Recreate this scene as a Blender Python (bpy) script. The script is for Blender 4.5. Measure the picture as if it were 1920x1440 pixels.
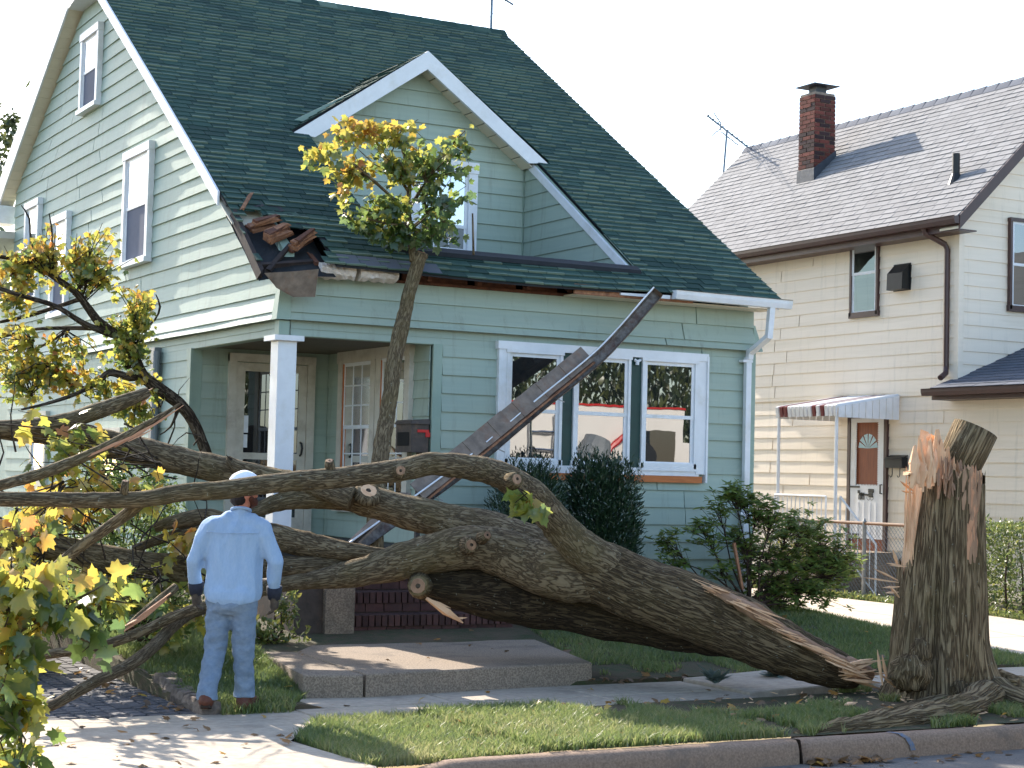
import bpy, math, random
import numpy as np
from mathutils import Vector, Matrix, noise, Quaternion
random.seed(7); rng = np.random.default_rng(7)
for o in list(bpy.data.objects): bpy.data.objects.remove(o)
scene = bpy.context.scene
col = scene.collection
R = math.radians

# ---------------------------------------------------------------- camera
FPX = 3330.0; YAW, PITCH, ROLL = R(28.54), R(2.953), R(1.428)
CAM = Vector((-6.785, -17.604, 1.8))
_f = Vector((math.sin(YAW)*math.cos(PITCH), math.cos(YAW)*math.cos(PITCH), math.sin(PITCH)))
_r0 = Vector((math.cos(YAW), -math.sin(YAW), 0)); _u0 = _r0.cross(_f)
_r = _r0*math.cos(ROLL)+_u0*math.sin(ROLL); _u = -_r0*math.sin(ROLL)+_u0*math.cos(ROLL)
cd = bpy.data.cameras.new('camera'); cam = bpy.data.objects.new('camera', cd); col.objects.link(cam)
cd.sensor_width = 36; cd.lens = 36*FPX/1920; cd.clip_end = 1000; cd.clip_start = .1
cam.matrix_world = Matrix(((_r.x, _u.x, -_f.x, CAM.x), (_r.y, _u.y, -_f.y, CAM.y), (_r.z, _u.z, -_f.z, CAM.z), (0, 0, 0, 1)))
scene.camera = cam
# measuring from the photograph (1920 x 1440): where a sight line meets a plane of the place
def ray(x, y): return _r*((x-960)/FPX)-_u*((y-720)/FPX)+_f
def onY(x, y, Y): d = ray(x, y); return CAM+d*((Y-CAM.y)/d.y)
def onX(x, y, X): d = ray(x, y); return CAM+d*((X-CAM.x)/d.x)
def onZ(x, y, Z): d = ray(x, y); return CAM+d*((Z-CAM.z)/d.z)
def ppm(P): return FPX/((P-CAM).dot(_f))      # photo pixels per metre at a point

# ---------------------------------------------------------------- sky, sun, exposure
SUN_EL, SUN_AZ = 31.0, 3.8          # azimuth: from +Y (behind the house) towards -X
w = bpy.data.worlds.new('World'); scene.world = w; w.use_nodes = True
nt = w.node_tree; bg = nt.nodes['Background']
sk = nt.nodes.new('ShaderNodeTexSky'); sk.sky_type = 'NISHITA'; sk.sun_disc = False
sk.sun_elevation = R(SUN_EL); sk.sun_rotation = R(-SUN_AZ)
sk.air_density = 1.0; sk.dust_density = 1.1; sk.ozone_density = 1.0
nt.links.new(sk.outputs[0], bg.inputs[0]); bg.inputs[1].default_value = 0.15
sd = bpy.data.lights.new('sun', 'SUN'); sd.energy = 4.0; sd.angle = R(.53); sd.color = (1, .91, .78)
so = bpy.data.objects.new('sun', sd); col.objects.link(so)
sv = Vector((-math.sin(R(SUN_AZ))*math.cos(R(SUN_EL)), math.cos(R(SUN_AZ))*math.cos(R(SUN_EL)), math.sin(R(SUN_EL))))
so.rotation_euler = sv.to_track_quat('Z', 'Y').to_euler(); so.location = (0, 30, 30)
vs = scene.view_settings; vs.view_transform = 'Standard'; vs.look = 'None'; vs.exposure = 1.55; vs.gamma = 1; vs.use_curve_mapping = False
try:
    scene.render.engine = 'CYCLES'
    scene.cycles.max_bounces = 8; scene.cycles.transparent_max_bounces = 12
except Exception: pass

# ---------------------------------------------------------------- materials
M = {}
def srgb(r, g, b):
    f = lambda c: ((c/255)/12.92 if c/255 <= .04045 else ((c/255+.055)/1.055)**2.4)
    return (f(r), f(g), f(b), 1)
def nodes(name):
    m = bpy.data.materials.new(name); m.use_nodes = True; t = m.node_tree
    return m, t, t.nodes['Principled BSDF']
def N(t, kind, **kw):
    n = t.nodes.new(kind)
    for k, v in kw.items(): setattr(n, k, v)
    return n
def ramp(t, stops):
    r = N(t, 'ShaderNodeValToRGB'); e = r.color_ramp.elements
    while len(e) < len(stops): e.new(.5)
    for i, (p, c) in enumerate(stops): e[i].position = p; e[i].color = c
    return r
def pos(t, scale=(1, 1, 1)):
    g = N(t, 'ShaderNodeNewGeometry'); mp = N(t, 'ShaderNodeMapping'); mp.inputs['Scale'].default_value = scale
    t.links.new(g.outputs['Position'], mp.inputs['Vector']); return mp.outputs[0]
def uvc(t, scale=(1, 1, 1)):
    g = N(t, 'ShaderNodeUVMap'); mp = N(t, 'ShaderNodeMapping'); mp.inputs['Scale'].default_value = scale
    t.links.new(g.outputs[0], mp.inputs['Vector']); return mp.outputs[0]
def noi(t, vec, scale, detail=4, rough=.6, dist=0):
    n = N(t, 'ShaderNodeTexNoise'); n.inputs['Scale'].default_value = scale; n.inputs['Detail'].default_value = detail
    n.inputs['Roughness'].default_value = rough; n.inputs['Distortion'].default_value = dist
    t.links.new(vec, n.inputs['Vector']); return n.outputs['Fac']
def mixc(t, fac, a, b, mode='MIX'):
    n = N(t, 'ShaderNodeMix', data_type='RGBA', blend_type=mode)
    for s, v in ((n.inputs['Factor'], fac), (n.inputs[6], a), (n.inputs[7], b)):
        if hasattr(v, 'links'): t.links.new(v, s)
        else: s.default_value = v
    return n.outputs[2]
def maprange(t, v, a, b, c, d):
    n = N(t, 'ShaderNodeMapRange'); t.links.new(v, n.inputs[0])
    for i, x in enumerate((a, b, c, d)): n.inputs[1+i].default_value = x
    return n.outputs[0]
def bump(t, bs, h, strength, dist):
    b = N(t, 'ShaderNodeBump'); b.inputs['Strength'].default_value = strength; b.inputs['Distance'].default_value = dist
    t.links.new(h, b.inputs['Height']); t.links.new(b.outputs[0], bs.inputs['Normal']); return b
def pmat(name, c1, c2=None, scale=6, rough=.6, bmp=0, bscale=60, bdist=.004, stretch=(1, 1, 1), lo=.3, hi=.7, spec=.4, metal=0, c3=None, s3=1.2, tone=0, streak=0):
    """painted / stone / wood surfaces: two colours by noise, a third as blotches of wear, fine bump; tone: per-piece variation"""
    m, t, b = nodes(name); v = pos(t, stretch)
    b.inputs['Roughness'].default_value = rough; b.inputs['Metallic'].default_value = metal
    b.inputs['Specular IOR Level'].default_value = spec
    c2 = c2 or c1
    n = noi(t, v, scale, 5, .65)
    out = mixc(t, maprange(t, n, lo, hi, 0, 1), c1, c2)
    if c3: out = mixc(t, maprange(t, noi(t, v, s3, 6, .7), .52, .72, 0, .8), out, c3)
    if streak:
        sn = noi(t, pos(t, (5, 5, .35)), 1.6, 5, .7); out = mixc(t, maprange(t, sn, .54, .78, 0, streak), out, srgb(112, 110, 98))
    if tone:
        at = N(t, 'ShaderNodeAttribute', attribute_name='tone'); oi = N(t, 'ShaderNodeObjectInfo')
        ad = N(t, 'ShaderNodeMath', operation='ADD'); t.links.new(at.outputs['Fac'], ad.inputs[0]); t.links.new(oi.outputs['Random'], ad.inputs[1])
        fr = N(t, 'ShaderNodeMath', operation='FRACT'); t.links.new(ad.outputs[0], fr.inputs[0])
        br = N(t, 'ShaderNodeMapRange'); t.links.new(fr.outputs[0], br.inputs[0]); br.inputs[3].default_value = 1-tone; br.inputs[4].default_value = 1+tone
        hs = N(t, 'ShaderNodeHueSaturation'); t.links.new(br.outputs[0], hs.inputs['Value']); t.links.new(out, hs.inputs['Color']); out = hs.outputs[0]
    t.links.new(out, b.inputs['Base Color'])
    if bmp: bump(t, b, noi(t, v, bscale, 6, .7), bmp, bdist)
    M[name] = m; return m

GREEN1, GREEN2 = srgb(160, 175, 163), srgb(150, 166, 155)
pmat('green_siding', GREEN1, GREEN2, 3, .62, .25, 40, .0015, (.25, .25, 6), c3=srgb(164, 175, 161), s3=.8, tone=.05, streak=.45)
pmat('green_trim', srgb(146, 165, 152), srgb(136, 156, 144), 4, .55, .12, 50, .001)
pmat('dark_green_paint', srgb(28, 66, 60), srgb(22, 54, 50), 8, .5, .15, 60, .001)
pmat('white_trim', srgb(226, 228, 232), srgb(214, 216, 220), 5, .4, .08, 40, .001, c3=srgb(200, 198, 192), s3=2)
pmat('old_white_trim', srgb(206, 200, 188), srgb(186, 178, 164), 5, .55, .15, 50, .001, c3=srgb(160, 150, 136), s3=3)
pmat('soffit', srgb(222, 212, 192), srgb(210, 200, 180), 5, .5, .05)
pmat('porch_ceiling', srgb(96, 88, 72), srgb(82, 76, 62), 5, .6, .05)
pmat('cream_siding', srgb(236, 222, 204), srgb(230, 216, 197), 3, .5, .15, 40, .001, (.25, .25, 5), c3=srgb(214, 200, 178), s3=.7, tone=.02, streak=.25)
pmat('brown_metal', srgb(74, 50, 48), srgb(62, 42, 42), 6, .4, .05, spec=.5)
pmat('maroon', srgb(110, 40, 44), srgb(96, 34, 38), 6, .45, .05)
pmat('black_metal', srgb(30, 32, 34), srgb(22, 24, 26), 8, .45, .1)
pmat('grey_metal', srgb(150, 152, 154), srgb(128, 130, 132), 14, .4, .1, 60, .001, metal=.6)
pmat('downspout_grey', srgb(128, 134, 138), srgb(108, 114, 118), 5, .5, .1)
pmat('gutter_old', srgb(136, 120, 106), srgb(96, 84, 74), 9, .6, .4, 30, .003, c3=srgb(120, 84, 62), s3=5)
pmat('gutter_inside', srgb(140, 132, 124), srgb(70, 60, 54), 14, .7, .5, 40, .004, c3=srgb(92, 50, 30), s3=6)
pmat('old_board', srgb(92, 82, 76), srgb(70, 62, 58), 7, .8, .5, 30, .004, (1, 1, 1), c3=srgb(120, 96, 78), s3=6)
pmat('rusty_flag', srgb(214, 50, 46), srgb(196, 40, 38), 8, .45)
pmat('concrete', srgb(182, 168, 150), srgb(154, 141, 126), 14, .85, .6, 120, .003, c3=srgb(128, 115, 102), s3=1.9, tone=.07)
pmat('pebble_concrete', srgb(156, 139, 120), srgb(118, 103, 90), 70, .9, .9, 90, .006, lo=.42, hi=.58, c3=srgb(96, 86, 76), s3=2.2)
pmat('kerb_concrete', srgb(158, 132, 111), srgb(118, 96, 80), 60, .9, .8, 90, .005, c3=srgb(96, 86, 78), s3=2)
pmat('asphalt', srgb(116, 110, 105), srgb(94, 89, 85), 60, .9, .9, 140, .006, c3=srgb(124, 120, 118), s3=1.4)
pmat('paver', srgb(96, 94, 96), srgb(74, 72, 76), 40, .9, .8, 120, .005, tone=.18)
pmat('neighbor_concrete', srgb(204, 188, 170), srgb(186, 170, 152), 10, .9, .4, 110, .003)
pmat('stone', srgb(138, 122, 108), srgb(92, 80, 74), 18, .95, .9, 30, .02, c3=srgb(78, 70, 64), s3=5, tone=.15)
pmat('brick', srgb(88, 58, 52), srgb(66, 46, 43), 12, .85, .6, 60, .004, c3=srgb(64, 36, 36), s3=4, tone=.28)
pmat('chimney_brick', srgb(112, 58, 48), srgb(88, 46, 40), 12, .85, .5, 60, .004, tone=.38)
pmat('dark_brick', srgb(66, 44, 44), srgb(50, 36, 38), 12, .85, .5, 60, .004, tone=.2)
pmat('mortar', srgb(150, 136, 124), srgb(120, 108, 98), 20, .95, .5, 80, .004)
pmat('dark_mortar', srgb(84, 70, 64), srgb(66, 54, 50), 20, .95, .5, 80, .004)
pmat('lead', srgb(72, 76, 84), srgb(46, 50, 58), 9, .5, .4, 20, .01)
pmat('tar_paper', srgb(30, 34, 38), srgb(20, 22, 26), 9, .75, .4, 40, .004)
pmat('raw_wood', srgb(168, 120, 88), srgb(112, 74, 54), 18, .8, .6, 40, .004, c3=srgb(92, 56, 42), s3=7)
pmat('rafter_wood', srgb(112, 70, 50), srgb(76, 48, 38), 16, .85, .6, 40, .004, c3=srgb(52, 36, 32), s3=5)
pmat('dark_wood', srgb(58, 46, 42), srgb(36, 30, 30), 12, .85, .5, 40, .004)
pmat('orange_sill', srgb(196, 116, 62), srgb(170, 96, 48), 12, .6, .3, 50, .002, (.4, 1, 3))
pmat('insulation', srgb(238, 228, 218), srgb(214, 198, 186), 26, .95, 1, 50, .02)
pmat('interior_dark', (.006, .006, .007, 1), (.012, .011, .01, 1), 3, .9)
pmat('interior_wood_door', srgb(140, 74, 40), srgb(112, 56, 30), 10, .5, .1, 60, .001, (1, 3, .3))
pmat('denim_shirt', srgb(158, 181, 208), srgb(146, 171, 201), 60, .9, .75, 15, .012, (1, 1, .45))
pmat('jeans', srgb(132, 148, 168), srgb(110, 129, 152), 30, .95, .8, 20, .010, (1, 1, 1.3), c3=srgb(158, 170, 184), s3=2.2)
pmat('boot_leather', srgb(112, 62, 42), srgb(80, 44, 32), 16, .6, .4, 60, .003)
pmat('boot_sole', srgb(56, 44, 36), None, 16, .9, .3)
pmat('glove_cloth', srgb(96, 84, 72), srgb(64, 58, 54), 24, .95, .5, 160, .003)
pmat('glove_cuff', srgb(52, 54, 66), srgb(38, 40, 50), 24, .95, .4)
pmat('skin', srgb(206, 140, 116), srgb(190, 120, 98), 20, .55, .1)
pmat('beard', srgb(96, 54, 38), srgb(66, 38, 30), 90, .9, .8, 160, .004)
pmat('hair', srgb(44, 32, 28), srgb(30, 22, 20), 90, .8, .8, 160, .004)
pmat('cap_cloth', srgb(238, 240, 244), srgb(226, 228, 234), 20, .8, .2, 120, .002)
pmat('sunglasses', srgb(16, 14, 16), None, 9, .2)
pmat('car_paint', srgb(46, 50, 58), srgb(42, 46, 54), 3, .22, 0, spec=.6)
pmat('car_plastic', srgb(30, 31, 34), srgb(24, 25, 28), 9, .6, .2)
pmat('chrome', srgb(190, 192, 196), None, 9, .12, metal=1)
pmat('lamp_lens', srgb(200, 205, 210), srgb(160, 165, 170), 30, .08)
pmat('red_paint', srgb(190, 40, 36), None, 9, .35)
pmat('truck_white', srgb(236, 232, 226), srgb(228, 224, 218), 2, .35)
pmat('soil', srgb(92, 74, 58), srgb(60, 48, 38), 14, .95, .9, 40, .02, c3=srgb(112, 92, 72), s3=3)
pmat('far_ground', srgb(150, 146, 116), srgb(128, 126, 92), 1.5, .95)
pmat('rust_rail', srgb(128, 92, 66), srgb(104, 76, 58), 16, .6, .3)
pmat('fence_wire', srgb(140, 142, 142), None, 16, .5, metal=.5)
pmat('antenna_metal', srgb(112, 124, 136), srgb(92, 104, 116), 16, .45, metal=.4)
pmat('yew_stem', srgb(70, 52, 40), srgb(50, 38, 30), 20, .9, .4)
pmat('porch_paint', srgb(74, 72, 68), srgb(60, 58, 55), 8, .8, .3, 60, .002)
pmat('blue_mark', srgb(96, 112, 136), srgb(128, 118, 112), 50, .9, lo=.4, hi=.6)
pmat('insect_screen', srgb(84, 92, 112), srgb(76, 84, 104), 6, .8)

def wood_grain(name, c1, c2, c3):
    m, t, b = nodes(name); v = uvc(t, (1, 1, 1)); b.inputs['Roughness'].default_value = .75
    st = uvc(t, (46, 2.2, 1)); n = noi(t, st, 1, 6, .7, .4)
    out = mixc(t, maprange(t, n, .3, .7, 0, 1), c1, c2)
    out = mixc(t, maprange(t, noi(t, uvc(t, (9, 3, 1)), 1, 5, .7), .5, .75, 0, .75), out, c3)
    t.links.new(out, b.inputs['Base Color']); bump(t, b, n, .8, .012); M[name] = m
wood_grain('split_wood', srgb(230, 190, 150), srgb(212, 162, 120), srgb(190, 132, 92))
wood_grain('red_split_wood', srgb(206, 154, 116), srgb(168, 112, 80), srgb(122, 76, 54))
wood_grain('old_split_wood', srgb(176, 138, 106), srgb(128, 96, 74), srgb(88, 64, 52))

def bark(name, c_dark, c_mid, c_light, moss, fx=26, fy=3.2, bs=.9, bd=.02, dark=.5):
    """interlaced ridges running along the limb, dark in the crevices; mossy and lichen blotches"""
    m, t, b = nodes(name); b.inputs['Roughness'].default_value = .92; b.inputs['Specular IOR Level'].default_value = .15
    v1 = uvc(t, (fx, fy, 1)); nc = N(t, 'ShaderNodeTexNoise'); nc.inputs['Scale'].default_value = .35; nc.inputs['Detail'].default_value = 3; t.links.new(v1, nc.inputs['Vector'])
    sc = N(t, 'ShaderNodeVectorMath', operation='SCALE'); sc.inputs['Scale'].default_value = 3.2; t.links.new(nc.outputs['Color'], sc.inputs[0])
    va = N(t, 'ShaderNodeVectorMath', operation='ADD'); t.links.new(v1, va.inputs[0]); t.links.new(sc.outputs[0], va.inputs[1])
    n1 = noi(t, va.outputs[0], 1.0, 2, .5)
    ab = N(t, 'ShaderNodeMath', operation='SUBTRACT'); t.links.new(n1, ab.inputs[0]); ab.inputs[1].default_value = .5
    aa = N(t, 'ShaderNodeMath', operation='ABSOLUTE'); t.links.new(ab.outputs[0], aa.inputs[0])
    ridge = maprange(t, aa.outputs[0], 0, .11, 0, 1)
    n2 = noi(t, uvc(t, (fx*2.2, fy*2.5, 1)), 1.0, 5, .7, .4)
    h = N(t, 'ShaderNodeMath', operation='MULTIPLY_ADD'); t.links.new(n2, h.inputs[0]); h.inputs[1].default_value = .8; t.links.new(ridge, h.inputs[2])
    colr = ramp(t, [(.12, c_dark), (.62, c_mid), (1.0, c_light)]); t.links.new(maprange(t, h.outputs[0], .15, 1.6, 0, 1), colr.inputs[0])
    out = mixc(t, maprange(t, noi(t, pos(t), 1.7, 6, .7), .46, .68, 0, .6), colr.outputs[0], moss, 'MIX')
    out = mixc(t, maprange(t, noi(t, pos(t, (1, 1, 1)), 4.3, 5, .7), .56, .75, 0, .35), out, c_dark)
    spots = maprange(t, noi(t, pos(t), 30, 3, .6), .66, .73, 0, .6)
    out = mixc(t, spots, out, srgb(168, 168, 150))
    t.links.new(out, b.inputs['Base Color']); bump(t, b, h.outputs[0], bs, bd); M[name] = m
bark('trunk_bark', srgb(50, 40, 29), srgb(99, 82, 60), srgb(128, 110, 84), srgb(92, 79, 50), 46, 5.2, .9, .016)
bark('stump_bark', srgb(72, 58, 43), srgb(132, 112, 85), srgb(160, 140, 109), srgb(108, 95, 64), 34, 2.6, 1, .022)
bark('limb_bark', srgb(66, 55, 42), srgb(113, 97, 75), srgb(142, 126, 100), srgb(106, 93, 60), 60, 8, .9, .010)
bark('shaded_old_bark', srgb(36, 29, 22), srgb(68, 56, 42), srgb(92, 78, 58), srgb(62, 54, 36), 46, 5.2, .9, .016)  # darker older bark, with shade under the trunk put into its colour
bark('dark_bark', srgb(30, 25, 21), srgb(64, 54, 45), srgb(100, 89, 77), srgb(66, 58, 44), 40, 7, .7, .008)

def shingle_mat(name, c1, c2, c3, grain=.5, tone=.3):
    m, t, b = nodes(name); b.inputs['Roughness'].default_value = .9; b.inputs['Specular IOR Level'].default_value = .2
    at = N(t, 'ShaderNodeAttribute', attribute_name='tone'); oi = N(t, 'ShaderNodeObjectInfo')
    ad = N(t, 'ShaderNodeMath', operation='ADD'); t.links.new(at.outputs['Fac'], ad.inputs[0]); ad.inputs[1].default_value = 0
    r = ramp(t, [(0, c1), (.6, c2), (.75, c2), (1, c3)]); t.links.new(ad.outputs[0], r.inputs[0])
    g = noi(t, pos(t), 170, 3, .7)
    out = mixc(t, maprange(t, g, .3, .7, 0, grain), r.outputs[0], c2)
    out = mixc(t, maprange(t, noi(t, pos(t), 1.1, 5, .65), .4, .7, 0, .5), out, c1)
    t.links.new(out, b.inputs['Base Color']); bump(t, b, g, .6, .003); M[name] = m
shingle_mat('green_shingle', srgb(38, 60, 55), srgb(52, 78, 70), srgb(116, 132, 116), .25)
shingle_mat('grey_shingle', srgb(122, 121, 122), srgb(136, 135, 136), srgb(150, 148, 148), .4)
shingle_mat('slate_shingle', srgb(84, 88, 98), srgb(98, 102, 112), srgb(116, 120, 128), .4)

def leaf_mat(name, stops, trans=.55, gloss=.35, vein=True):
    m, t, b = nodes(name); t.nodes.remove(b); out = t.nodes['Material Output']
    at = N(t, 'ShaderNodeAttribute', attribute_name='tone'); oi = N(t, 'ShaderNodeObjectInfo')
    ad = N(t, 'ShaderNodeMath', operation='ADD'); t.links.new(at.outputs['Fac'], ad.inputs[0])
    ms = N(t, 'ShaderNodeMath', operation='MULTIPLY_ADD'); t.links.new(noi(t, pos(t), 9, 3, .6), ms.inputs[0]); ms.inputs[1].default_value = .5; ms.inputs[2].default_value = -.25
    t.links.new(ms.outputs[0], ad.inputs[1])
    r = ramp(t, stops); t.links.new(ad.outputs[0], r.inputs[0])
    d = N(t, 'ShaderNodeBsdfDiffuse'); tr = N(t, 'ShaderNodeBsdfTranslucent'); gl = N(t, 'ShaderNodeBsdfGlossy'); gl.inputs['Roughness'].default_value = gloss
    gm = N(t, 'ShaderNodeGamma'); gm.inputs[1].default_value = .66; t.links.new(r.outputs[0], gm.inputs[0])
    t.links.new(r.outputs[0], d.inputs[0]); t.links.new(gm.outputs[0], tr.inputs[0])
    m1 = N(t, 'ShaderNodeMixShader'); m1.inputs[0].default_value = trans; t.links.new(d.outputs[0], m1.inputs[1]); t.links.new(tr.outputs[0], m1.inputs[2])
    m2 = N(t, 'ShaderNodeMixShader'); m2.inputs[0].default_value = .06; t.links.new(m1.outputs[0], m2.inputs[1]); t.links.new(gl.outputs[0], m2.inputs[2])
    t.links.new(m2.outputs[0], out.inputs[0]); M[name] = m
leaf_mat('maple_leaf', [(0, (.035, .075, .016, 1)), (.35, (.085, .14, .02, 1)), (.6, (.34, .30, .025, 1)), (.8, (.46, .25, .02, 1)), (1, (.42, .11, .02, 1))], .64)
leaf_mat('brown_leaf', [(0, (.10, .06, .03, 1)), (.5, (.22, .12, .05, 1)), (.8, (.45, .2, .04, 1)), (1, (.5, .32, .05, 1))], .3)
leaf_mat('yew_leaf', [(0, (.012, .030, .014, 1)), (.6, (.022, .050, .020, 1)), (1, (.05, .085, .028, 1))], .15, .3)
leaf_mat('shrub_leaf', [(0, (.04, .08, .022, 1)), (.6, (.12, .19, .042, 1)), (1, (.25, .29, .06, 1))], .42, .25)
leaf_mat('hedge_leaf', [(0, (.05, .085, .018, 1)), (.6, (.10, .14, .025, 1)), (1, (.22, .20, .03, 1))], .4)
leaf_mat('grass_blade', [(0, (.05, .09, .02, 1)), (.6, (.13, .18, .032, 1)), (1, (.28, .26, .09, 1))], .5, .4)
leaf_mat('silver_leaf', [(0, (.14, .19, .17, 1)), (1, (.24, .29, .25, 1))], .2)
leaf_mat('far_leaf', [(0, (.02, .035, .012, 1)), (.6, (.05, .07, .02, 1)), (1, (.12, .13, .03, 1))], .3)

def glass_mat(name, tint, refl, rough=.01):
    m, t, b = nodes(name); t.nodes.remove(b); out = t.nodes['Material Output']
    d = N(t, 'ShaderNodeBsdfDiffuse'); d.inputs[0].default_value = tint
    g = N(t, 'ShaderNodeBsdfGlossy'); g.inputs['Roughness'].default_value = rough; g.inputs[0].default_value = (.95, .97, 1, 1)
    bp = N(t, 'ShaderNodeBump'); bp.inputs['Strength'].default_value = .06; bp.inputs['Distance'].default_value = .006
    t.links.new(noi(t, pos(t), 2.6, 2, .5), bp.inputs['Height']); t.links.new(bp.outputs[0], g.inputs['Normal'])
    fr = N(t, 'ShaderNodeFresnel'); fr.inputs[0].default_value = 1.5
    mr = maprange(t, fr.outputs[0], .04, 1, refl, 1)
    mx = N(t, 'ShaderNodeMixShader'); t.links.new(mr, mx.inputs[0]); t.links.new(d.outputs[0], mx.inputs[1]); t.links.new(g.outputs[0], mx.inputs[2])
    t.links.new(mx.outputs[0], out.inputs[0]); M[name] = m
glass_mat('window_glass', (.012, .014, .016, 1), .20)
glass_mat('screen_glass', (.05, .058, .075, 1), .05, .12)
glass_mat('dark_glass', (.014, .016, .018, 1), .12)
glass_mat('car_glass', (.02, .025, .03, 1), .16)
glass_mat('blue_glass', (.02, .05, .09, 1), .45)

# ---------------------------------------------------------------- mesh helpers
WLOC = {}
def rootloc(o):
    while o is not None and o.parent is not None: o = o.parent
    return Vector(o.location) if o is not None else Vector((0, 0, 0))
class MB:
    def __init__(s): s.v = []; s.f = []; s.uv = {}; s.tone = {}
    def add(s, pts, faces, uv=None, tone=None):
        b = len(s.v); s.v += [tuple(p) for p in pts]
        for i, f in enumerate(faces):
            if uv: s.uv[len(s.f)] = [uv[k] for k in f]
            if tone is not None: s.tone[len(s.f)] = tone
            s.f.append(tuple(b+k for k in f))
    def hexa(s, p, tone=None):      # 8 points: bottom ring 0-3, top ring 4-7
        s.add(p, [(3, 2, 1, 0), (4, 5, 6, 7), (0, 1, 5, 4), (1, 2, 6, 5), (2, 3, 7, 6), (3, 0, 4, 7)], tone=tone)
    def box(s, x0, y0, z0, x1, y1, z1, tone=None):
        s.hexa([(x0, y0, z0), (x1, y0, z0), (x1, y1, z0), (x0, y1, z0), (x0, y0, z1), (x1, y0, z1), (x1, y1, z1), (x0, y1, z1)], tone)
    def bar(s, a, b, w, h=None, up=Vector((0, 0, 1))):     # rectangular bar from a to b
        a = Vector(a); b = Vector(b); h = h or w; d = (b-a).normalized(); x = d.cross(up)
        if x.length < 1e-4: x = d.cross(Vector((0, 1, 0)))
        x.normalize(); y = x.cross(d); q = []
        for c in (a, b):
            for sx, sy in ((-1, -1), (1, -1), (1, 1), (-1, 1)): q.append(c+x*(sx*w/2)+y*(sy*h/2))
        s.hexa(q)
    def tube(s, path, rad, n=10, cap=True, jit=0, seed=0, v0=0):
        path = [Vector(p) for p in path]; k = len(path); b = len(s.v)
        if not hasattr(rad, '__len__'): rad = [rad]*k
        T = [(path[min(i+1, k-1)]-path[max(i-1, 0)]).normalized() for i in range(k)]
        ref = Vector((0, 0, 1)) if abs(T[0].z) < .9 else Vector((1, 0, 0))
        x = T[0].cross(ref).normalized(); L = v0; rows = []
        for i in range(k):
            if i: L += (path[i]-path[i-1]).length
            x = (x-T[i]*x.dot(T[i])).normalized(); y = T[i].cross(x)
            for j in range(n):
                a = 2*math.pi*j/n; d = x*math.cos(a)+y*math.sin(a); r = rad[i]
                if jit:
                    p = path[i]+d*r
                    r *= 1+jit*noise.noise(p*(1.2/max(rad[i], .03)*.6)+Vector((seed, 0, 0)))+jit*.45*noise.noise(p*(3/max(rad[i], .03)*.6)+Vector((0, seed, 0)))
                s.v.append(tuple(path[i]+d*r))
            rows.append(L)
        rm = sum(rad)/k
        for i in range(k-1):
            for j in range(n):
                j2 = (j+1) % n
                s.uv[len(s.f)] = [(j/n*6.28*rm, rows[i]), ((j+1)/n*6.28*rm, rows[i]), ((j+1)/n*6.28*rm, rows[i+1]), (j/n*6.28*rm, rows[i+1])]
                s.f.append((b+i*n+j, b+i*n+j2, b+(i+1)*n+j2, b+(i+1)*n+j))
        if cap:
            s.f.append(tuple(b+j for j in range(n))[::-1]); s.f.append(tuple(b+(k-1)*n+j for j in range(n)))
    def mesh(s, name, off=Vector((0, 0, 0)), smooth=False):
        me = bpy.data.meshes.new(name)
        me.from_pydata([(p[0]-off.x, p[1]-off.y, p[2]-off.z) for p in s.v], [], s.f)
        if s.uv:
            ul = me.uv_layers.new(name='UVMap'); k = 0
            for i, f in enumerate(s.f):
                u = s.uv.get(i)
                for j in range(len(f)):
                    if u: ul.data[k].uv = u[j]
                    else:
                        p = s.v[f[j]]; ul.data[k].uv = (p[0]*.7+p[1]*.7, p[2])
                    k += 1
        if s.tone:
            a = me.attributes.new('tone', 'FLOAT', 'FACE'); a.data.foreach_set('value', [s.tone.get(i, .5) for i in range(len(s.f))])
        if smooth: me.polygons.foreach_set('use_smooth', [True]*len(me.polygons))
        me.update(); return me
    def build(s, name, mat, parent=None, smooth=False):
        me = s.mesh(name, rootloc(parent), smooth)
        o = bpy.data.objects.new(name, me); col.objects.link(o)
        for mm in (mat if isinstance(mat, (list, tuple)) else [mat]): me.materials.append(M[mm])
        o.parent = parent; return o
def tag(o, label=None, cat=None, group=None, kind=None):
    for k, v in (('label', label), ('category', cat), ('group', group), ('kind', kind)):
        if v: o[k] = v
    return o
def thing(name, label, cat, loc, group=None):
    o = bpy.data.objects.new(name, None); col.objects.link(o); o.location = loc; o.empty_display_size = .2
    return tag(o, label, cat, group)
def inst(me, name, parent, loc=(0, 0, 0), mat=None, mtx=None):
    o = bpy.data.objects.new(name, me); col.objects.link(o); o.parent = parent
    rl = rootloc(parent)
    if mtx is not None:
        m2 = mtx.copy(); m2.translation = m2.translation-rl; o.matrix_basis = m2
    else: o.location = Vector(loc)-rl
    return o
def spline(pts, step):
    """Catmull-Rom through (Vector, radius) pairs, resampled about every step metres"""
    P = [Vector(p[0]) for p in pts]; r = [p[1] for p in pts]; out = []; ro = []
    for i in range(len(P)-1):
        a, b, c, d = P[max(i-1, 0)], P[i], P[i+1], P[min(i+2, len(P)-1)]
        n = max(2, int((c-b).length/step))
        for k in range(n):
            t = k/n; t2 = t*t; t3 = t2*t
            out.append(.5*((2*b)+(c-a)*t+(2*a-5*b+4*c-d)*t2+(3*b-a-3*c+d)*t3)); ro.append(r[i]*(1-t)+r[i+1]*t)
    out.append(P[-1]); ro.append(r[-1]); return out, ro
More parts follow.
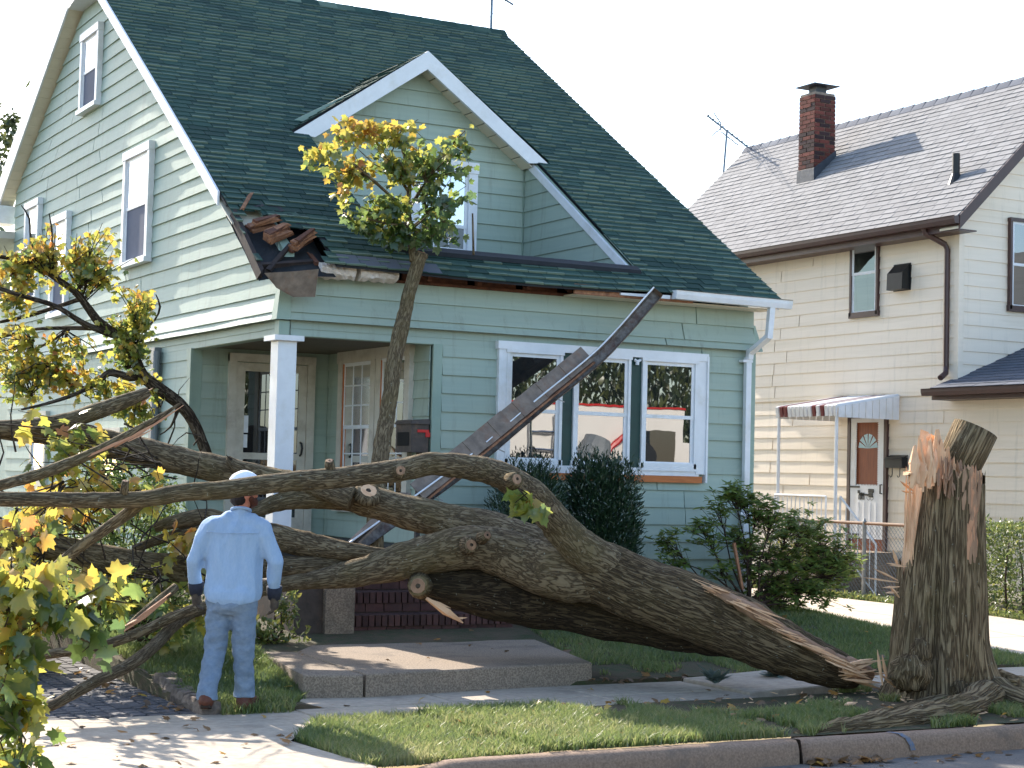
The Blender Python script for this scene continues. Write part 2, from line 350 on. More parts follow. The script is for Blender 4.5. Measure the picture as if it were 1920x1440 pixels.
# ---------------------------------------------------------------- ground, street, pavement
def gz(x, y):
    t = min(max((y+4.25)/4.25, 0), 1)
    if y < -5.6:
        z = .015+.05*math.exp(-((x-3.6)**2/2.2+(y+6.3)**2/.5))
        if x < -1.0: z = -.02
        return z
    if y < (-4.98 if x < -1.62 else -4.25): return -.04
    if x < -2.42: return -.05+.10*t
    if x > 6.9: return -.06+.20*t
    a = .03+.32*t
    if x > 6.2: a = a*(6.9-x)/.7+(.0+.2*t)*(x-6.2)/.7
    return a
xs = sorted(set([-300, -120, -60, -30, -15]+[round(-9+.35*i, 3) for i in range(27)]+[-2.43, -2.41, -2.21, -2.19, 6.89, 6.91]+[round(.4+.4*i, 3) for i in range(32)]+[14, 17, 22, 35, 70, 150, 300]))
ys = sorted(set([-7.5, -7.2, -6.9, -6.6, -6.3, -6.0, -5.75, -5.61, -5.59, -4.99, -4.97, -4.6, -4.26, -4.24]+[round(-4+.4*i, 3) for i in range(24)]+[6, 8, 10, 13, 18, 26, 40, 80, 160, 320]))
mb = MB(); nx = len(xs)
for y in ys:
    for x in xs: mb.v.append((x, y, gz(x, y)+.012*noise.noise(Vector((x*2, y*2, 0)))))
for j in range(len(ys)-1):
    for i in range(nx-1): mb.f.append((j*nx+i, j*nx+i+1, (j+1)*nx+i+1, (j+1)*nx+i))
m, t, b = nodes('lawn_ground'); M['lawn_ground'] = m; b.inputs['Roughness'].default_value = .95
c = mixc(t, maprange(t, noi(t, pos(t), 9, 6, .7), .38, .62, 0, 1), srgb(58, 66, 34), srgb(84, 70, 52))
c = mixc(t, maprange(t, noi(t, pos(t), 1.3, 4, .6), .5, .7, 0, .7), c, srgb(98, 80, 62))
t.links.new(c, b.inputs['Base Color']); bump(t, b, noi(t, pos(t), 40, 6, .75), .9, .02)
tag(mb.build('ground', 'lawn_ground'), kind='structure')
mb = MB(); mb.add([(-300, -300, -.30), (300, -300, -.30), (300, -7.55, -.30), (-300, -7.55, -.30)], [(0, 1, 2, 3)])
tag(mb.build('far_ground', 'far_ground'), kind='structure')
mb = MB(); mb.add([(-200, -16.5, -.16), (200, -16.5, -.16), (200, -12, -.10), (-200, -12, -.10), (200, -7.5, -.15), (-200, -7.5, -.15)], [(0, 1, 2, 3), (3, 2, 4, 5)])
tag(mb.build('street', 'asphalt'), kind='structure')

# sidewalk: paving slabs between recessed joints
_q = MB(); _q.add([(-9, -5.6, -.035), (14, -5.6, -.035), (14, -4.28, -.035), (-9, -4.28, -.035)], [(0, 1, 2, 3)])
sw = tag(_q.build("sidewalk", "soil"), kind="structure")
def slab(parent, pts, z0, z1, name='paving_slab', mat='concrete', tone=None, dz=(0, 0, 0, 0)):
    q = MB(); n = len(pts); c = Vector((sum(p[0] for p in pts)/n, sum(p[1] for p in pts)/n))
    top = [(p[0], p[1], z1-.012+dz[i % 4]) for i, p in enumerate(pts)]
    ins = [((p[0]-c.x)*(1-.014/max(.1, abs(p[0]-c.x)+abs(p[1]-c.y)))+c.x, (p[1]-c.y)*(1-.014/max(.1, abs(p[0]-c.x)+abs(p[1]-c.y)))+c.y, z1+dz[i % 4]) for i, p in enumerate(pts)]
    q.v = [(p[0], p[1], z0) for p in pts]+top+ins
    for i in range(n):
        j = (i+1) % n; q.f += [(i, j, n+j, n+i), (n+i, n+j, 2*n+j, 2*n+i)]
    q.f.append(tuple(2*n+i for i in range(n)))
    tn = random.random() if tone is None else tone
    for i in range(len(q.f)): q.tone[i] = tn
    return q.build(name, mat, parent)
joints = [-9, -7.4, -6.0, -4.6, -3.15, -1.72, -.35, .95, 2.25]
for a, b_ in zip(joints[:-1], joints[1:]):
    slab(sw, [(a+.007, -5.58), (b_-.007, -5.58), (b_-.007, -4.98), (a+.007, -4.98)], -.06, .0+random.uniform(-.003, .003))
    if a > -1.8: slab(sw, [(a+.007, -4.965), (b_-.007, -4.965), (b_-.007, -4.30), (a+.007, -4.30)], -.06, .0+random.uniform(-.003, .003))
slab(sw, [(2.27, -5.3), (3.55, -5.35), (3.55, -4.3), (2.27, -4.3)], -.06, .03, dz=(-.01, .05, .06, 0))
for k in range(6):
    a = 3.9+1.35*k; slab(sw, [(a, -5.58), (a+1.33, -5.58), (a+1.33, -4.3), (a, -4.3)], -.06, .01)

# driveway apron (concrete), the driveway of small pavers and the neighbour's concrete drive
ap = MB(); ap.add([(-8, -8.2, -.14), (-2.45, -8.2, -.14), (-2.2, -7.55, -.004), (-2.33, -6.45, .002), (-1.76, -5.585, .002), (-8, -5.585, .002), (-8, -7.2, -.004)], [(0, 1, 2, 6), (6, 2, 3, 5), (3, 4, 5)])
tag(ap.build('driveway_apron', 'concrete'), kind='structure')
dw = MB(); dw.add([(-6.5, -4.975, -.035), (-2.44, -4.975, -.035), (-2.3, 6, .08), (-6.5, 6, .08)], [(0, 1, 2, 3)])
dwo = tag(dw.build('driveway', 'paver'), kind='structure')
cob = MB(); cob.box(-.058, -.058, 0, .058, .058, .03)
cob.v = [(x*(.86 if z > .01 else 1), y*(.86 if z > .01 else 1), z) for x, y, z in cob.v]; cobm = cob.mesh('paver'); cobm.materials.append(M['paver'])
cells = []
for i in range(16):
    for j in range(36):
        x = -2.52-.125*i; y = -4.91+.125*j+(.06 if i % 2 else 0); cells.append((math.hypot(x+2.9, y+3.9), x, y))
cells.sort(); far = MB()
for n_, (d, x, y) in enumerate(cells):
    z = -.036+.0105*(y+4.975)+random.uniform(-.003, .003)
    if n_ < 300: o = inst(cobm, 'paver', dwo, (x, y, z)); o.rotation_euler = (random.uniform(-.03, .03), random.uniform(-.03, .03), random.uniform(-.06, .06))
    else: far.box(x-.055, y-.055, z, x+.055, y+.055, z+.03, tone=random.random())
tag(far.build('paver_field', 'paver', dwo), kind='stuff')
nd = MB(); nd.add([(6.9, -5.6, 0.0), (9.7, -5.6, 0.0), (9.7, 0, .15), (6.9, 0, .15), (9.7, 12, .16), (6.9, 12, .16)], [(0, 1, 2, 3), (3, 2, 4, 5)])
ndo = tag(nd.build('neighbor_driveway', 'soil'), kind='structure')
for k in range(7):
    y0 = -4.28+1.9*k; zz = lambda y: .0+.15*min(max((y+5.6)/5.6, 0), 1)+.012
    for xa, xb in ((6.92, 8.28), (8.3, 9.68)):
        q = MB(); q.hexa([(xa, y0, zz(y0)-.05), (xb, y0, zz(y0)-.05), (xb, y0+1.88, zz(y0+1.88)-.05), (xa, y0+1.88, zz(y0+1.88)-.05), (xa, y0, zz(y0)), (xb, y0, zz(y0)), (xb, y0+1.88, zz(y0+1.88)), (xa, y0+1.88, zz(y0+1.88))]); q.build('paving_slab', 'neighbor_concrete', ndo)

# kerb stones with a crack between two of them
kerb = MB(); kerb.box(-2.2, -7.6, -.25, 24, -7.52, -.06); kb = tag(kerb.build('kerb', 'dark_mortar'), kind='structure')
def kerb_piece(x0, x1, e0=0, e1=0):
    q = MB(); n = max(2, int((x1-x0)/.12)); prof = [(-7.69, -.2), (-7.675, -.06), (-7.66, -.012), (-7.62, .012), (-7.53, .012), (-7.48, -.02), (-7.48, -.2)]
    for i in range(n+1):
        u = i/n; x = x0+(x1-x0)*u
        for k, (y, z) in enumerate(prof):
            ex = (e0*(1-u)+e1*u)*(noise.noise(Vector((0, k*.9, x1*7)))) if (i in (0, n)) else 0
            jz = .006*noise.noise(Vector((x*6, y*9, z*9)))
            drop = -.10*max(0, 1-(x+2.2)/.5) if x < -1.7 else 0
            q.v.append((x+ex, y+jz, z+jz+drop))
    p = len(prof)
    for i in range(n):
        for k in range(p-1): q.f.append((i*p+k, (i+1)*p+k, (i+1)*p+k+1, i*p+k+1))
    q.f.append(tuple(range(p))[::-1]); q.f.append(tuple(n*p+k for k in range(p)))
    return q.build('kerb_stone', 'kerb_concrete', kb, True)
kerb_piece(-2.2, .955, 0, .05); kerb_piece(.975, 4.1, .05, 0)
for k in range(7): kerb_piece(4.115+2.6*k, 4.10+2.6*(k+1))
bm_ = MB()
cv = [(1.965, -7.687, -.10), (1.955, -7.684, -.06), (1.925, -7.668, -.012), (1.885, -7.626, .0165), (1.84, -7.56, .0175)]
for i in range(4):
    (xa, ya, za), (xb, yb, zb) = cv[i], cv[i+1]; bm_.add([(xa-.025, ya-.004, za), (xa+.025, ya-.004, za), (xb+.022, yb-.004, zb+.003), (xb-.022, yb-.004, zb+.003)], [(0, 1, 2, 3)])
bm_.build('paint_mark', 'blue_mark', kb)

# ---------------------------------------------------------------- landing and brick steps
ld = MB(); ld.add([(-1.2, -4.3, .05), (1.3, -4.2, .05), (2.1, -1.4, .05), (0, -1.5, .05)], [(0, 1, 2, 3)])
land = tag(ld.build('landing', 'soil'), kind='structure')
slab(land, [(-.92, -4.50), (1.36, -4.22), (2.22, -1.15), (.16, -1.32), (-.80, -2.7)], -.03, .185, 'landing_slab', 'pebble_concrete')
slab(land, [(-1.42, -4.40), (-.945, -4.50), (-.82, -2.7), (-1.10, -2.55)], -.03, .18, 'landing_slab', 'pebble_concrete')
slab(land, [(2.25, -1.30), (2.62, -1.24), (2.62, -1.0), (2.25, -1.02)], .05, .36, 'stone_block', 'concrete')

steps = thing('brick_steps', 'dark red brick front steps between concrete piers, under the fallen trunk', 'steps', (1.1, -.8, .15))
core = MB()
for k in range(4): core.box(.26, -1.44+.30*k, .1, 2.06, .1, .182+.205*(k+1)-.006)
core.build('step_core', 'dark_mortar', steps)
bk = MB(); bk.box(0, 0, 0, 1, 1, 1)
def brick_mesh(w, d, h, mat):
    q = MB(); e = .006; q.hexa([(e, 0, 0), (w-e, 0, 0), (w-e, d, 0), (e, d, 0), (e, 0, h), (w-e, 0, h), (w-e, d, h), (e, d, h)])
    m_ = q.mesh('brick'); m_.materials.append(M[mat]); return m_
stretch_m = brick_mesh(.205, .1, .078, 'brick'); row_m = brick_mesh(.066, .3, .108, 'brick')
for k in range(4):
    yf = -1.455+.30*k; zb = .185+.205*k
    for i in range(9):
        x = .235+.205*i-(.1 if k % 2 else 0)
        if x < .22: continue
        inst(stretch_m, 'brick', steps, (x, yf+random.uniform(-.003, .003), zb+.008))
    for i in range(26): inst(row_m, 'brick', steps, (.235+.0705*i, yf-.015+random.uniform(-.004, .004), zb+.094))
for x0, x1, y0 in ((-.38, .225, -1.62),):
    q = MB(); q.box(x0+.30, y0, .05, x1, y0+.28, .72); q.build('pier', 'pebble_concrete', steps)
    q = MB(); q.box(x0, y0+.06, .05, x0+.295, y0+1.6, .70); q.build('pier_side', 'old_board', steps)
q = MB(); q.box(2.08, -1.2, .05, 2.4, .0, .72); q.build('pier', 'pebble_concrete', steps)

# ---------------------------------------------------------------- stone edging of the little lawn
se = thing('stone_edging', 'row of rough grey stones edging the small lawn beside the driveway', 'stone edging', (-2.35, -3.4, 0))
for k in range(16):
    q = MB(); y0 = -5.05+.19*k; x0 = -2.47+.012*k; L = .17+random.uniform(-.02, .02); W = .17; H = .15+random.uniform(-.03, .03); z0 = -.06+.005*k
    pts = []
    for zz_ in (0, .6, 1):
        for (a, b_) in ((0, 0), (.5, -.06), (1, 0), (1.06, .5), (1, 1), (.5, 1.05), (0, 1), (-.06, .5)):
            s_ = .80 if zz_ == 1 else 1
            p = Vector((x0+W*(.5+(a-.5)*s_), y0+L*(.5+(b_-.5)*s_), z0+H*zz_))
            pts.append(p+Vector((noise.noise(p*9), noise.noise(p*9+Vector((5, 0, 0))), noise.noise(p*9+Vector((0, 5, 0)))))*.03)
    f = []
    for r_ in range(2):
        for j in range(8): f.append((r_*8+j, r_*8+(j+1) % 8, (r_+1)*8+(j+1) % 8, (r_+1)*8+j))
    f.append(tuple(16+j for j in range(8))); q.add(pts, f, tone=random.random()); q.build('stone', 'stone', se)
# ---------------------------------------------------------------- building helpers
def planeY(y0): return lambda u, z, o: Vector((u, y0-o, z))
def planeX(x0): return lambda u, z, o: Vector((x0-o, u, z))
def pb(q, P, u0, u1, z0, z1, o0, o1):
    q.hexa([P(u0, z0, o1), P(u1, z0, o1), P(u1, z0, o0), P(u0, z0, o0), P(u0, z1, o1), P(u1, z1, o1), P(u1, z1, o0), P(u0, z1, o0)])
def siding(parent, P, zs, lo, hi, mat, base=lambda z: 0, proud=.02, wave=.004, name='siding_board', lap=.006, joints=True):
    """lapped boards, each its own piece, with a butt joint here and there"""
    for i in range(len(zs)-1):
        za, zb = zs[i], zs[i+1]+lap
        la, lb = (lo(za), lo(zb)) if callable(lo) else (lo, lo)
        ha, hb = (hi(za), hi(zb)) if callable(hi) else (hi, hi)
        if ha-la < .12: continue
        lb, hb = (lb, hb) if hb > lb else ((lb+hb)/2,)*2
        cuts = [0, 1]
        if joints and ha-la > 3.2:
            n_ = int((ha-la)/3.6)+1; cuts = [0]+sorted(min(.97, max(.03, (k+random.uniform(.2, .8))/n_)) for k in range(1, n_))+[1]
        sd_ = random.random()*50
        for c0, c1 in zip(cuts[:-1], cuts[1:]):
            if c1-c0 < .02: continue
            g0, g1 = c0+(.0012 if c0 > 0 else 0), c1-(.0012 if c1 < 1 else 0); q = MB(); n = max(1, int((ha-la)*(g1-g0)/.22)); pj = random.uniform(-.0012, .0012)
            for k in range(n+1):
                t = g0+(g1-g0)*k/n; ua = la+(ha-la)*t; ub = lb+(hb-lb)*t
                wv = wave*(noise.noise(Vector((ua*.9, sd_, 0)))+.5*noise.noise(Vector((ua*2.7, sd_, 3))))+pj
                q.v += [tuple(P(ua, za, base(za))), tuple(P(ua, za+.35*wv, base(za)+proud+wv)), tuple(P(ub, zb, base(zb)+.003))]
            for k in range(n):
                a = 3*k; q.f += [(a, a+3, a+4, a+1), (a+1, a+4, a+5, a+2)]
            q.f += [(0, 1, 2), (3*n, 3*n+2, 3*n+1)]
            tn = random.random()
            for k in range(len(q.f)): q.tone[k] = tn
            q.build(name, mat, parent)
def window(parent, P, u0, u1, z0, z1, trim='white_trim', sash='white_trim', glass=('window_glass', 'window_glass'), tw=.085, depth=.05, muntins=None, mid=.5, sill=True, inset=.0, name='window'):
    q = MB(); depth += .018; pb(q, P, u0, u0+tw, z0, z1, .0, depth); pb(q, P, u1-tw, u1, z0, z1, 0, depth); pb(q, P, u0-.01, u1+.01, z1-tw, z1+.012, 0, depth+.012)
    pb(q, P, u0-.015, u1+.015, z0-.03, z0+(.035 if sill else .06), 0, depth+(.03 if sill else 0))
    wo = q.build(name, trim, parent)
    a0, a1, b0, b1 = u0+tw, u1-tw, z0+.035, z1-tw; zm = b0+(b1-b0)*mid
    for k, (c0, c1, off) in enumerate(((b0, zm+.02, .042), (zm-.02, b1, .050))):
        q = MB(); s_ = .042
        pb(q, P, a0, a0+s_, c0, c1, off-.03, off); pb(q, P, a1-s_, a1, c0, c1, off-.03, off); pb(q, P, a0+s_, a1-s_, c0, c0+s_, off-.02, off-.001); pb(q, P, a0+s_, a1-s_, c1-s_, c1, off-.02, off-.001)
        q.build('sash', sash, wo)
        q = MB(); q.add([P(a0+s_-.004, c0+s_-.004, off-.006), P(a1-s_+.004, c0+s_-.004, off-.006), P(a1-s_+.004, c1-s_+.004, off-.006), P(a0+s_-.004, c1-s_+.004, off-.006)], [(0, 1, 2, 3)])
        q.build('pane', glass[k], wo)
        if muntins:
            nu, nz = muntins; q = MB()
            for i in range(1, nu): uu = a0+s_+(a1-a0-2*s_)*i/nu; pb(q, P, uu-.008, uu+.008, c0+s_, c1-s_, off-.008, off-.002)
            for i in range(1, nz): zz_ = c0+s_+(c1-c0-2*s_)*i/nz; pb(q, P, a0+s_, a1-s_, zz_-.008, zz_+.008, off-.008, off-.003)
            q.build('muntin', sash, wo)
    return wo
def shingles(parent, O, eu, es, nrm, U, S, mat, expo=.14, tw=.305, mask=None, extra=None, lift=(.002, .012), cut=None, nind=300, name='shingle', thick=.009, near=None, coh=.5, lit_edge=False):
    """courses of tabs, the nearest as pieces of their own, the rest joined"""
    variants = []
    def tab(w, l, sk):
        h = expo+.035; e = .004
        prof = [(0, 0), (0, thick+l), (expo*.32, thick*.8+l*.28+.001), (h, .001)]
        p = []
        for i, u in enumerate((e, w-e)):
            for (s_, n_) in prof: p.append(eu*u+es*(s_+sk*(u/w-.5))+nrm*(n_+(l*.5*(i-.5) if n_ > 0 and s_ < h*.5 else 0)))
        return p, [(0, 4, 5, 1), (1, 5, 6, 2), (2, 6, 7, 3), (0, 1, 2, 3), (7, 6, 5, 4)]
    vl = []
    for k in range(14):
        l = lift[0]+(lift[1]-lift[0])*(k/13)**1.3; p, f = tab(tw, l, random.uniform(-.01, .01)); q = MB(); q.add(p, f, tone=((k*.37) % 1)*.7)
        if lit_edge and k > 1:  # paler lower edge: bright sky caught by curled tabs, put into colour
            q.tone[0] = q.tone[1] = .76+.24*(k-1)/12
        me = q.mesh(name); me.materials.append(M[mat]); vl.append((l, me))
    cells = []
    for c in range(int(S/expo)):
        s0 = c*expo; off = (-(c % 2)*tw*.5)-tw*.18*((c*7) % 3)
        k = 0
        while off+k*tw < U:
            ua = off+k*tw; k += 1
            u0, u1 = max(ua, 0), min(ua+tw, U)
            cu = cut(s0+expo*.4) if cut else None
            if cu and u0 < cu[1] and u1 > cu[0]:
                if u0 >= cu[0]-.02: u0 = cu[1]
                elif u1 <= cu[1]+.02: u1 = cu[0]
                else: u1 = cu[0]
            if u1-u0 < .03: continue
            if mask and not mask((u0+u1)/2, s0+expo*.5): continue
            pnt = O+eu*u0+es*s0
            if extra: pnt = pnt+Vector((0, 0, extra((u0+u1)/2, s0)))
            nz = .35*noise.noise(Vector((u0*1.1*coh, s0*7.1, 1.3)))+.2*noise.noise(Vector((u0*.3, s0*.4, 7)))+.5+.55*(random.random()-.5)
            l = lift[0]+(lift[1]-lift[0])*min(max((nz-.25)/.5, 0), 1)
            cells.append(((pnt-(near or CAM)).length, pnt, u1-u0, l))
    cells.sort(key=lambda c: c[0]); q = MB(); ni = 0
    for d, pnt, w_, l in cells:
        if ni < nind and abs(w_-tw) < .001:
            me = min(vl, key=lambda v: abs(v[0]-l))[1]; inst(me, name, parent, pnt); ni += 1
        else:
            p, f = tab(w_, l, random.uniform(-.01, .01)); fb_ = len(q.f); q.add([pnt+x for x in p], f, tone=random.random()*.7); lr_ = (l-lift[0])/(lift[1]-lift[0])
            if lit_edge and lr_ > .08: q.tone[fb_] = q.tone[fb_+1] = .76+.24*min(1, (lr_-.08)/.8)
    if q.v: tag(q.build(name+'_field', mat, parent), kind='stuff')

# ---------------------------------------------------------------- the green house
house = thing('green_house', 'two storey house with sage green siding and dark green shingle roof, eave torn open', 'house', (3.06, 6.2, .2))
RZ = lambda Y: 4.25+.655*Y
YR, ZR = 6.95, RZ(6.95)            # ridge
HX1, HY1 = 6.13, 12.48
fr = planeY(0); gb = planeX(0)
lowz = [round(.456+.2032*k, 4) for k in range(15)]      # ... 3.30
flare = lambda z: max(0, .075*(3.70-z)/.32) if z >= 3.379 else 0
q = MB(); q.box(1.80, .0, .2, HX1, .12, 3.35); q.box(.05, .0, 3.22, HX1, .12, 3.87)
fw = q.build('front_wall', 'green_trim', house)
siding(fw, fr, [.253]+lowz, 1.90, HX1-.1, 'green_siding', wave=.003, proud=.027)
siding(fw, fr, [3.225, 3.30, 3.386], .10, HX1-.1, 'green_siding', wave=.002, proud=.014)
siding(fw, fr, [3.386, 3.47, 3.67, 3.885], .04, HX1-.02, 'green_siding', base=flare, wave=.003, proud=.026)
q = MB(); pb(q, fr, 1.78, 1.89, .2, 3.23, 0, .03); q.build('corner_board', 'green_trim', fw)
q = MB(); pb(q, fr, HX1-.10, HX1+.02, .2, 3.37, 0, .028); q.build('corner_board', 'green_trim', fw)
q = MB(); q.hexa([(HX1-.02, -.085, 3.383), (HX1+.085, -.085, 3.383), (HX1+.085, .1, 3.383), (HX1-.02, .1, 3.383), (HX1-.02, -.02, 3.70), (HX1+.01, -.02, 3.70), (HX1+.01, .1, 3.70), (HX1-.02, .1, 3.70)]); q.build('flare_end', 'green_trim', fw)
# gable wall
q = MB(); prof = [(0, 3.22), (2.9, 3.22), (2.9, .2), (HY1, .2), (HY1, 6.28), (8.5, 8.57), (YR, RZ(YR)-.12), (0, RZ(0)-.12)]
n_ = len(prof)
q.add([(.0, y, z) for y, z in prof]+[(.12, y, z) for y, z in prof], [tuple(range(n_))[::-1], tuple(range(n_, 2*n_))]+[(i, (i+1) % n_, n_+(i+1) % n_, n_+i) for i in range(n_)])
gw = q.build('gable_wall', 'green_trim', house)
glo = lambda z: max(.06, (z+.10-4.25)/.655); ghi = lambda z: min(HY1-.02, 9.34+(8.09-z)/.577)
gz_ = [round(3.67+.2032*k, 4) for k in range(25)]
siding(gw, gb, [3.386, 3.47]+gz_, glo, ghi, 'green_siding', base=flare, wave=.010, proud=.025)
siding(gw, gb, [3.225, 3.30, 3.386], .10, HY1-.02, 'green_siding', wave=.002, proud=.014)
siding(gw, gb, [.253]+lowz, 3.02, HY1-.02, 'green_siding', wave=.003)
q = MB(); pb(q, gb, 2.88, 3.01, .2, 3.23, 0, .03); q.build('corner_board', 'green_trim', gw)
q = MB(); q.hexa([(-.095, -.095, 3.383), (.07, -.095, 3.383), (.07, .07, 3.383), (-.095, .07, 3.383), (-.03, -.03, 3.80), (.07, -.03, 3.80), (.07, .07, 3.80), (-.03, .07, 3.80)]); q.box(-.045, -.045, 3.225, .075, .075, 3.375); q.build('corner_board', 'green_trim', gw)
# other walls
q = MB(); prf = [(.12, .2), (HY1, .2), (HY1, 6.1), (8.5, 8.57), (YR, RZ(YR)-.14), (.12, RZ(.12)-.14)]
q.add([(HX1-.12, y, z) for y, z in prf]+[(HX1, y, z) for y, z in prf], [tuple(range(6))[::-1], tuple(range(6, 12))]+[(i, (i+1) % 6, 6+(i+1) % 6, 6+i) for i in range(6)]); q.build('side_wall', 'green_siding', house)
q = MB(); q.box(.12, HY1-.12, .2, HX1-.12, HY1, 6.28); q.build('rear_wall', 'green_siding', house)
# porch: floor, ceiling, back wall, side wall
q = MB(); q.box(.02, .02, .12, 1.98, 2.9, 1.0); q.build('porch_floor', 'porch_paint', house)
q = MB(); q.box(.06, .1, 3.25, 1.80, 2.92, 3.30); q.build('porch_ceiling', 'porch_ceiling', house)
q = MB(); q.box(.0, 2.92, .9, 1.80, 3.0, 3.25); pbw = q.build('porch_back_wall', 'green_trim', house)
siding(pbw, planeY(2.92), [1.01+.2032*k for k in range(11)]+[3.25], .02, 1.76, 'green_siding', wave=.002)
q = MB(); q.box(1.77, .1, .9, 1.9, 2.92, 3.25); psw = q.build('porch_side_wall', 'green_trim', house)
siding(psw, planeX(1.77), [1.01+.2032*k for k in range(11)]+[3.25], .02, 2.9, 'green_siding', wave=.002)
q = MB(); q.box(-.03, .0, .99, .18, .21, 3.17); q.box(-.09, -.06, 3.165, .24, .27, 3.222); q.box(-.06, -.03, .99, .21, .24, 1.12); q.build('porch_post', 'white_trim', house)
# storm door with its frame on the porch back wall
dp = planeY(2.9)
q = MB(); pb(q, dp, .45, .55, 1.0, 3.19, -.02, .05); pb(q, dp, 1.47, 1.57, 1.0, 3.19, -.02, .05); pb(q, dp, .45, 1.57, 3.10, 3.20, -.02, .062)
door = q.build('door', 'old_white_trim', house)
q = MB()
for u0, u1, z0, z1 in ((.555, .66, 1.02, 3.09), (1.36, 1.465, 1.02, 3.09), (.66, 1.36, 2.99, 3.09), (.66, 1.36, 1.92, 2.0), (.66, 1.36, 1.02, 1.22)): pb(q, dp, u0, u1, z0, z1, .0, .035)
q.build('door_leaf', 'old_white_trim', door)
q = MB(); pb(q, dp, .655, 1.365, 2.0, 2.99, .012, .02); pb(q, dp, .655, 1.365, 1.22, 1.92, .012, .02); q.build('pane', 'dark_glass', door)
q = MB(); q.tube([dp(1.40, 2.14, .035), dp(1.40, 2.13, .075), dp(1.405, 2.07, .085), dp(1.40, 2.0, .075), dp(1.40, 1.98, .035)], .014, 8); q.build('handle', 'black_metal', door)
q = MB(); pb(q, dp, 1.50, 1.53, 2.06, 2.14, .05, .056); q.build('bell', 'old_white_trim', door)
q = MB(); pb(q, dp, .665, .72, 2.24, 2.45, .021, .023); pb(q, dp, .665, .715, 2.06, 2.22, .021, .023); q.build('notice', 'white_trim', door)
# pair of windows on the porch side wall
ps = planeX(1.77)
window(house, ps, 1.36, 2.46, 1.35, 3.24, 'old_white_trim', 'white_trim', ('dark_glass', 'screen_glass'), tw=.13, muntins=(3, 3), mid=.55)
window(house, ps, .42, 1.34, 1.35, 3.25, 'old_white_trim', 'white_trim', ('dark_glass', 'dark_glass'), tw=.13, muntins=(3, 3), mid=.55)
for a_ in (2.30, 1.20):
    q = MB(); pb(q, ps, a_, a_+.025, 1.4, 3.1, .05, .06); q.build('bare_wood_strip', 'orange_sill', psw)
# triple front window
q = MB(); P = fr
pb(q, P, 2.58, 2.68, 1.87, 3.30, 0, .07); pb(q, P, 5.27, 5.40, 1.87, 3.30, 0, .07); pb(q, P, 2.56, 5.42, 3.22, 3.31, 0, .085); pb(q, P, 2.58, 5.32, 1.845, 1.93, 0, .06)
tri = q.build('window_frame', 'white_trim', house)
q = MB(); pb(q, P, 2.62, 5.36, 1.765, 1.843, 0, .075); q.build('sill', 'orange_sill', tri)
q = MB(); pb(q, P, 5.40, 5.425, 1.77, 3.28, 0, .09); q.build('loose_trim', 'white_trim', tri)
for a, b_ in ((3.41, 3.56), (4.33, 4.49)):
    q = MB(); pb(q, P, a, b_, 1.93, 3.22, 0, .045); q.build('mullion', 'dark_green_paint', tri)
for u0, u1 in ((2.68, 3.41), (3.56, 4.33), (4.49, 5.27)): window(house, planeY(-.008), u0, u1, 1.93, 3.22, 'white_trim', 'white_trim', ('window_glass', 'window_glass'), tw=.035, depth=.05, sill=False, mid=.47)
q = MB(); q.tube([P(4.38, 3.19, .06), P(4.41, 3.17, .08), P(4.46, 3.19, .06)], .018, 8); q.tube([P(4.405, 3.13, .08), P(4.41, 3.17, .08)], .022, 8); q.build('lamp_socket', 'white_trim', tri)
# gable windows
for u0, u1, z0, z1 in ((4.66, 5.84, 4.47, 6.0), (7.34, 8.32, 6.97, 8.13), (10.53, 11.44, 4.40, 6.0), (8.72, 9.67, 4.05, 5.57)):
    window(house, planeX(-.014), u0, u1, z0, z1, 'white_trim', 'white_trim', ('insect_screen', 'window_glass'), tw=.10, depth=.06, mid=.52)
window(house, gb, 9.6, 10.6, 1.0, 2.6, 'old_white_trim', 'white_trim', ('dark_glass', 'window_glass'), tw=.12, depth=.05)
window(house, gb, 5.6, 6.7, .9, 2.3, 'old_white_trim', 'white_trim', ('dark_glass', 'dark_glass'), tw=.12, depth=.05)
q = MB(); q.tube([(-.09, 4.05, .1), (-.09, 4.05, 3.25)], .045, 10); q.bar((-.05, 4.18, .1), (-.05, 4.18, 3.3), .1, .14); q.build('side_downspout', 'downspout_grey', house)

# ---- roof
ca, sa = 1/math.sqrt(1+.655**2), .655/math.sqrt(1+.655**2)
EY = -.37; RX0, RX1 = -.41, 6.26
RCX0, RCX1, RCY = 1.25, 4.46, 2.85         # recess in front of the dormer
DPX, DFY, DPZ = 2.83, 2.56, 7.15           # dormer peak, fascia plane
def sag(x, y):
    e = math.exp(-max(0, y+.37)/.9)
    s_ = -.055*e*math.sin(min(max((x-.2)/5.2, 0), 1)*math.pi)
    s_ += -.14*math.exp(-max(0, y+.37)/.8)*math.exp(-max(0, x+.41)/.35)
    return s_
hole = lambda x, y: y < .62-.95*max(0, x+.12)**1.0*1.0-(.12 if x < -.3 else 0) and x < .42+.06*math.sin(y*20) and x > -.36
def in_dormer(x, y):
    if RCX0-.02 < x < RCX1+.02 and .02 < y < RCY+.1: return True
    return DFY < y < 4.44 and abs(x-DPX) < 1.78*(4.44-y)/1.88
def dcut(y):
    if .0 < y < DFY: return (RCX0-RX0, RCX1-RX0)
    if DFY <= y < 4.44: return (DPX-1.80*(4.46-y)/1.9-RX0, DPX+1.80*(4.46-y)/1.9-RX0)
roof = None
q = MB()
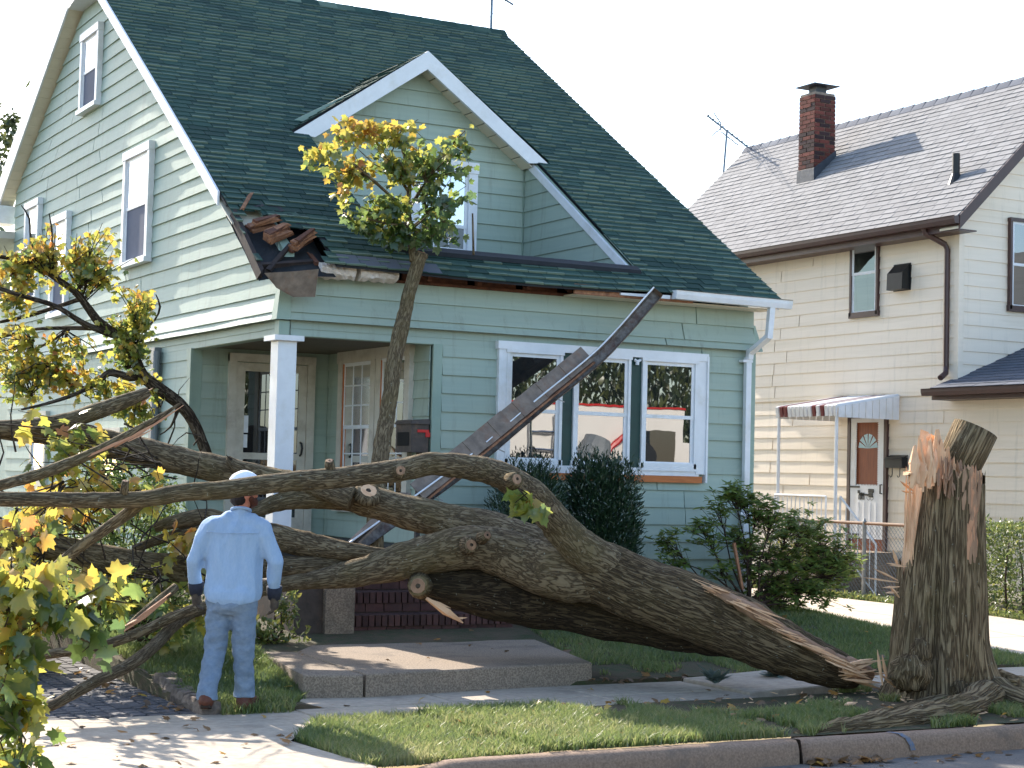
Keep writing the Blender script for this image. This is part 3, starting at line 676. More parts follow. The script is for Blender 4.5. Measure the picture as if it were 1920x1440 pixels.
def deck(x0, x1, y0, y1, nx_=4, ny_=3):
    b = len(q.v)
    for k in (0, 1):
        for j in range(ny_+1):
            for i in range(nx_+1):
                x = x0+(x1-x0)*i/nx_; y = y0+(y1-y0)*j/ny_; q.v.append((x, y, RZ(y)+sag(x, y)-.012-.028*k))
    w_ = nx_+1; m_ = w_*(ny_+1)
    for j in range(ny_):
        for i in range(nx_):
            a = b+j*w_+i; q.f += [(a, a+1, a+1+w_, a+w_), (a+m_, a+w_+m_, a+1+w_+m_, a+1+m_)]
    for i in range(nx_): q.f += [(b+i, b+i+m_, b+i+1+m_, b+i+1), (b+ny_*w_+i, b+ny_*w_+i+1, b+ny_*w_+i+1+m_, b+ny_*w_+i+m_)]
    for j in range(ny_): q.f += [(b+j*w_, b+(j+1)*w_, b+(j+1)*w_+m_, b+j*w_+m_), (b+j*w_+nx_, b+j*w_+nx_+m_, b+(j+1)*w_+nx_+m_, b+(j+1)*w_+nx_)]
deck(.45, RCX0, EY, .7); deck(-.41, RCX0, .7, RCY); deck(RCX0, RCX1, EY, 0.02, 8, 2); deck(RCX1, RX1, EY, RCY, 4, 5)
deck(RX0, DPX-1.7, RCY, 4.44); deck(DPX+1.7, RX1, RCY, 4.44); deck(DPX-1.7, DPX+1.7, 3.1, 4.44); deck(RX0, RX1, 4.44, YR)
RXB = -.2; rs = lambda y: 8.19-.59*(y-9.99)
q.add([(RX0, YR, ZR-.0), (RX1, YR, ZR-.0), (RX1, 8.6, 9.0), (RXB, 8.6, 9.0), (RX1, 13.0, rs(13.0)), (RXB, 13.0, rs(13.0))], [(0, 1, 2, 3), (3, 2, 4, 5)])
q.add([(RX0, YR, ZR-.1), (RX1, YR, ZR-.1), (RX1, 8.6, 8.9), (RXB, 8.6, 8.9), (RX1, 13.0, rs(13.0)-.1), (RXB, 13.0, rs(13.0)-.1)], [(0, 1, 2, 3), (3, 2, 4, 5)])
roof = q.build('roof', 'tar_paper', house)
eu, es, nr = Vector((1, 0, 0)), Vector((0, ca, sa)), Vector((0, -sa, ca))
O_ = Vector((RX0, EY-.02, RZ(EY-.02)))
shingles(roof, O_, eu, es, nr, RX1-RX0, (YR-EY)/ca+.02, 'green_shingle', mask=lambda u, s: not hole(RX0+u, EY+s*ca), cut=lambda s: dcut(EY+s*ca),
         extra=lambda u, s: sag(RX0+u, EY+s*ca), lift=(.001, .014), near=Vector((1.2, -4, 3.5)), lit_edge=True, coh=.9, expo=.128, tw=.24)
# ridge caps
for k in range(23):
    x = RX0+.29*k; q = MB(); q.hexa([(x, YR-.13, ZR-.085+.012), (x+.3, YR-.13, ZR-.085+.012), (x+.3, YR+.14, ZR-.01), (x, YR+.14, ZR-.01), (x, YR-.02, ZR+.03), (x+.3, YR-.02, ZR+.036), (x+.3, YR+.14, ZR+.02), (x, YR+.14, ZR+.02)], tone=random.random()); q.build('ridge_cap', 'green_shingle', roof)
# left rake: front board thin, rear fascia and soffit
q = MB()
for i in range(16):
    y0 = .05+(YR-.05)*i/16; y1 = .05+(YR-.05)*(i+1)/16
    if y0 < .55: continue
    za, zb = RZ(y0)+sag(RX0, y0), RZ(y1)+sag(RX0, y1)
    q.hexa([(RX0-.03, y0, za-.15), (RX0-.005, y0, za-.15), (RX0-.005, y1, zb-.15), (RX0-.03, y1, zb-.15), (RX0-.03, y0, za+.008), (RX0-.005, y0, za+.008), (RX0-.005, y1, zb+.008), (RX0-.03, y1, zb+.008)])
q.build('rake_board', 'white_trim', house)
q = MB(); q.hexa([(RX0, .5, RZ(.5)-.16), (.0, .5, RZ(.5)-.16), (.0, YR, ZR-.16), (RX0, YR, ZR-.16), (RX0, .5, RZ(.5)-.14), (.0, .5, RZ(.5)-.14), (.0, YR, ZR-.14), (RX0, YR, ZR-.14)]); q.build('soffit', 'soffit', house)
F0, F1 = 7.4, 13.0
q = MB(); q.hexa([(RXB-.035, 8.55, rs(8.55)-.43), (RXB-.004, 8.55, rs(8.55)-.43), (RXB-.004, F1, rs(F1)-.43), (RXB-.035, F1, rs(F1)-.43), (RXB-.035, 8.55, rs(8.55)-.02), (RXB-.004, 8.55, rs(8.55)-.02), (RXB-.004, F1, rs(F1)-.02), (RXB-.035, F1, rs(F1)-.02)]); q.build('rake_fascia', 'white_trim', house)
for k in range(22):
    ya = 8.55+.20*k; yb = ya+.193; q = MB()
    q.hexa([(RXB, ya, rs(ya)-.42), (.02, ya, rs(ya)-.42), (.02, yb, rs(yb)-.42), (RXB, yb, rs(yb)-.42), (RXB, ya, rs(ya)-.40), (.02, ya, rs(ya)-.40), (.02, yb, rs(yb)-.40), (RXB, yb, rs(yb)-.40)]); q.build('soffit_panel', 'soffit', house)
q = MB(); q.box(RXB-.04, 12.6, rs(12.98)-.60, .03, 13.02, rs(12.98)-.30); q.build('eave_return', 'white_trim', house)
q = MB(); q.hexa([(RX0, YR-.1, ZR-.24), (.02, YR-.1, ZR-.24), (.02, 8.58, 8.57), (RXB-.03, 8.58, 8.57), (RX0, YR-.1, ZR-.05), (.02, YR-.1, ZR-.05), (.02, 8.58, 8.97), (RXB-.03, 8.58, 8.97)]); q.build('rake_cap', 'white_trim', house)
# low roof corner of the rear wing
q = MB(); q.hexa([(-.55, 12.4, 5.55), (.1, 12.4, 5.55), (.1, 13.8, 4.6), (-.55, 13.8, 4.6), (-.55, 12.4, 5.67), (.1, 12.4, 5.67), (.1, 13.8, 4.72), (-.55, 13.8, 4.72)]); q.build('rear_wing_roof', 'old_white_trim', house)
q = MB(); q.box(0.02, 12.48, .2, 4, 13.7, 4.7); q.build('rear_wing_wall', 'green_siding', house)
# right rake edge
q = MB(); q.hexa([(RX1-.03, EY+.03, RZ(EY)-.13), (RX1-.005, EY+.03, RZ(EY)-.13), (RX1-.005, YR, ZR-.16), (RX1-.03, YR, ZR-.16), (RX1-.03, EY+.03, RZ(EY)-.02), (RX1-.005, EY+.03, RZ(EY)-.02), (RX1-.005, YR, ZR-.02), (RX1-.03, YR, ZR-.02)]); q.build('rake_board', 'white_trim', house)

# ---- dormer
df = planeY(RCY)
q = MB(); pf = [(RCX0-.2, 4.2), (RCX1, 4.2), (RCX1, 6.10), (DPX, DPZ-.06), (RCX0-.2, 6.05)]
q.add([(x, RCY, z) for x, z in pf]+[(x, RCY+.12, z) for x, z in pf], [(0, 1, 2, 3, 4), (9, 8, 7, 6, 5)]+[(i, 5+i, 5+(i+1) % 5, (i+1) % 5) for i in range(5)])
dorm = q.build('dormer', 'green_trim', house)
ds = .672
dlo = lambda z: RCX0 if z < 5.95 else DPX-(DPZ-.10-z)/ds; dhi = lambda z: RCX1-.04 if z < 5.95 else min(RCX1-.04, DPX+(DPZ-.10-z)/ds)
siding(dorm, df, [4.26+.2032*k for k in range(15)], dlo, dhi, 'green_siding', wave=.003, proud=.027)
window(house, df, 2.74, 3.72, 4.36, 5.83, 'white_trim', 'white_trim', ('screen_glass', 'blue_glass'), tw=.13, depth=.06, muntins=(3, 2), mid=.46)
ckz = lambda y: RZ(y)-.02
q = MB(); q.add([(RCX1, .02, 4.2), (RCX1, RCY, 4.2), (RCX1, RCY, ckz(RCY)), (RCX1, .02, ckz(.02)), (RCX1+.08, .02, 4.2), (RCX1+.08, RCY, 4.2), (RCX1+.08, RCY, ckz(RCY)), (RCX1+.08, .02, ckz(.02))], [(3, 2, 1, 0), (4, 5, 6, 7), (0, 1, 5, 4), (2, 3, 7, 6), (0, 4, 7, 3), (1, 2, 6, 5)])
ck = q.build('dormer_cheek', 'green_trim', house)
siding(ck, planeX(RCX1), [4.26+.2032*k for k in range(10)], lambda z: max(.05, (z+.16-4.25)/.655), RCY-.02, 'green_siding', wave=.002)
q = MB(); q.hexa([(RCX1-.04, .28, RZ(.28)-.19), (RCX1-.005, .28, RZ(.28)-.19), (RCX1-.005, RCY-.05, RZ(RCY-.05)-.19), (RCX1-.04, RCY-.05, RZ(RCY-.05)-.19), (RCX1-.04, .20, RZ(.2)-.07), (RCX1-.005, .2, RZ(.2)-.07), (RCX1-.005, RCY-.05, RZ(RCY-.05)-.07), (RCX1-.04, RCY-.05, RZ(RCY-.05)-.07)]); q.build('cheek_trim', 'white_trim', house)
q = MB(); q.add([(RCX0, 0.02, 4.2), (RCX0, RCY, 4.2), (RCX0, RCY, ckz(RCY)), (RCX0, 0.02, ckz(.02))], [(0, 1, 2, 3)]); q.build('dormer_cheek', 'green_siding', house)
q = MB(); q.box(RCX0, .0, 4.14, RCX1, RCY, 4.22); q.hexa([(RCX0-.02, -.05, 4.2), (RCX1, -.05, 4.2), (RCX1, .06, 4.24), (RCX0-.02, .06, 4.24), (RCX0-.02, -.04, 4.25), (RCX1, -.04, 4.25), (RCX1, .06, 4.31), (RCX0-.02, .06, 4.31)]); q.build('flashing', 'tar_paper', house)
# dormer roof: two slopes running back into the main roof, fascia boards and soffit
for s_ in (-1, 1):
    q = MB(); ex = DPX+s_*1.80; ez = 5.93
    a0 = [Vector((ex, DFY, ez)), Vector((DPX, DFY, DPZ)), Vector((DPX, 4.46, DPZ)), Vector((ex, DFY+.06, ez))]
    q.add([p+Vector((0, 0, .0)) for p in a0]+[p-Vector((0, 0, .09)) for p in a0], [(0, 1, 2, 3), (7, 6, 5, 4), (0, 4, 5, 1), (3, 2, 6, 7), (0, 3, 7, 4)])
    dr = q.build('dormer_roof', 'tar_paper', house)
    e_u = Vector((0, 1, 0)) if s_ > 0 else Vector((0, 1, 0)); e_s = Vector((-s_*1.80, 0, DPZ-ez)).normalized(); nn = e_u.cross(e_s); nn = nn if nn.z > 0 else -nn
    L = math.hypot(1.8, DPZ-ez)
    shingles(dr, Vector((ex, DFY-.04, ez+.002)), e_u, e_s, nn, 1.95, L, 'green_shingle', mask=lambda u, s: u-.04 < 1.9*s/L+.25, nind=40, near=Vector((1, 2, 6)))
    q = MB(); w_ = .235
    pts = [(ex-s_*.02, ez-.03), (DPX, DPZ+.0), (DPX, DPZ-w_), (ex-s_*.30, ez-.055)] if True else None
    q.add([(x, DFY-.045, z) for x, z in pts]+[(x, DFY+.0, z) for x, z in pts], [(0, 1, 2, 3), (7, 6, 5, 4)]+[(i, 4+i, 4+(i+1) % 4, (i+1) % 4) for i in range(4)]); q.build('dormer_fascia', 'white_trim', house)
    for k in range(9):
        f0, f1 = k/9+.006, (k+1)/9-.006; A = lambda f: (ex-s_*.22)*(1-f)+DPX*f; Bz = lambda f: (ez-.09)*(1-f)+(DPZ-.17)*f
        q = MB(); q.hexa([(A(f0), DFY, Bz(f0)-.012), (A(f1), DFY, Bz(f1)-.012), (A(f1), RCY, Bz(f1)-.012), (A(f0), RCY, Bz(f0)-.012), (A(f0), DFY, Bz(f0)), (A(f1), DFY, Bz(f1)), (A(f1), RCY, Bz(f1)), (A(f0), RCY, Bz(f0))]); q.build('soffit_panel', 'soffit', house)

# ---- torn eave: plate, rafter ends, dark attic, insulation, bare fascia, what is left of the gutter
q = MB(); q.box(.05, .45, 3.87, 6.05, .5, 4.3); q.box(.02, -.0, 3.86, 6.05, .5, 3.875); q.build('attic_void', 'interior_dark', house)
q = MB()
for i in range(26):
    x = .05+.15*i; q.box(x, -.03+.01*noise.noise(Vector((x*3, 0, 0))), 3.872, x+.152, .03, 3.905+.012*noise.noise(Vector((x*6, 0, 2))))
q.build('wall_plate', 'rafter_wood', house)
for x in (.28, 1.0, 1.62, 2.24, 2.86, 3.4):
    q = MB(); q.hexa([(x, -.16, 3.90), (x+.05, -.16, 3.90), (x+.05, .05, 4.02), (x, .05, 4.02), (x, -.2, 4.0), (x+.05, -.2, 4.0), (x+.05, .05, 4.13), (x, .05, 4.13)]); q.build('rafter', 'rafter_wood', house)
for x0, x1 in ((1.40, 2.2), (2.3, 2.82), (2.92, 3.36)):
    q = MB(); q.box(x0, .02, 3.905, x1, .05, 4.05); q.build('blocking', 'rafter_wood', house)
for x0, x1 in ((.32, .72), (.78, .98), (.92, 1.22)):
    q = MB(); n = 12
    for i in range(n+1):
        x = x0+(x1-x0)*i/n
        for k in range(10):
            a = 2*math.pi*k/10; p = Vector((x, -.17+.13*math.cos(a), 3.925+.085*math.sin(a)))
            q.v.append(tuple(p+Vector((noise.noise(p*16)*.02, noise.noise(p*14)*.03, noise.noise(p*18+Vector((3, 0, 0)))*.03))))
    for i in range(n):
        for k in range(10): q.f.append((i*10+k, (i+1)*10+k, (i+1)*10+(k+1) % 10, i*10+(k+1) % 10))
    q.f += [tuple(range(10)), tuple(n*10+k for k in range(10))[::-1]]; q.build('insulation_batt', 'insulation', house)
q = MB(); q.box(3.38, EY+.03, 3.875, 5.0, EY+.06, 3.99); q.build('bare_fascia', 'raw_wood', house)
q = MB(); q.box(3.42, EY+.065, 3.87, 6.2, -.02, 3.885); q.build('eave_soffit', 'soffit', house)
def channel(path, w_, d_, up, name, mats, parent, th=.004):
    """open gutter swept along a path: outer white shell and inside"""
    path = [Vector(p) for p in path]; k = len(path); prof = [(-w_/2, d_), (-w_/2, 0), (w_/2*.7, 0), (w_/2, d_*.55), (w_/2*1.05, d_), (w_/2*1.25, d_)]
    for nm, off, mt in ((name, 0, mats[0]), ('inside', .006, mats[1])):
        q = MB()
        for i in range(k):
            T_ = (path[min(i+1, k-1)]-path[max(i-1, 0)]).normalized(); u_ = up(i/(k-1)) if callable(up) else up
            s_ = T_.cross(u_).normalized(); u_ = s_.cross(T_).normalized()
            for (a, b_) in prof: q.v.append(tuple(path[i]+s_*(a*(1-off*10))+u_*(b_+off)))
        p_ = len(prof)
        for i in range(k-1):
            for j in range(p_-1): q.f.append((i*p_+j, (i+1)*p_+j, (i+1)*p_+j+1, i*p_+j+1))
        if nm == name:
            for e in (0, (k-1)*p_): q.f.append(tuple(e+j for j in range(p_-1)))
            go = q.build(nm, mt, parent, False)
        else: q.build(nm, mt, go if go.parent is not None and go.parent.parent is None else parent, False)
    return go
channel([(4.68, EY-.045, 3.90), (5.2, EY-.045, 3.895), (6.36, EY-.045, 3.89)], .11, .10, Vector((0, 0, 1)), 'gutter', ('white_trim', 'gutter_old'), house)
q = MB(); q.box(3.98, EY-.0, 3.90, 4.66, EY+.028, 3.965); q.build('fascia_strip', 'white_trim', house)
q = MB(); w_ = .075
for a, b_ in (((6.08, -.42, 3.90), (6.06, -.40, 3.52)), ((6.06, -.40, 3.54), (6.0, -.12, 3.36)), ((6.0, -.12, 3.40), (6.0, -.10, 3.28)), ((5.99, -.085, 3.30), (5.99, -.085, .25)), ((5.99, -.085, .27), (5.95, -.35, .16))): q.bar(a, b_, w_, .06, Vector((0, 1, .2)))
q.build('downspout', 'white_trim', house)
for z in (3.24, 1.4):
    q = MB(); q.box(5.90, -.12, z, 6.04, -.03, z+.03); q.build('strap', 'white_trim', house)
# ragged hole at the left corner: dark sheathing, split rafter tails, charred shingles, a loose flap of felt
hp = lambda x, y, dz: Vector((x, y, RZ(y)+sag(x, y)+dz))
q = MB(); g = []
for j in range(7):
    for i in range(7):
        x = -.40+.86*i/6; y = -.36+1.1*j/6; p = hp(x, y, -.16-.05*noise.noise(Vector((x*5, y*5, 0)))); q.v.append(tuple(p))
for j in range(6):
    for i in range(6): q.f.append((j*7+i, j*7+i+1, (j+1)*7+i+1, (j+1)*7+i))
q.build('torn_sheathing', 'tar_paper', house)
def chunk(a, b_, w_, h_, mat, name):
    q = MB(); q.bar(a, b_, w_, h_, Vector((0, -.5, .85))); e_ = (Vector(b_)-Vector(a)).normalized(); q.v = [tuple(Vector(p)+e_*random.uniform(-.05, .05)) for p in q.v]
    q.v = [tuple(Vector(p)+Vector((noise.noise(Vector(p)*21), noise.noise(Vector(p)*23), noise.noise(Vector(p)*25)))*.018) for p in q.v]; return q.build(name, mat, house)
for (xa, ya), (xb, yb) in (((-.28, .30), (.04, .38)), ((-.16, .10), (.16, .22)), ((.08, -.06), (.34, .14))):
    for k in range(6):
        q = MB(); A_ = hp(xa, ya, -.07+.02*k)+Vector((random.uniform(-.04, .04), random.uniform(-.04, .04), 0)); B_ = hp(xb, yb, -.05+.022*k)+Vector((random.uniform(-.07, .05), random.uniform(-.04, .04), 0))
        d_ = (B_-A_).normalized(); x_ = d_.cross(Vector((0, -.5, .85))).normalized(); y_ = x_.cross(d_); w_ = random.uniform(.015, .05); h_ = random.uniform(.008, .02)
        q.hexa([A_-x_*w_-y_*h_, A_+x_*w_-y_*h_, A_+x_*w_*.9+y_*h_, A_-x_*w_+y_*h_, B_-x_*w_*random.uniform(.1, 1)-y_*h_, B_+x_*w_*random.uniform(.1, 1)-y_*h_+d_*.03, B_+x_*w_*.5+y_*h_, B_-x_*w_*.6+y_*h_-d_*.03]); q.build('broken_rafter', random.choice(('raw_wood', 'raw_wood', 'rafter_wood')), house)
chunk(hp(-.34, -.22, -.10), hp(.34, -.12, -.14), .05, .05, 'dark_wood', 'lath')
chunk(hp(-.30, -.30, -.12), hp(.10, .05, -.06), .04, .05, 'dark_wood', 'lath')
chunk(hp(-.38, -.36, -.1), hp(-.36, .6, -.06), .05, .12, 'dark_wood', 'split_rake')
chunk(hp(-.30, .5, .05), hp(-.12, .72, .10), .03, .02, 'raw_wood', 'wood_splinter')
q = MB()
pts = [hp(-.36, -.40, -.03), hp(-.02, -.40, -.06), hp(.24, -.40, -.04)]
q.add([pts[0]+Vector((0, 0, -.02)), pts[1]+Vector((0, 0, -.02)), pts[2]+Vector((0, 0, -.02)), Vector((.25, -.30, 3.62)), Vector((.0, -.31, 3.60)), Vector((-.20, -.34, 3.68))], [(0, 1, 4, 5), (1, 2, 3, 4)])
q.build('felt_flap', 'gutter_old', house)
for k in range(12):
    x = -.38+.07*k+random.uniform(0, .03); y = .62-.8*max(0, x+.1)+random.uniform(-.12, .06); q = MB()
    p = hp(x, y, .0); q.add([p, p+Vector((.16, .02, random.uniform(.0, .05))), p+Vector((.15, .15, .11)), p+Vector((.0, .14, .10))], [(0, 1, 2, 3)], tone=random.random()); q.build('torn_shingle', 'green_shingle' if k % 3 else 'tar_paper', house)
for k in range(5):
    x = .50+.24*k; q = MB(); p = hp(x, EY-.02, .012); q.add([p, p+Vector((.23, 0, 0)), p+Vector((.23, .17, .12)), p+Vector((0, .17, .12))], [(0, 1, 2, 3)], tone=.1); q.build('slipped_shingle', 'slate_shingle', house)
# ---------------------------------------------------------------- the cream house next door
NX, NY0, NY1 = 12.0, 2.79, 11.3
NZ = lambda X: 6.08+.96*(X-11.84)
RXN, RZN = 14.42, 6.08+.96*(14.42-11.84)
nh = thing('cream_house', 'two storey cream clapboard house with brown trim and light grey shingle roof', 'house', (14.4, 5, .1))
nw = planeX(NX); nf = planeY(NY0)
q = MB(); q.box(NX, -1.4, .05, NX+.12, NY1, 3.27); q.box(NX, NY0, 3.27, NX+.12, NY1, 6.1); nwo = q.build('side_wall', 'cream_siding', nh)
siding(nwo, nw, [.16+.2007*k for k in range(16)], -1.4, NY1, 'cream_siding', wave=.006, proud=.018)
siding(nwo, nw, [3.262+.2007*k for k in range(14)]+[6.06], NY0+.05, NY1, 'cream_siding', base=lambda z: .02, wave=.004, proud=.018)
q = MB(); pb(q, nw, -1.4, NY1, 3.20, 3.262, 0, .03); q.build('band_board', 'cream_siding', nwo)
q = MB(); pr = [(NX, 3.2), (16.84, 3.2), (16.84, 6.1), (RXN, RZN-.1), (NX, 6.1)]
q.add([(x, NY0, z) for x, z in pr]+[(x, NY0+.12, z) for x, z in pr], [(0, 1, 2, 3, 4), (9, 8, 7, 6, 5)]+[(i, 5+i, 5+(i+1) % 5, (i+1) % 5) for i in range(5)]); nfo = q.build('front_wall', 'cream_siding', nh)
siding(nfo, nf, [3.262+.2007*k for k in range(26)], lambda z: NX+.05 if z < 6.0 else NX+.05+(z-6.0)/.96, lambda z: 16.8 if z < 6.0 else 16.8-(z-6.0)/.96, 'cream_siding', wave=.003, proud=.018)
q = MB(); q.box(NX-.035, NY0-.035, 3.25, NX+.07, NY0+.07, 6.0); q.build('corner_board', 'cream_siding', nh)
q = MB(); q.box(NX+.12, -1.4, .05, 16.8, -1.28, 3.2); q.box(16.7, -1.28, .05, 16.84, NY1, 6.1); q.box(NX+.12, NY1-.12, .05, 16.7, NY1, 6.1)
q.add([(NX+.12, NY1-.05, 6.1), (16.7, NY1-.05, 6.1), (RXN, NY1-.05, RZN-.12)], [(0, 1, 2)]); q.build('rear_wall', 'cream_siding', nh)
# main roof
ce, se_ = 1/math.sqrt(1+.96**2), .96/math.sqrt(1+.96**2)
EX = 11.60; YB, YF = 11.62, 2.38
q = MB()
for s_ in (-1, 1):
    xe = RXN+s_*(RXN-EX)
    q.hexa([(xe, YF, NZ(EX)-.10), (RXN, YF, RZN-.10), (RXN, YB, RZN-.10), (xe, YB, NZ(EX)-.10), (xe, YF, NZ(EX)-.01), (RXN, YF, RZN-.01), (RXN, YB, RZN-.01), (xe, YB, NZ(EX)-.01)])
nr_ = q.build('roof', 'grey_shingle', nh)
shingles(nr_, Vector((EX-.02, YB, NZ(EX-.02))), Vector((0, -1, 0)), Vector((ce, 0, se_)), Vector((-se_, 0, ce)), YB-YF, (RXN-EX)/ce+.02, 'grey_shingle', lift=(.001, .008), near=Vector((11.6, 4, 6)))
for k in range(31):
    y = YF+.3*k; q = MB(); q.hexa([(RXN-.13, y, RZN-.11), (RXN+.13, y, RZN-.11), (RXN+.13, y+.29, RZN-.11), (RXN-.13, y+.29, RZN-.11), (RXN-.03, y, RZN+.035), (RXN+.03, y, RZN+.035), (RXN+.03, y+.29, RZN+.02), (RXN-.03, y+.29, RZN+.02)], tone=random.random()); q.build('ridge_cap', 'slate_shingle', nr_)
q = MB(); q.box(EX+.02, YF+.02, NZ(EX)-.22, EX+.05, YB, NZ(EX)-.02); q.box(EX+.05, YF+.02, NZ(EX)-.215, NX-.02, YB, NZ(EX)-.195); q.build('eave_fascia', 'brown_metal', nh)
channel([(EX-.045, YB, NZ(EX)-.135), (EX-.045, 6, NZ(EX)-.13), (EX-.045, YF-.02, NZ(EX)-.125)], .12, .11, Vector((0, 0, 1)), 'gutter', ('brown_metal', 'brown_metal'), nh)
for s_ in (-1, 1):
    xe = RXN+s_*(RXN-EX-.0); q = MB(); q.hexa([(xe, YF-.03, NZ(EX)-.21), (RXN, YF-.03, RZN-.21), (RXN, YF, RZN-.21), (xe, YF, NZ(EX)-.21), (xe, YF-.03, NZ(EX)-.0), (RXN, YF-.03, RZN-.0), (RXN, YF, RZN-.0), (xe, YF, NZ(EX)-.0)]); q.build('rake_fascia', 'brown_metal', nh)
    q = MB(); q.hexa([(xe, YF, NZ(EX)-.20), (RXN, YF, RZN-.20), (RXN, NY0, RZN-.20), (xe, NY0, NZ(EX)-.20), (xe, YF, NZ(EX)-.17), (RXN, YF, RZN-.17), (RXN, NY0, RZN-.17), (xe, NY0, NZ(EX)-.17)]); q.build('rake_soffit', 'soffit', nh)
# windows of the side and front wall
for pl, u0, u1, z0, z1 in ((nw, 4.58, 5.28, 4.54, 5.93), (nf, 12.97, 14.3, 4.56, 5.97), (nw, 8.8, 9.5, 4.54, 5.93), (nw, 9.0, 9.7, 1.5, 2.8)):
    window(nh, (lambda pl_: lambda u, z, o: pl_(u, z, o+.02))(pl), u0, u1, z0, z1, 'brown_metal', 'white_trim', ('window_glass', 'window_glass'), tw=.045, depth=.045, sill=False)
# vent hood, downspout, lower roof
q = MB(); a = nw
for (u0, u1, z0, z1, o0, o1) in ((3.83, 4.23, 4.87, 5.30, 0, .05),): pb(q, a, u0, u1, z0, z1, o0, o1)
q.hexa([a(3.85, 4.88, .21), a(4.21, 4.88, .21), a(4.21, 4.88, .05), a(3.85, 4.88, .05), a(3.85, 5.14, .20), a(4.21, 5.14, .20), a(4.21, 5.29, .05), a(3.85, 5.29, .05)]); q.build('vent_hood', 'black_metal', nh)
q = MB(); q.tube([(11.57, 3.12, 5.75), (11.6, 3.12, 5.66), (11.9, 3.0, 5.50), (11.93, 2.98, 5.42), (11.93, 2.98, 3.62), (11.90, 2.95, 3.52), (11.75, 2.9, 3.44)], .045, 10); q.build('downspout', 'brown_metal', nh)
q = MB(); q.hexa([(11.6, -1.7, 3.20), (16.8, -1.7, 3.20), (16.8, NY0, 4.45), (11.6, NY0+.2, 3.20), (11.6, -1.7, 3.28), (16.8, -1.7, 3.28), (16.8, NY0, 4.53), (11.6, NY0+.2, 3.28)])
q = MB(); zl = lambda X: 3.28+.40*(X-11.6)
q.hexa([(11.6, -1.7, zl(11.6)-.1), (14.2, 0.6, zl(14.2)-.1), (14.2, NY0+.02, zl(14.2)-.1), (11.6, NY0+.15, zl(11.6)-.1), (11.6, -1.7, zl(11.6)), (14.2, 0.6, zl(14.2)), (14.2, NY0+.02, zl(14.2)), (11.6, NY0+.15, zl(11.6))])
q.hexa([(11.6, -1.7, zl(11.6)-.1), (16.8, -1.7, zl(11.6)-.1), (16.8, .6, zl(14.2)-.1), (14.2, .6, zl(14.2)-.1), (11.6, -1.7, zl(11.6)), (16.8, -1.7, zl(11.6)), (16.8, .6, zl(14.2)), (14.2, .6, zl(14.2))])
lr = q.build('porch_roof', 'slate_shingle', nh)
c4, s4 = 1/math.sqrt(1.16), .4/math.sqrt(1.16)
shingles(lr, Vector((11.58, NY0+.15, zl(11.58))), Vector((0, -1, 0)), Vector((c4, 0, s4)), Vector((-s4, 0, c4)), 4.4, 2.6, 'slate_shingle', mask=lambda u, s: u < 4.4-s*c4*.88 and u > (.13 if s > .3 else 0), nind=120, lift=(.001, .006))
q = MB(); q.box(11.62, -1.7, 3.10, 12.0, NY0+.15, 3.175); q.build('porch_soffit', 'brown_metal', nh)
channel([(11.55, NY0+.25, 3.16), (11.55, 1, 3.16), (11.55, -1.75, 3.16)], .12, .10, Vector((0, 0, 1)), 'gutter', ('brown_metal', 'brown_metal'), nh)
# chimney of bricks
cx0, cx1, cy0, cy1, cz0, cz1 = 13.05, 13.52, 7.70, 8.16, 6.9, 8.86
q = MB(); q.box(cx0+.012, cy0+.012, cz0, cx1-.012, cy1-.012, cz1); chim = q.build('chimney', 'mortar', nh)
bx_ = brick_mesh(.225, .10, .062, 'chimney_brick'); bxd = brick_mesh(.225, .10, .062, 'dark_brick')
by_m = MB(); by_m.hexa([(0, .006, 0), (.10, .006, 0), (.10, .219, 0), (0, .219, 0), (0, .006, .062), (.10, .006, .062), (.10, .219, .062), (0, .219, .062)])
by_ = by_m.mesh('brick'); by_.materials.append(M['chimney_brick']); byd = by_m.mesh('brick'); byd.materials.append(M['dark_brick'])
nc = 0; z = 7.12
while z < cz1-.06:
    off = .1175*(nc % 2)
    for i in range(2 if not nc % 2 else 3):
        x = cx0+.235*i-off; dk = random.random() < .28 or (z > 8.72 and random.random() < .5)
        m_ = bxd if dk else bx_
        if nc % 2 and i in (0, 2): x = cx0+(0 if i == 0 else .3525)
        sc = .5 if (nc % 2 and i in (0, 2)) else 1
        for y in (cy0-.004, cy1-.096):
            o = inst(m_, 'brick', chim, (x, y+random.uniform(-.003, .003), z)); o.scale = (sc*1.0, 1, 1)
    for i in range(2 if nc % 2 else 3):
        dk = random.random() < .28; m_ = byd if dk else by_
        if nc % 2: y, sc = cy0+.23*i, 1.0
        else: y, sc = (cy0, .5) if i == 0 else ((cy0+.115, 1.0) if i == 1 else (cy0+.345, .5))
        for x in (cx0-.004, cx1-.096):
            o = inst(m_, 'brick', chim, (x+random.uniform(-.003, .003), y, z)); o.scale = (1, sc, 1)
    z += .074; nc += 1
q = MB(); q.box(cx0-.05, cy0-.05, cz1+.13, cx1+.05, cy1+.05, cz1+.145); q.hexa([(cx0-.06, cy0-.06, cz1+.145), (cx1+.06, cy0-.06, cz1+.145), (cx1+.06, cy1+.06, cz1+.145), (cx0-.06, cy1+.06, cz1+.145), (cx0+.15, cy0+.15, cz1+.20), (cx1-.15, cy0+.15, cz1+.20), (cx1-.15, cy1-.15, cz1+.20), (cx0+.15, cy1-.15, cz1+.20)])
q.box(cx0+.12, cy0+.12, cz1, cx1-.12, cy1-.12, cz1+.13); q.build('chimney_cap', 'lead', chim)
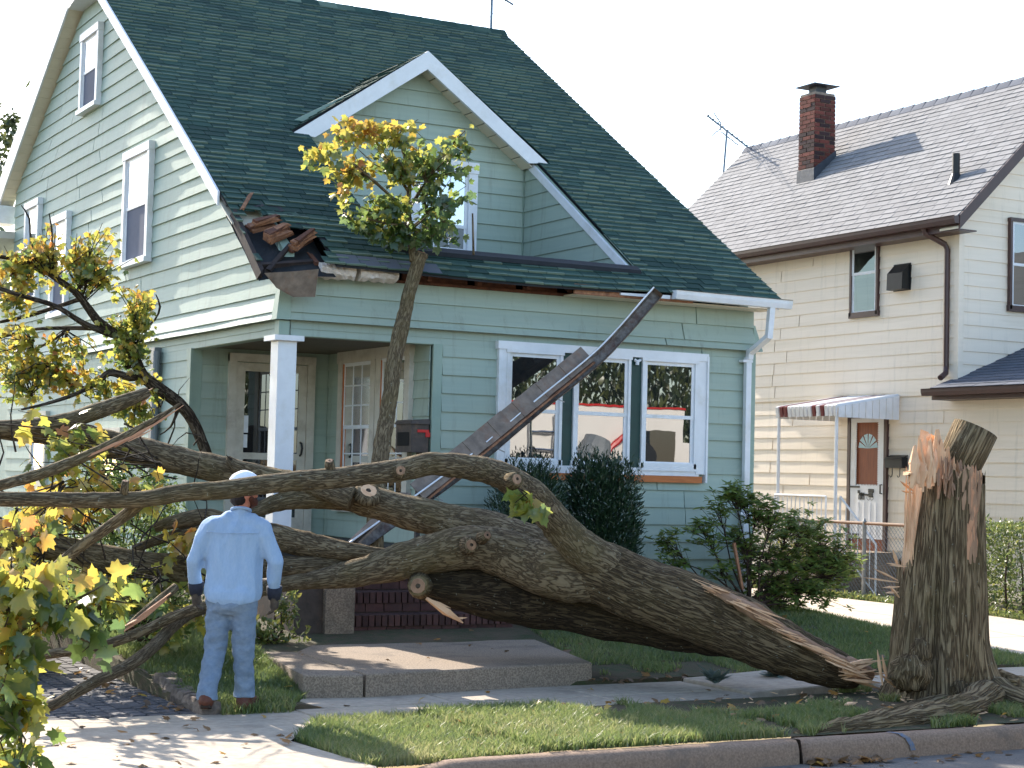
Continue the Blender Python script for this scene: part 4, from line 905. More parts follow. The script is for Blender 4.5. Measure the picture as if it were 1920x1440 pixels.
q = MB(); q.hexa([(cx0-.02, cy0-.02, NZ(cx0)-.05), (cx1+.02, cy0-.02, NZ(cx1)-.05), (cx1+.02, cy1+.02, NZ(cx1)-.05), (cx0-.02, cy1+.02, NZ(cx0)-.05), (cx0-.015, cy0-.015, NZ(cx0)+.22), (cx1+.015, cy0-.015, NZ(cx1)+.14), (cx1+.015, cy1+.015, NZ(cx1)+.14), (cx0-.015, cy1+.015, NZ(cx0)+.22)]); q.build('flashing', 'lead', chim)
q = MB(); q.tube([(12.39, 3.31, 6.4), (12.39, 3.31, 7.0)], .06, 12); q.tube([(12.39, 3.31, 6.5), (12.39, 3.31, 6.68)], [.13, .065], 12); q.build('vent_pipe', 'black_metal', nh)
# side door: brown frame, white storm door with scalloped opening, wooden door behind, carriage emblem
q = MB(); pb(q, nw, 4.33, 4.40, .74, 2.93, 0, .06); pb(q, nw, 5.23, 5.30, .74, 2.93, 0, .06); pb(q, nw, 4.33, 5.30, 2.88, 2.96, 0, .065); nd_ = q.build('door', 'brown_metal', nh)
q = MB(); pb(q, nw, 4.40, 5.23, .74, 2.88, 0, .026); q.build('wooden_door', 'interior_wood_door', nd_)
q = MB()
for i in range(6):
    a0, a1 = math.pi*i/6, math.pi*(i+1)/6
    if i % 2 == 0 or True: q.add([nw(4.815, 2.38, .028), nw(4.815+.24*math.cos(a0+.06), 2.38+.24*math.sin(a0+.06), .028), nw(4.815+.24*math.cos(a1-.06), 2.38+.24*math.sin(a1-.06), .028)], [(0, 1, 2)])
q.build('fan_light', 'blue_glass', nd_)
q = MB()
for u0, u1, z0, z1 in ((4.41, 4.535, .93, 2.87), (5.095, 5.22, .93, 2.87), (4.535, 5.095, 2.80, 2.87), (4.535, 5.095, .93, 1.78)): pb(q, nw, u0, u1, z0, z1, .03, .05)
for k in range(28):      # scalloped edge of the opening
    f = (k+.5)/28; z = 1.78+1.02*f
    for u, s_ in ((4.535, 1), (5.095, -1)):
        pts = [nw(u+s_*.028*math.sin(math.pi*j/6), z-.018+.036*j/6, .046) for j in range(7)]; q.add(pts, [tuple(range(7))])
for k in range(15):
    u = 4.535+.56*(k+.5)/15; q.add([nw(u-.018+.036*j/6, 1.78+.026*math.sin(math.pi*j/6), .046) for j in range(7)], [tuple(range(7))])
for k in range(4): pb(q, nw, 4.56+.145*k, 4.60+.145*k, .98, 1.52, .05, .056)
sdoor = q.build('storm_door', 'white_trim', nd_)
q = MB()
for (u, z, ru, rz) in ((4.70, 1.63, .05, .035), (4.93, 1.62, .012, .05)): pb(q, nw, u-ru, u+ru, z-rz, z+rz, .051, .06)
pb(q, nw, 4.63, 4.76, 1.67, 1.73, .051, .06); pb(q, nw, 4.76, 4.90, 1.62, 1.65, .051, .06); pb(q, nw, 4.86, 4.99, 1.62, 1.665, .051, .06); pb(q, nw, 4.97, 5.02, 1.655, 1.705, .051, .06)
for u in (4.87, 4.91, 4.95, 4.99): pb(q, nw, u-.007, u+.007, 1.555, 1.63, .051, .06)
for u in (4.68, 4.76):
    q.tube([nw(u+.04*math.cos(i*math.pi/5), 1.59+.04*math.sin(i*math.pi/5), .046) for i in range(11)], .006, 6, False)
q.build('carriage_emblem', 'black_metal', nd_)
for z in (1.76, .99):
    q = MB(); pb(q, nw, 4.98, 5.22, z-.015, z+.015, .05, .06); q.build('hinge', 'black_metal', nd_)
q = MB(); q.tube([nw(4.44, 1.80, .04), nw(4.44, 1.80, .085), nw(4.44, 1.66, .085), nw(4.44, 1.66, .04)], .012, 8); q.build('handle', 'black_metal', nd_)
# awning of ribbed slats, its posts
AX, AY0, AY1, AZ0, AZ1 = 10.75, 4.08, 5.64, 3.0, 3.21
q = MB(); q.hexa([(AX, AY0, AZ0-.03), (NX-.02, AY0, AZ1-.03), (NX-.02, AY1, AZ1-.03), (AX, AY1, AZ0-.03), (AX, AY0, AZ0), (NX-.02, AY0, AZ1), (NX-.02, AY1, AZ1), (AX, AY1, AZ0)]); aw = q.build('awning', 'white_trim', nh)
nsl = 15; dy = (AY1-AY0)/nsl
for k in range(nsl):
    mt = 'maroon' if k in (3, 5, 12, 14-1) else 'white_trim'; y = AY0+dy*k
    q = MB(); q.hexa([(AX-.02, y+.006, AZ0-.15), (AX-.003, y+.006, AZ0-.15), (AX-.003, y+dy*.72, AZ0-.15), (AX-.02, y+dy*.72, AZ0-.15), (AX-.045, y+.006, AZ0+.01), (AX-.0, y+.006, AZ0+.03), (AX-.0, y+dy*.72, AZ0+.03), (AX-.045, y+dy*.72, AZ0+.01)])
    q.hexa([(AX-.0, y+.006, AZ0), (NX-.03, y+.006, AZ1), (NX-.03, y+dy*.72, AZ1), (AX-.0, y+dy*.72, AZ0), (AX-.0, y+.02, AZ0+.03), (NX-.03, y+.02, AZ1+.03), (NX-.03, y+dy*.66, AZ1+.03), (AX-.0, y+dy*.66, AZ0+.03)]); q.build('slat', mt, aw)
for yy in (AY0-.012, AY1):
    for k in range(9):
        xa, xb = AX+(NX-AX-.03)*k/9+.008, AX+(NX-AX-.03)*(k+1)/9-.004; za, zb = AZ0+(AZ1-AZ0)*k/9, AZ0+(AZ1-AZ0)*(k+1)/9; zl_ = 2.83
        q = MB(); q.hexa([(xa, yy, zl_), (xb, yy, zl_), (xb, yy+.012, zl_), (xa, yy+.012, zl_), (xa, yy, za), (xb, yy, zb), (xb, yy+.012, zb), (xa, yy+.012, za)]); q.build('side_panel', 'white_trim', aw)
for y in (AY0+.05, AY1-.05):
    q = MB(); q.tube([(AX+.02, y, .2), (AX+.02, y, 2.87)], .028, 10); q.build('awning_post', 'white_trim', nh)
# stoop, steps and railings
q = MB(); q.box(10.68, 4.12, .05, 11.97, 5.72, .74); q.build('stoop', 'pebble_concrete', nh)
for k in range(3):
    q = MB(); q.box(10.95, 4.12-.28*(k+1), .05, 11.97, 4.115-.28*k, .74-.18*(k+1)); q.build('step', 'pebble_concrete', nh)
def railing(parent, a, b_, h, n, name='railing'):
    a, b_ = Vector(a), Vector(b_); up = Vector((0, 0, h)); q = MB(); q.tube([a+up, b_+up], .018, 8); ro = q.build(name, 'white_trim', parent); q = MB(); q.tube([a+up*.12, b_+up*.12], .012, 8); q.build('bottom_rail', 'white_trim', ro)
    for i in range(n+1):
        p = a.lerp(b_, i/n); q = MB()
        q.tube([p+up*(.0 if i in (0, n) else .12), p+up*.55, p+up], .008 if i not in (0, n) else .016, 6); 
        if i % 3 == 1 and i not in (0, n): q.tube([p+up*.5+Vector((0, .03*math.cos(t_), .03*math.sin(t_))) for t_ in [j*.7 for j in range(10)]], .005, 5, False)
        q.build('baluster', 'white_trim', ro)
railing(nh, (10.72, 4.3, .74), (10.72, 5.6, .74), .86, 12)
railing(nh, (10.80, 4.05, .74), (10.80, 3.2, .05), .86, 6)
# little mailbox beside the door
mbx = thing('wall_mailbox', 'small black wall mailbox with two hooks beside the white storm door', 'mailbox', (11.9, 4.1, 2.1))
q = MB(); pb(q, nw, 3.86, 4.26, 2.07, 2.24, .03, .15); q.build('box', 'black_metal', mbx)
q = MB(); q.hexa([nw(3.85, 2.20, .17), nw(4.27, 2.20, .17), nw(4.27, 2.26, .03), nw(3.85, 2.26, .03), nw(3.85, 2.215, .17), nw(4.27, 2.215, .17), nw(4.27, 2.275, .03), nw(3.85, 2.275, .03)]); q.build('lid', 'black_metal', mbx)
for u in (3.98, 4.16):
    q = MB(); q.tube([nw(u, 2.07, .08), nw(u, 1.98, .08), nw(u+.012, 1.935, .08), nw(u+.04, 1.925, .08), nw(u+.062, 1.95, .08)], .007, 6); q.build('hook', 'black_metal', mbx)

# ---------------------------------------------------------------- chain link fence
fe = thing('chain_link_fence', 'low grey chain link fence with rusty top rail in front of the stoop', 'fence', (9.95, 4, .15))
FX = 9.95; posts = [.9, 2.45, 4.0, 5.5, 7.0]
for y in posts:
    q = MB(); q.tube([(FX, y, .1), (FX, y, 1.27), (FX, y, 1.31)], [.03, .03, .012], 10); q.build('post', 'grey_metal', fe)
q = MB(); q.tube([(FX, .85, 1.245), (FX, 7.0, 1.235)], .024, 10); q.build('top_rail', 'rust_rail', fe)
q = MB(); sp = .075
for i in range(-16, int(6.1/sp)+1):
    for s_ in (1, -1):
        y0, z0, y1, z1 = .9+i*sp, .18, .9+i*sp+1.05, 1.25
        if s_ < 0: y0, y1 = y1, y0
        pa, pb_ = [y0, z0], [y1, z1]
        def cl(p, q_, y):
            t_ = (y-p[0])/(q_[0]-p[0]); return [y, p[1]+(q_[1]-p[1])*t_]
        lo_, hi_ = (pa, pb_) if pa[0] < pb_[0] else (pb_, pa)
        if hi_[0] <= .9 or lo_[0] >= 7: continue
        if lo_[0] < .9: lo_ = cl(lo_, hi_, .9)
        if hi_[0] > 7: hi_ = cl(lo_, hi_, 7)
        a = Vector((FX+.004*s_, lo_[0], lo_[1])); b_ = Vector((FX+.004*s_, hi_[0], hi_[1])); d = .0028
        q.add([a+Vector((0, -d, d)), a+Vector((0, d, -d)), b_+Vector((0, d, -d)), b_+Vector((0, -d, d)), a+Vector((-d*1.4, 0, 0)), b_+Vector((-d*1.4, 0, 0))], [(0, 1, 2, 3), (0, 4, 5, 3), (4, 1, 2, 5)])
tag(q.build('wire_mesh', 'fence_wire', fe), kind='stuff')

# ---------------------------------------------------------------- TV antennas
def antenna(name, label, base, top, A, B, els, L, ev, side=None):
    an = thing(name, label, 'antenna', base, 'rooftop antennas')
    q = MB(); q.tube([base, top], .022, 8); q.build('mast', 'antenna_metal', an)
    q = MB(); q.tube([A, B], .016, 6); bo = q.build('boom', 'antenna_metal', an)
    A, B = Vector(A), Vector(B); ev = Vector(ev).normalized()
    for k in range(els):
        f = (k+.3)/els; p = A.lerp(B, f); l = L*(1-.55*f); tl = Vector((0, 0, .02*math.sin(k*2)))
        q = MB(); q.tube([p-ev*l+tl, p, p+ev*l-tl], .004, 5); q.build('element', 'antenna_metal', an)
        q = MB(); q.box(p.x-.02, p.y-.02, p.z-.015, p.x+.02, p.y+.02, p.z+.03); q.build('insulator', 'antenna_metal', an)
    if side:
        for a, b_ in side: q = MB(); q.tube([a, b_], .011, 6); q.build('stay', 'antenna_metal', an)
    return an
AYn = 11.75
antenna('tv_antenna', 'grey television antenna on a thin mast above the light grey roof', tuple(onY(1355, 345, AYn)), tuple(onY(1363, 245, AYn)), onY(1325, 216, AYn), onY(1406, 279, AYn), 9, 1.0, (.96, .28, .0),
        [(onY(1338, 211, AYn), onY(1352, 232, AYn)), (onY(1352, 240, AYn), onY(1334, 255, AYn)), (onY(1352, 247, AYn), onY(1384, 272, AYn)), (onY(1351, 232, AYn), onY(1351, 244, AYn))])
antenna('tv_antenna', 'antenna mast on the right end of the green ridge, cut off by the picture top', (6.05, 6.98, 8.7), (6.05, 6.98, 9.75), (5.0, 6.7, 9.72), (6.55, 7.2, 9.35), 7, 1.1, (-.42, -.2, -.42))
# ---------------------------------------------------------------- limbs and foliage helpers
def W(pts): return [(onY(x, y, Y), r/ppm(onY(x, y, Y))) for x, y, r, Y in pts]
def limb(parent, pts, name='limb', mat='limb_bark', step=.06, n=16, jit=.10, seed=None, world=False):
    pts = pts if world else W(pts); P_, r_ = spline(pts, step); q = MB()
    q.tube(P_, r_, n, True, jit, seed if seed is not None else random.random()*90); return q.build(name, mat, parent, True)
def shard(q, a, b, w, t=None, up=Vector((0, 0, 1)), tip=.15):
    a, b = Vector(a), Vector(b); d = (b-a); L = d.length; d.normalize(); x = d.cross(up)
    if x.length < 1e-3: x = d.cross(Vector((1, 0, 0)))
    x.normalize(); y = x.cross(d); t = t or w*.5; p = []; m_ = a.lerp(b, .55)+x*(random.uniform(-.2, .2)*w)
    for c, k in ((a, .4), (m_, 1), (b, tip)):
        for sx, sy in ((-1, -1), (1, -.8), (.8, 1), (-.9, .9)): p.append(c+x*(sx*w/2*k)+y*(sy*t/2*k))
    f = [(3, 2, 1, 0), (8, 9, 10, 11)]; uv = [(i % 4*w*.5, (0, .55*L, L)[i//4]) for i in range(12)]
    for r_ in (0, 4):
        for j in range(4): f.append((r_+j, r_+(j+1) % 4, r_+4+(j+1) % 4, r_+4+j))
    q.add(p, f, uv)
def splinters(parent, items, mat, name='splinter'):
    for a, b, w_ in items:
        q = MB(); shard(q, a, b, w_); q.build(name, mat, parent)
def stub(parent, c, d, r, L, mat='limb_bark', face='old_split_wood', name='branch_stub'):
    c = Vector(c); d = Vector(d).normalized(); q = MB(); q.tube([c-d*.03, c+d*L*.6, c+d*L], [r*1.25, r*1.05, r*.95], 12, True, .1, random.random()*9); o = q.build(name, mat, parent, True)
    q = MB(); q.tube([c+d*(L-.002), c+d*(L+.003)], [r*.74, r*.66], 12, True, .2, 5); q.build('cut_face', face, o); q = MB(); q.tube([c+d*(L+.002), c+d*(L+.0045)], [r*.26, r*.20], 9, True, .3, 2); q.build('pith', 'dark_bark', o); return o
HALF = [(0, 0), (.14, -.08), (.40, -.10), (.33, .06), (.58, .22), (.50, .32), (.60, .50), (.37, .49), (.24, .54), (.21, .76), (.10, .79), (0, 1.0)]
OUT = np.array(HALF+[(-x, y) for x, y in HALF[-2:0:-1]])
MAPLE_V = np.vstack([[(0, .32)], OUT]); MAPLE_F = [(0, i+1, (i+1) % len(OUT)+1) for i in range(len(OUT))]
OVAL = np.array([(0, 0), (.16, .2), (.2, .5), (.12, .8), (0, 1), (-.12, .8), (-.2, .5), (-.16, .2)])
OVAL_V = np.vstack([[(0, .45)], OVAL]); OVAL_F = [(0, i+1, (i+1) % 8+1) for i in range(8)]
def leaf3(V2, size, fold, curl):
    x, y = V2[:, 0]*size, V2[:, 1]*size
    return np.stack([x*math.cos(fold), y, -np.abs(x)*math.sin(fold)-curl*(y-.2*size)**2/size], 1)
def frame(d, n):
    d = d.normalized(); x = d.cross(n)
    if x.length < 1e-3: x = d.cross(Vector((1, .1, 0)))
    x.normalize(); z = x.cross(d); return np.array([[x.x, d.x, z.x], [x.y, d.y, z.y], [x.z, d.z, z.z]])
def fast_mesh(name, V, F3, tone, mat):
    me = bpy.data.meshes.new(name); nf = len(F3); k = F3.shape[1]
    me.vertices.add(len(V)); me.vertices.foreach_set('co', np.ascontiguousarray(V, dtype=np.float32).ravel())
    me.loops.add(nf*k); me.loops.foreach_set('vertex_index', np.ascontiguousarray(F3, dtype=np.int32).ravel())
    me.polygons.add(nf); me.polygons.foreach_set('loop_start', np.arange(0, nf*k, k, dtype=np.int32))
    try: me.polygons.foreach_set('loop_total', np.full(nf, k, dtype=np.int32))
    except Exception: pass
    a = me.attributes.new('tone', 'FLOAT', 'FACE'); a.data.foreach_set('value', np.ascontiguousarray(tone, dtype=np.float32))
    me.update(calc_edges=True); me.validate(); me.materials.append(M[mat]); return me
class Leaves:
    def __init__(s, V2=MAPLE_V, F=MAPLE_F): s.items = []; s.V2 = V2; s.F = F
    def put(s, p, d, n, size, tone): s.items.append((Vector(p), Vector(d), Vector(n), size, tone))
    def build(s, parent, mat, n_ind=0, name='leaf', field='foliage', key=None):
        its = sorted(s.items, key=key or (lambda t: -t[3]*ppm(t[0]))); rl = rootloc(parent)
        if n_ind:
            var = []
            for k in range(24):
                v = leaf3(s.V2, 1, random.uniform(.05, .55), random.uniform(0, .5)); tn = k/23
                var.append((tn, fast_mesh(name, v, np.array(s.F), np.full(len(s.F), tn), mat)))
            for p, d, n, sz, tn in its[:n_ind]:
                m_ = min(random.sample(var, 7), key=lambda v: abs(v[0]-tn))[1]; A = frame(d, n)*sz
                mt = Matrix(((A[0][0], A[0][1], A[0][2], p.x), (A[1][0], A[1][1], A[1][2], p.y), (A[2][0], A[2][1], A[2][2], p.z), (0, 0, 0, 1)))
                inst(m_, name, parent, mtx=mt)
        rest = its[n_ind:]
        if not rest: return
        Vs, Fs, Ts = [], [], []; b = 0; F = np.array(s.F)
        for p, d, n, sz, tn in rest:
            v = leaf3(s.V2, sz, random.uniform(.05, .55), random.uniform(0, .5))@frame(d, n).T+np.array(p-rl)
            Vs.append(v); Fs.append(F+b); Ts.append(np.full(len(F), tn)); b += len(v)
        me = fast_mesh(field, np.vstack(Vs), np.vstack(Fs), np.concatenate(Ts), mat)
        o = bpy.data.objects.new(field, me); col.objects.link(o); o.parent = parent; tag(o, kind='stuff'); return o
def rv(s=1): return Vector((random.gauss(0, 1), random.gauss(0, 1), random.gauss(0, 1)))*s
def twig_cluster(L, tw, anchor, center, rx, rz, ry, n, size, tone, spread=.12, droop=.7, per=9):
    """twigs run from the anchor into an ellipsoid; leaves hang along their outer halves"""
    anchor = Vector(anchor); center = Vector(center); k = 0
    right = _r0
    while k < n:
        e = center+right*random.gauss(0, rx*.5)+Vector((0, 0, random.gauss(0, rz*.5)))+_f*random.gauss(0, ry*.5)
        mid = anchor.lerp(e, .5)+rv(.06)
        tw.tube([anchor+rv(.01), mid, e], [.008, .006, .003], 5, False)
        for j in range(per):
            t = .45+.6*random.random(); p = (anchor.lerp(mid, t*2) if t < .5 else mid.lerp(e, min(1, t*2-1)))+rv(.055)
            d = Vector((random.gauss(0, .7), random.gauss(0, .7), random.gauss(-droop, .5))); nn = Vector((random.gauss(0, .6), random.gauss(-.2, .6), random.gauss(.7, .5)))
            h = (p.z-center.z)/max(rz, .1)
            L.put(p, d, nn, size*random.uniform(.6, 1.15), min(max(tone+.10*h+random.gauss(0, spread), 0), 1)); k += 1

# ---------------------------------------------------------------- the fallen tree
ft = thing('fallen_tree', 'big fallen street tree lying across the front yard, trunk snapped at its stump', 'tree', (3.1, -5.7, .05))
trunk = limb(ft, [(925, 1050, 12, -3.55), (960, 1050, 30, -3.7), (1010, 1052, 48, -3.92), (1100, 1066, 58, -4.3), (1200, 1104, 62, -4.65), (1300, 1142, 61, -4.99), (1370, 1170, 60, -5.23), (1440, 1202, 54, -5.47), (1510, 1234, 44, -5.62), (1565, 1254, 36, -5.68), (1605, 1266, 26, -5.72)], 'trunk', 'trunk_bark', .045, 32, .09)
lU = limb(ft, [(1200, 1090, 26, -4.60), (1140, 1060, 38, -4.53), (1085, 1025, 36, -4.47), (1040, 976, 31, -4.47), (1002, 932, 29, -4.58), (961, 903, 27, -4.77), (919, 884, 25, -4.97), (857, 873, 23, -5.29), (807, 870, 22, -5.35), (748, 882, 22, -5.40), (690, 889, 20, -5.45), (619, 897, 20, -5.50), (565, 901, 19, -5.55), (482, 910, 18, -5.60), (417, 919, 18, -5.65), (347, 923, 17, -5.68), (267, 936, 16, -5.70), (174, 938, 15, -5.70), (87, 936, 14, -5.70), (0, 936, 14, -5.70), (-90, 938, 13, -5.70)], 'limb', 'limb_bark', .05, 20, .10)
limb(ft, [(1110, 1070, 36, -4.22), (1030, 1040, 46, -3.91), (982, 1020, 42, -3.73), (898, 991, 38, -3.45), (836, 977, 34, -3.30), (773, 962, 33, -3.15), (711, 945, 30, -3.05), (648, 932, 27, -2.95), (586, 932, 22, -2.90), (532, 939, 18, -2.85), (490, 953, 14, -2.80), (440, 968, 12, -2.75), (375, 990, 10, -2.70), (310, 1008, 9, -2.65), (250, 1030, 8, -2.55)], 'limb', 'limb_bark', .05, 18, .10)
limb(ft, [(1190, 1094, 40, -4.55), (1130, 1084, 50, -4.41), (1060, 1073, 54, -4.20), (1002, 1062, 50, -3.98), (940, 1037, 45, -3.80), (877, 1026, 40, -3.70), (815, 1037, 38, -3.60), (752, 1053, 34, -3.55), (690, 1070, 28, -3.50), (640, 1080, 24, -3.45), (607, 1085, 19, -3.45), (565, 1091, 15, -3.45), (523, 1097, 14, -3.45), (470, 1112, 13, -3.56), (425, 1130, 13, -3.79), (382, 1140, 12, -4.05), (352, 1152, 12, -4.26), (322, 1176, 12, -4.53), (285, 1215, 12, -4.87), (242, 1247, 12, -5.10), (177, 1279, 11, -5.30), (97, 1323, 10, -5.50), (60, 1330, 8, -5.60)], 'limb', 'limb_bark', .05, 18, .10)
limb(ft, [(365, 1142, 11, -4.6), (322, 1158, 10, -4.65), (242, 1194, 10, -4.75), (169, 1214, 10, -4.85), (68, 1230, 9, -5.0), (0, 1236, 8, -5.1)], 'branch', 'limb_bark', .05, 12)
limb(ft, [(700, 1062, 22, -3.20), (650, 1062, 21, -3.15), (607, 1062, 20, -3.10), (519, 1062, 19, -3.00), (430, 1066, 27, -2.90), (347, 1069, 29, -2.80), (260, 1060, 28, -2.75), (174, 1044, 27, -2.70), (87, 1024, 25, -2.65), (0, 1009, 22, -2.60), (-80, 998, 20, -2.60)], 'limb', 'limb_bark', .05, 18)
limb(ft, [(760, 1042, 9, -3.40), (690, 1036, 13, -3.30), (627, 1030, 20, -3.15), (565, 1019, 25, -3.00), (511, 1006, 25, -2.90), (450, 990, 22, -2.80), (382, 970, 16, -2.70), (323, 980, 13, -2.70), (290, 990, 8, -2.65)], 'limb', 'limb_bark', .05, 16)
limb(ft, [(660, 935, 22, -3.20), (600, 915, 20, -3.00), (520, 898, 20, -2.70), (480, 893, 22, -2.60), (420, 882, 26, -2.45), (330, 862, 27, -2.30), (240, 840, 26, -2.15), (150, 818, 25, -2.05), (107, 806, 20, -2.00)], 'limb', 'limb_bark', .05, 18)
limb(ft, [(150, 822, 20, -2.15), (60, 812, 19, -2.10), (0, 806, 18, -2.10), (-90, 800, 18, -2.10)], 'limb', 'limb_bark', .06, 14)
br = limb(ft, [(278, 734, 9, -2.30), (250, 746, 13, -2.30), (190, 768, 16, -2.30), (130, 788, 16, -2.30), (70, 798, 15, -2.30), (0, 803, 15, -2.30), (-80, 806, 15, -2.30)], 'branch', 'limb_bark', .05, 14)
splinters(ft, [(onY(265, 742+6*k, -2.3+.02*k), onY(287-9*k % 14, 727+7*k, -2.3), .03) for k in range(4)], 'red_split_wood')
limb(ft, [(-60, 928, 10, -4.6), (0, 910, 10, -4.6), (59, 894, 11, -4.6), (115, 874, 11, -4.6), (174, 849, 9, -4.6), (243, 813, 7, -4.6), (295, 784, 5, -4.6), (338, 757, 2, -4.6)], 'branch', 'limb_bark', .05, 12)
splinters(ft, [(onY(150, 862, -4.62), onY(260, 812, -4.62), .05), (onY(215, 838, -4.62), onY(300, 789, -4.62), .05), (onY(250, 822, -4.62), onY(344, 760, -4.62), .035), (onY(240, 828, -4.63), onY(285, 806, -4.63), .03)], 'red_split_wood')
limb(ft, [(268, 936, 14, -5.62), (240, 962, 12, -5.55), (208, 985, 11, -5.5), (153, 1023, 11, -5.4), (115, 1054, 10, -5.35), (76, 1088, 8, -5.3)], 'branch', 'limb_bark', .05, 12)
dk = limb(ft, [(786, 1098, 25, -3.54), (840, 1103, 36, -3.59), (920, 1112, 48, -3.64), (1000, 1122, 54, -3.74), (1100, 1135, 56, -4.00), (1200, 1155, 54, -4.31), (1300, 1180, 46, -4.67), (1400, 1200, 34, -5.07)], 'limb', 'shaded_old_bark', .05, 22)
splinters(ft, [(onY(800, 1122, -3.85), onY(868, 1168, -3.9), .12), (onY(812, 1128, -3.87), onY(862, 1160, -3.92), .07), (onY(850, 1160, -3.9), onY(876, 1158, -3.9), .04), (onY(800, 1122, -3.8), onY(845, 1140, -3.86), .05)], 'split_wood')
# broken twigs and the torn branch lying beside the driveway
limb(ft, [(330, 1100, 8, -4.9), (300, 1125, 9, -4.95), (268, 1150, 8, -5.0), (235, 1178, 4, -5.05)], 'branch', 'limb_bark', .05, 10)
splinters(ft, [(onY(312, 1122, -4.98), onY(232, 1184, -5.08), .06), (onY(320, 1112, -4.98), onY(240, 1172, -5.06), .035), (onY(280, 1150, -5.0), onY(229, 1176, -5.1), .03)], 'red_split_wood')
limb(ft, [(428, 858, 5, -2.6), (440, 872, 12, -2.65), (480, 886, 16, -2.7), (540, 900, 15, -2.8), (600, 912, 10, -2.9)], 'branch', 'limb_bark', .05, 12)
splinters(ft, [(onY(445, 872, -2.66), onY(424, 853, -2.64), .05), (onY(455, 876, -2.68), onY(436, 860, -2.64), .05)], 'dark_bark')
for x, y, Y, r_, dv in ((748, 884, -5.48, 13, (-.2, -1, .15)), (963, 901, -5.42, 14, (.1, -1, .25)), (880, 1022, -3.93, 15, (-.1, -1, .1)), (786, 1098, -3.74, 20, (-.7, -.9, .0)), (619, 884, -5.5, 9, (-.3, -.5, 1)), (232, 925, -5.72, 7, (0, -.4, 1)), (905, 1008, -4.02, 10, (0, -1, .3))):
    c = onY(x, y, Y); stub(ft, c, dv, r_/ppm(c), .05 if r_ > 10 else .09)
c = onY(690, 925, -3.22); stub(ft, c, (-.1, -.75, .8), 23/ppm(c), .035, 'limb_bark', 'split_wood')
# the snapped end: pale splinters along the upper edge and a fan at the tip
sp_ = []
edge = [(1335, 1096), (1385, 1118), (1425, 1140), (1470, 1172), (1520, 1203), (1560, 1228), (1600, 1248)]
for i in range(100):
    f = random.random()*5.8; k = int(f); t = f-k; x = edge[k][0]*(1-t)+edge[k+1][0]*t; y = edge[k][1]*(1-t)+edge[k+1][1]*t+random.uniform(4, 22)
    Y = (-5.18, -5.36, -5.50, -5.62, -5.70, -5.74)[min(k, 5)]-random.uniform(.08, .20); l = random.uniform(30, 80); sp_.append((onY(x-l*.5, y-l*.26, Y+.04), onY(x+l*.55, y+l*.24+random.uniform(-10, 3), Y-.03), random.uniform(.012, .04)))
for i in range(22):
    a = random.uniform(-.12, .62); l = random.uniform(38, 72); x, y, Y = 1588+random.uniform(-18, 8), 1260+random.uniform(-16, 14), -5.78-.14*random.random()
    sp_.append((onY(x, y, Y), onY(x+l*math.cos(a-.25), y+l*math.sin(a-.25)*.8, Y-.03), random.uniform(.03, .07)))
splinters(ft, sp_, 'split_wood')
q = MB(); P_, r_ = spline(W([(1330, 1104, 8, -5.22), (1400, 1140, 12, -5.50), (1470, 1186, 13, -5.66), (1540, 1226, 14, -5.76), (1600, 1256, 22, -5.80), (1632, 1266, 13, -5.82)]), .05); q.tube(P_, r_, 12, True, .3, 3); q.build('torn_wood', 'old_split_wood', ft, False)
sl = []
for i in range(7):
    f = i/6; x = 1335+80*f; y = 1100+34*f; sl.append((onY(x, y, -5.28-.22*f), onY(x+random.uniform(18, 34), y+random.uniform(8, 20), -5.36-.22*f), .05))
splinters(ft, sl, 'old_split_wood', 'bark_flake')
# a few leaves left on the limbs
L = Leaves(); tw = MB()
twig_cluster(L, tw, onY(968, 918, -5.4), onY(972, 948, -5.45), .10, .12, .08, 14, .15, .45)
twig_cluster(L, tw, onY(120, 905, -4.2), onY(60, 985, -4.0), .35, .2, .3, 50, .13, .6)
twig_cluster(L, tw, onY(300, 1085, -3.3), onY(260, 1110, -3.3), .5, .22, .5, 130, .12, .5)
twig_cluster(L, tw, onY(400, 1010, -3.0), onY(330, 1020, -3.0), .35, .12, .3, 60, .12, .66)
twig_cluster(L, tw, onY(300, 870, -2.6), onY(60, 845, -2.6), .3, .28, .3, 70, .14, .5)
twig_cluster(L, tw, onY(170, 1000, -2.6), onY(70, 960, -2.6), .45, .2, .3, 90, .13, .62)
for i in range(70):     # bare tangled twigs
    x, y, Y = random.uniform(-10, 430), random.uniform(790, 1120), random.uniform(-4.4, -2.2); p = onY(x, y, Y); d = Vector((random.gauss(-.3, .6), random.gauss(0, .5), random.gauss(.25, .5))); pts = [p]
    for k in range(4): d = (d+rv(.35)); pts.append(pts[-1]+d.normalized()*random.uniform(.07, .22))
    tw.tube(pts, [.009, .007, .006, .004, .002], 5, False)
for cx_, cy_, rx, rz, n, tn in ((60, 1130, .3, .3, 90, .5), (150, 1110, .35, .2, 90, .56), (330, 1160, .3, .2, 60, .5), (120, 930, .4, .2, 80, .66), (40, 1060, .3, .2, 70, .6), (230, 940, .4, .18, 90, .62)): twig_cluster(L, tw, onY(cx_+40, cy_-20, -2.9), onY(cx_, cy_, -2.8), rx, rz, .4, n, .11, tn)
tag(tw.build('twigs', 'dark_bark', ft), kind='stuff'); L.build(ft, 'maple_leaf', 200)

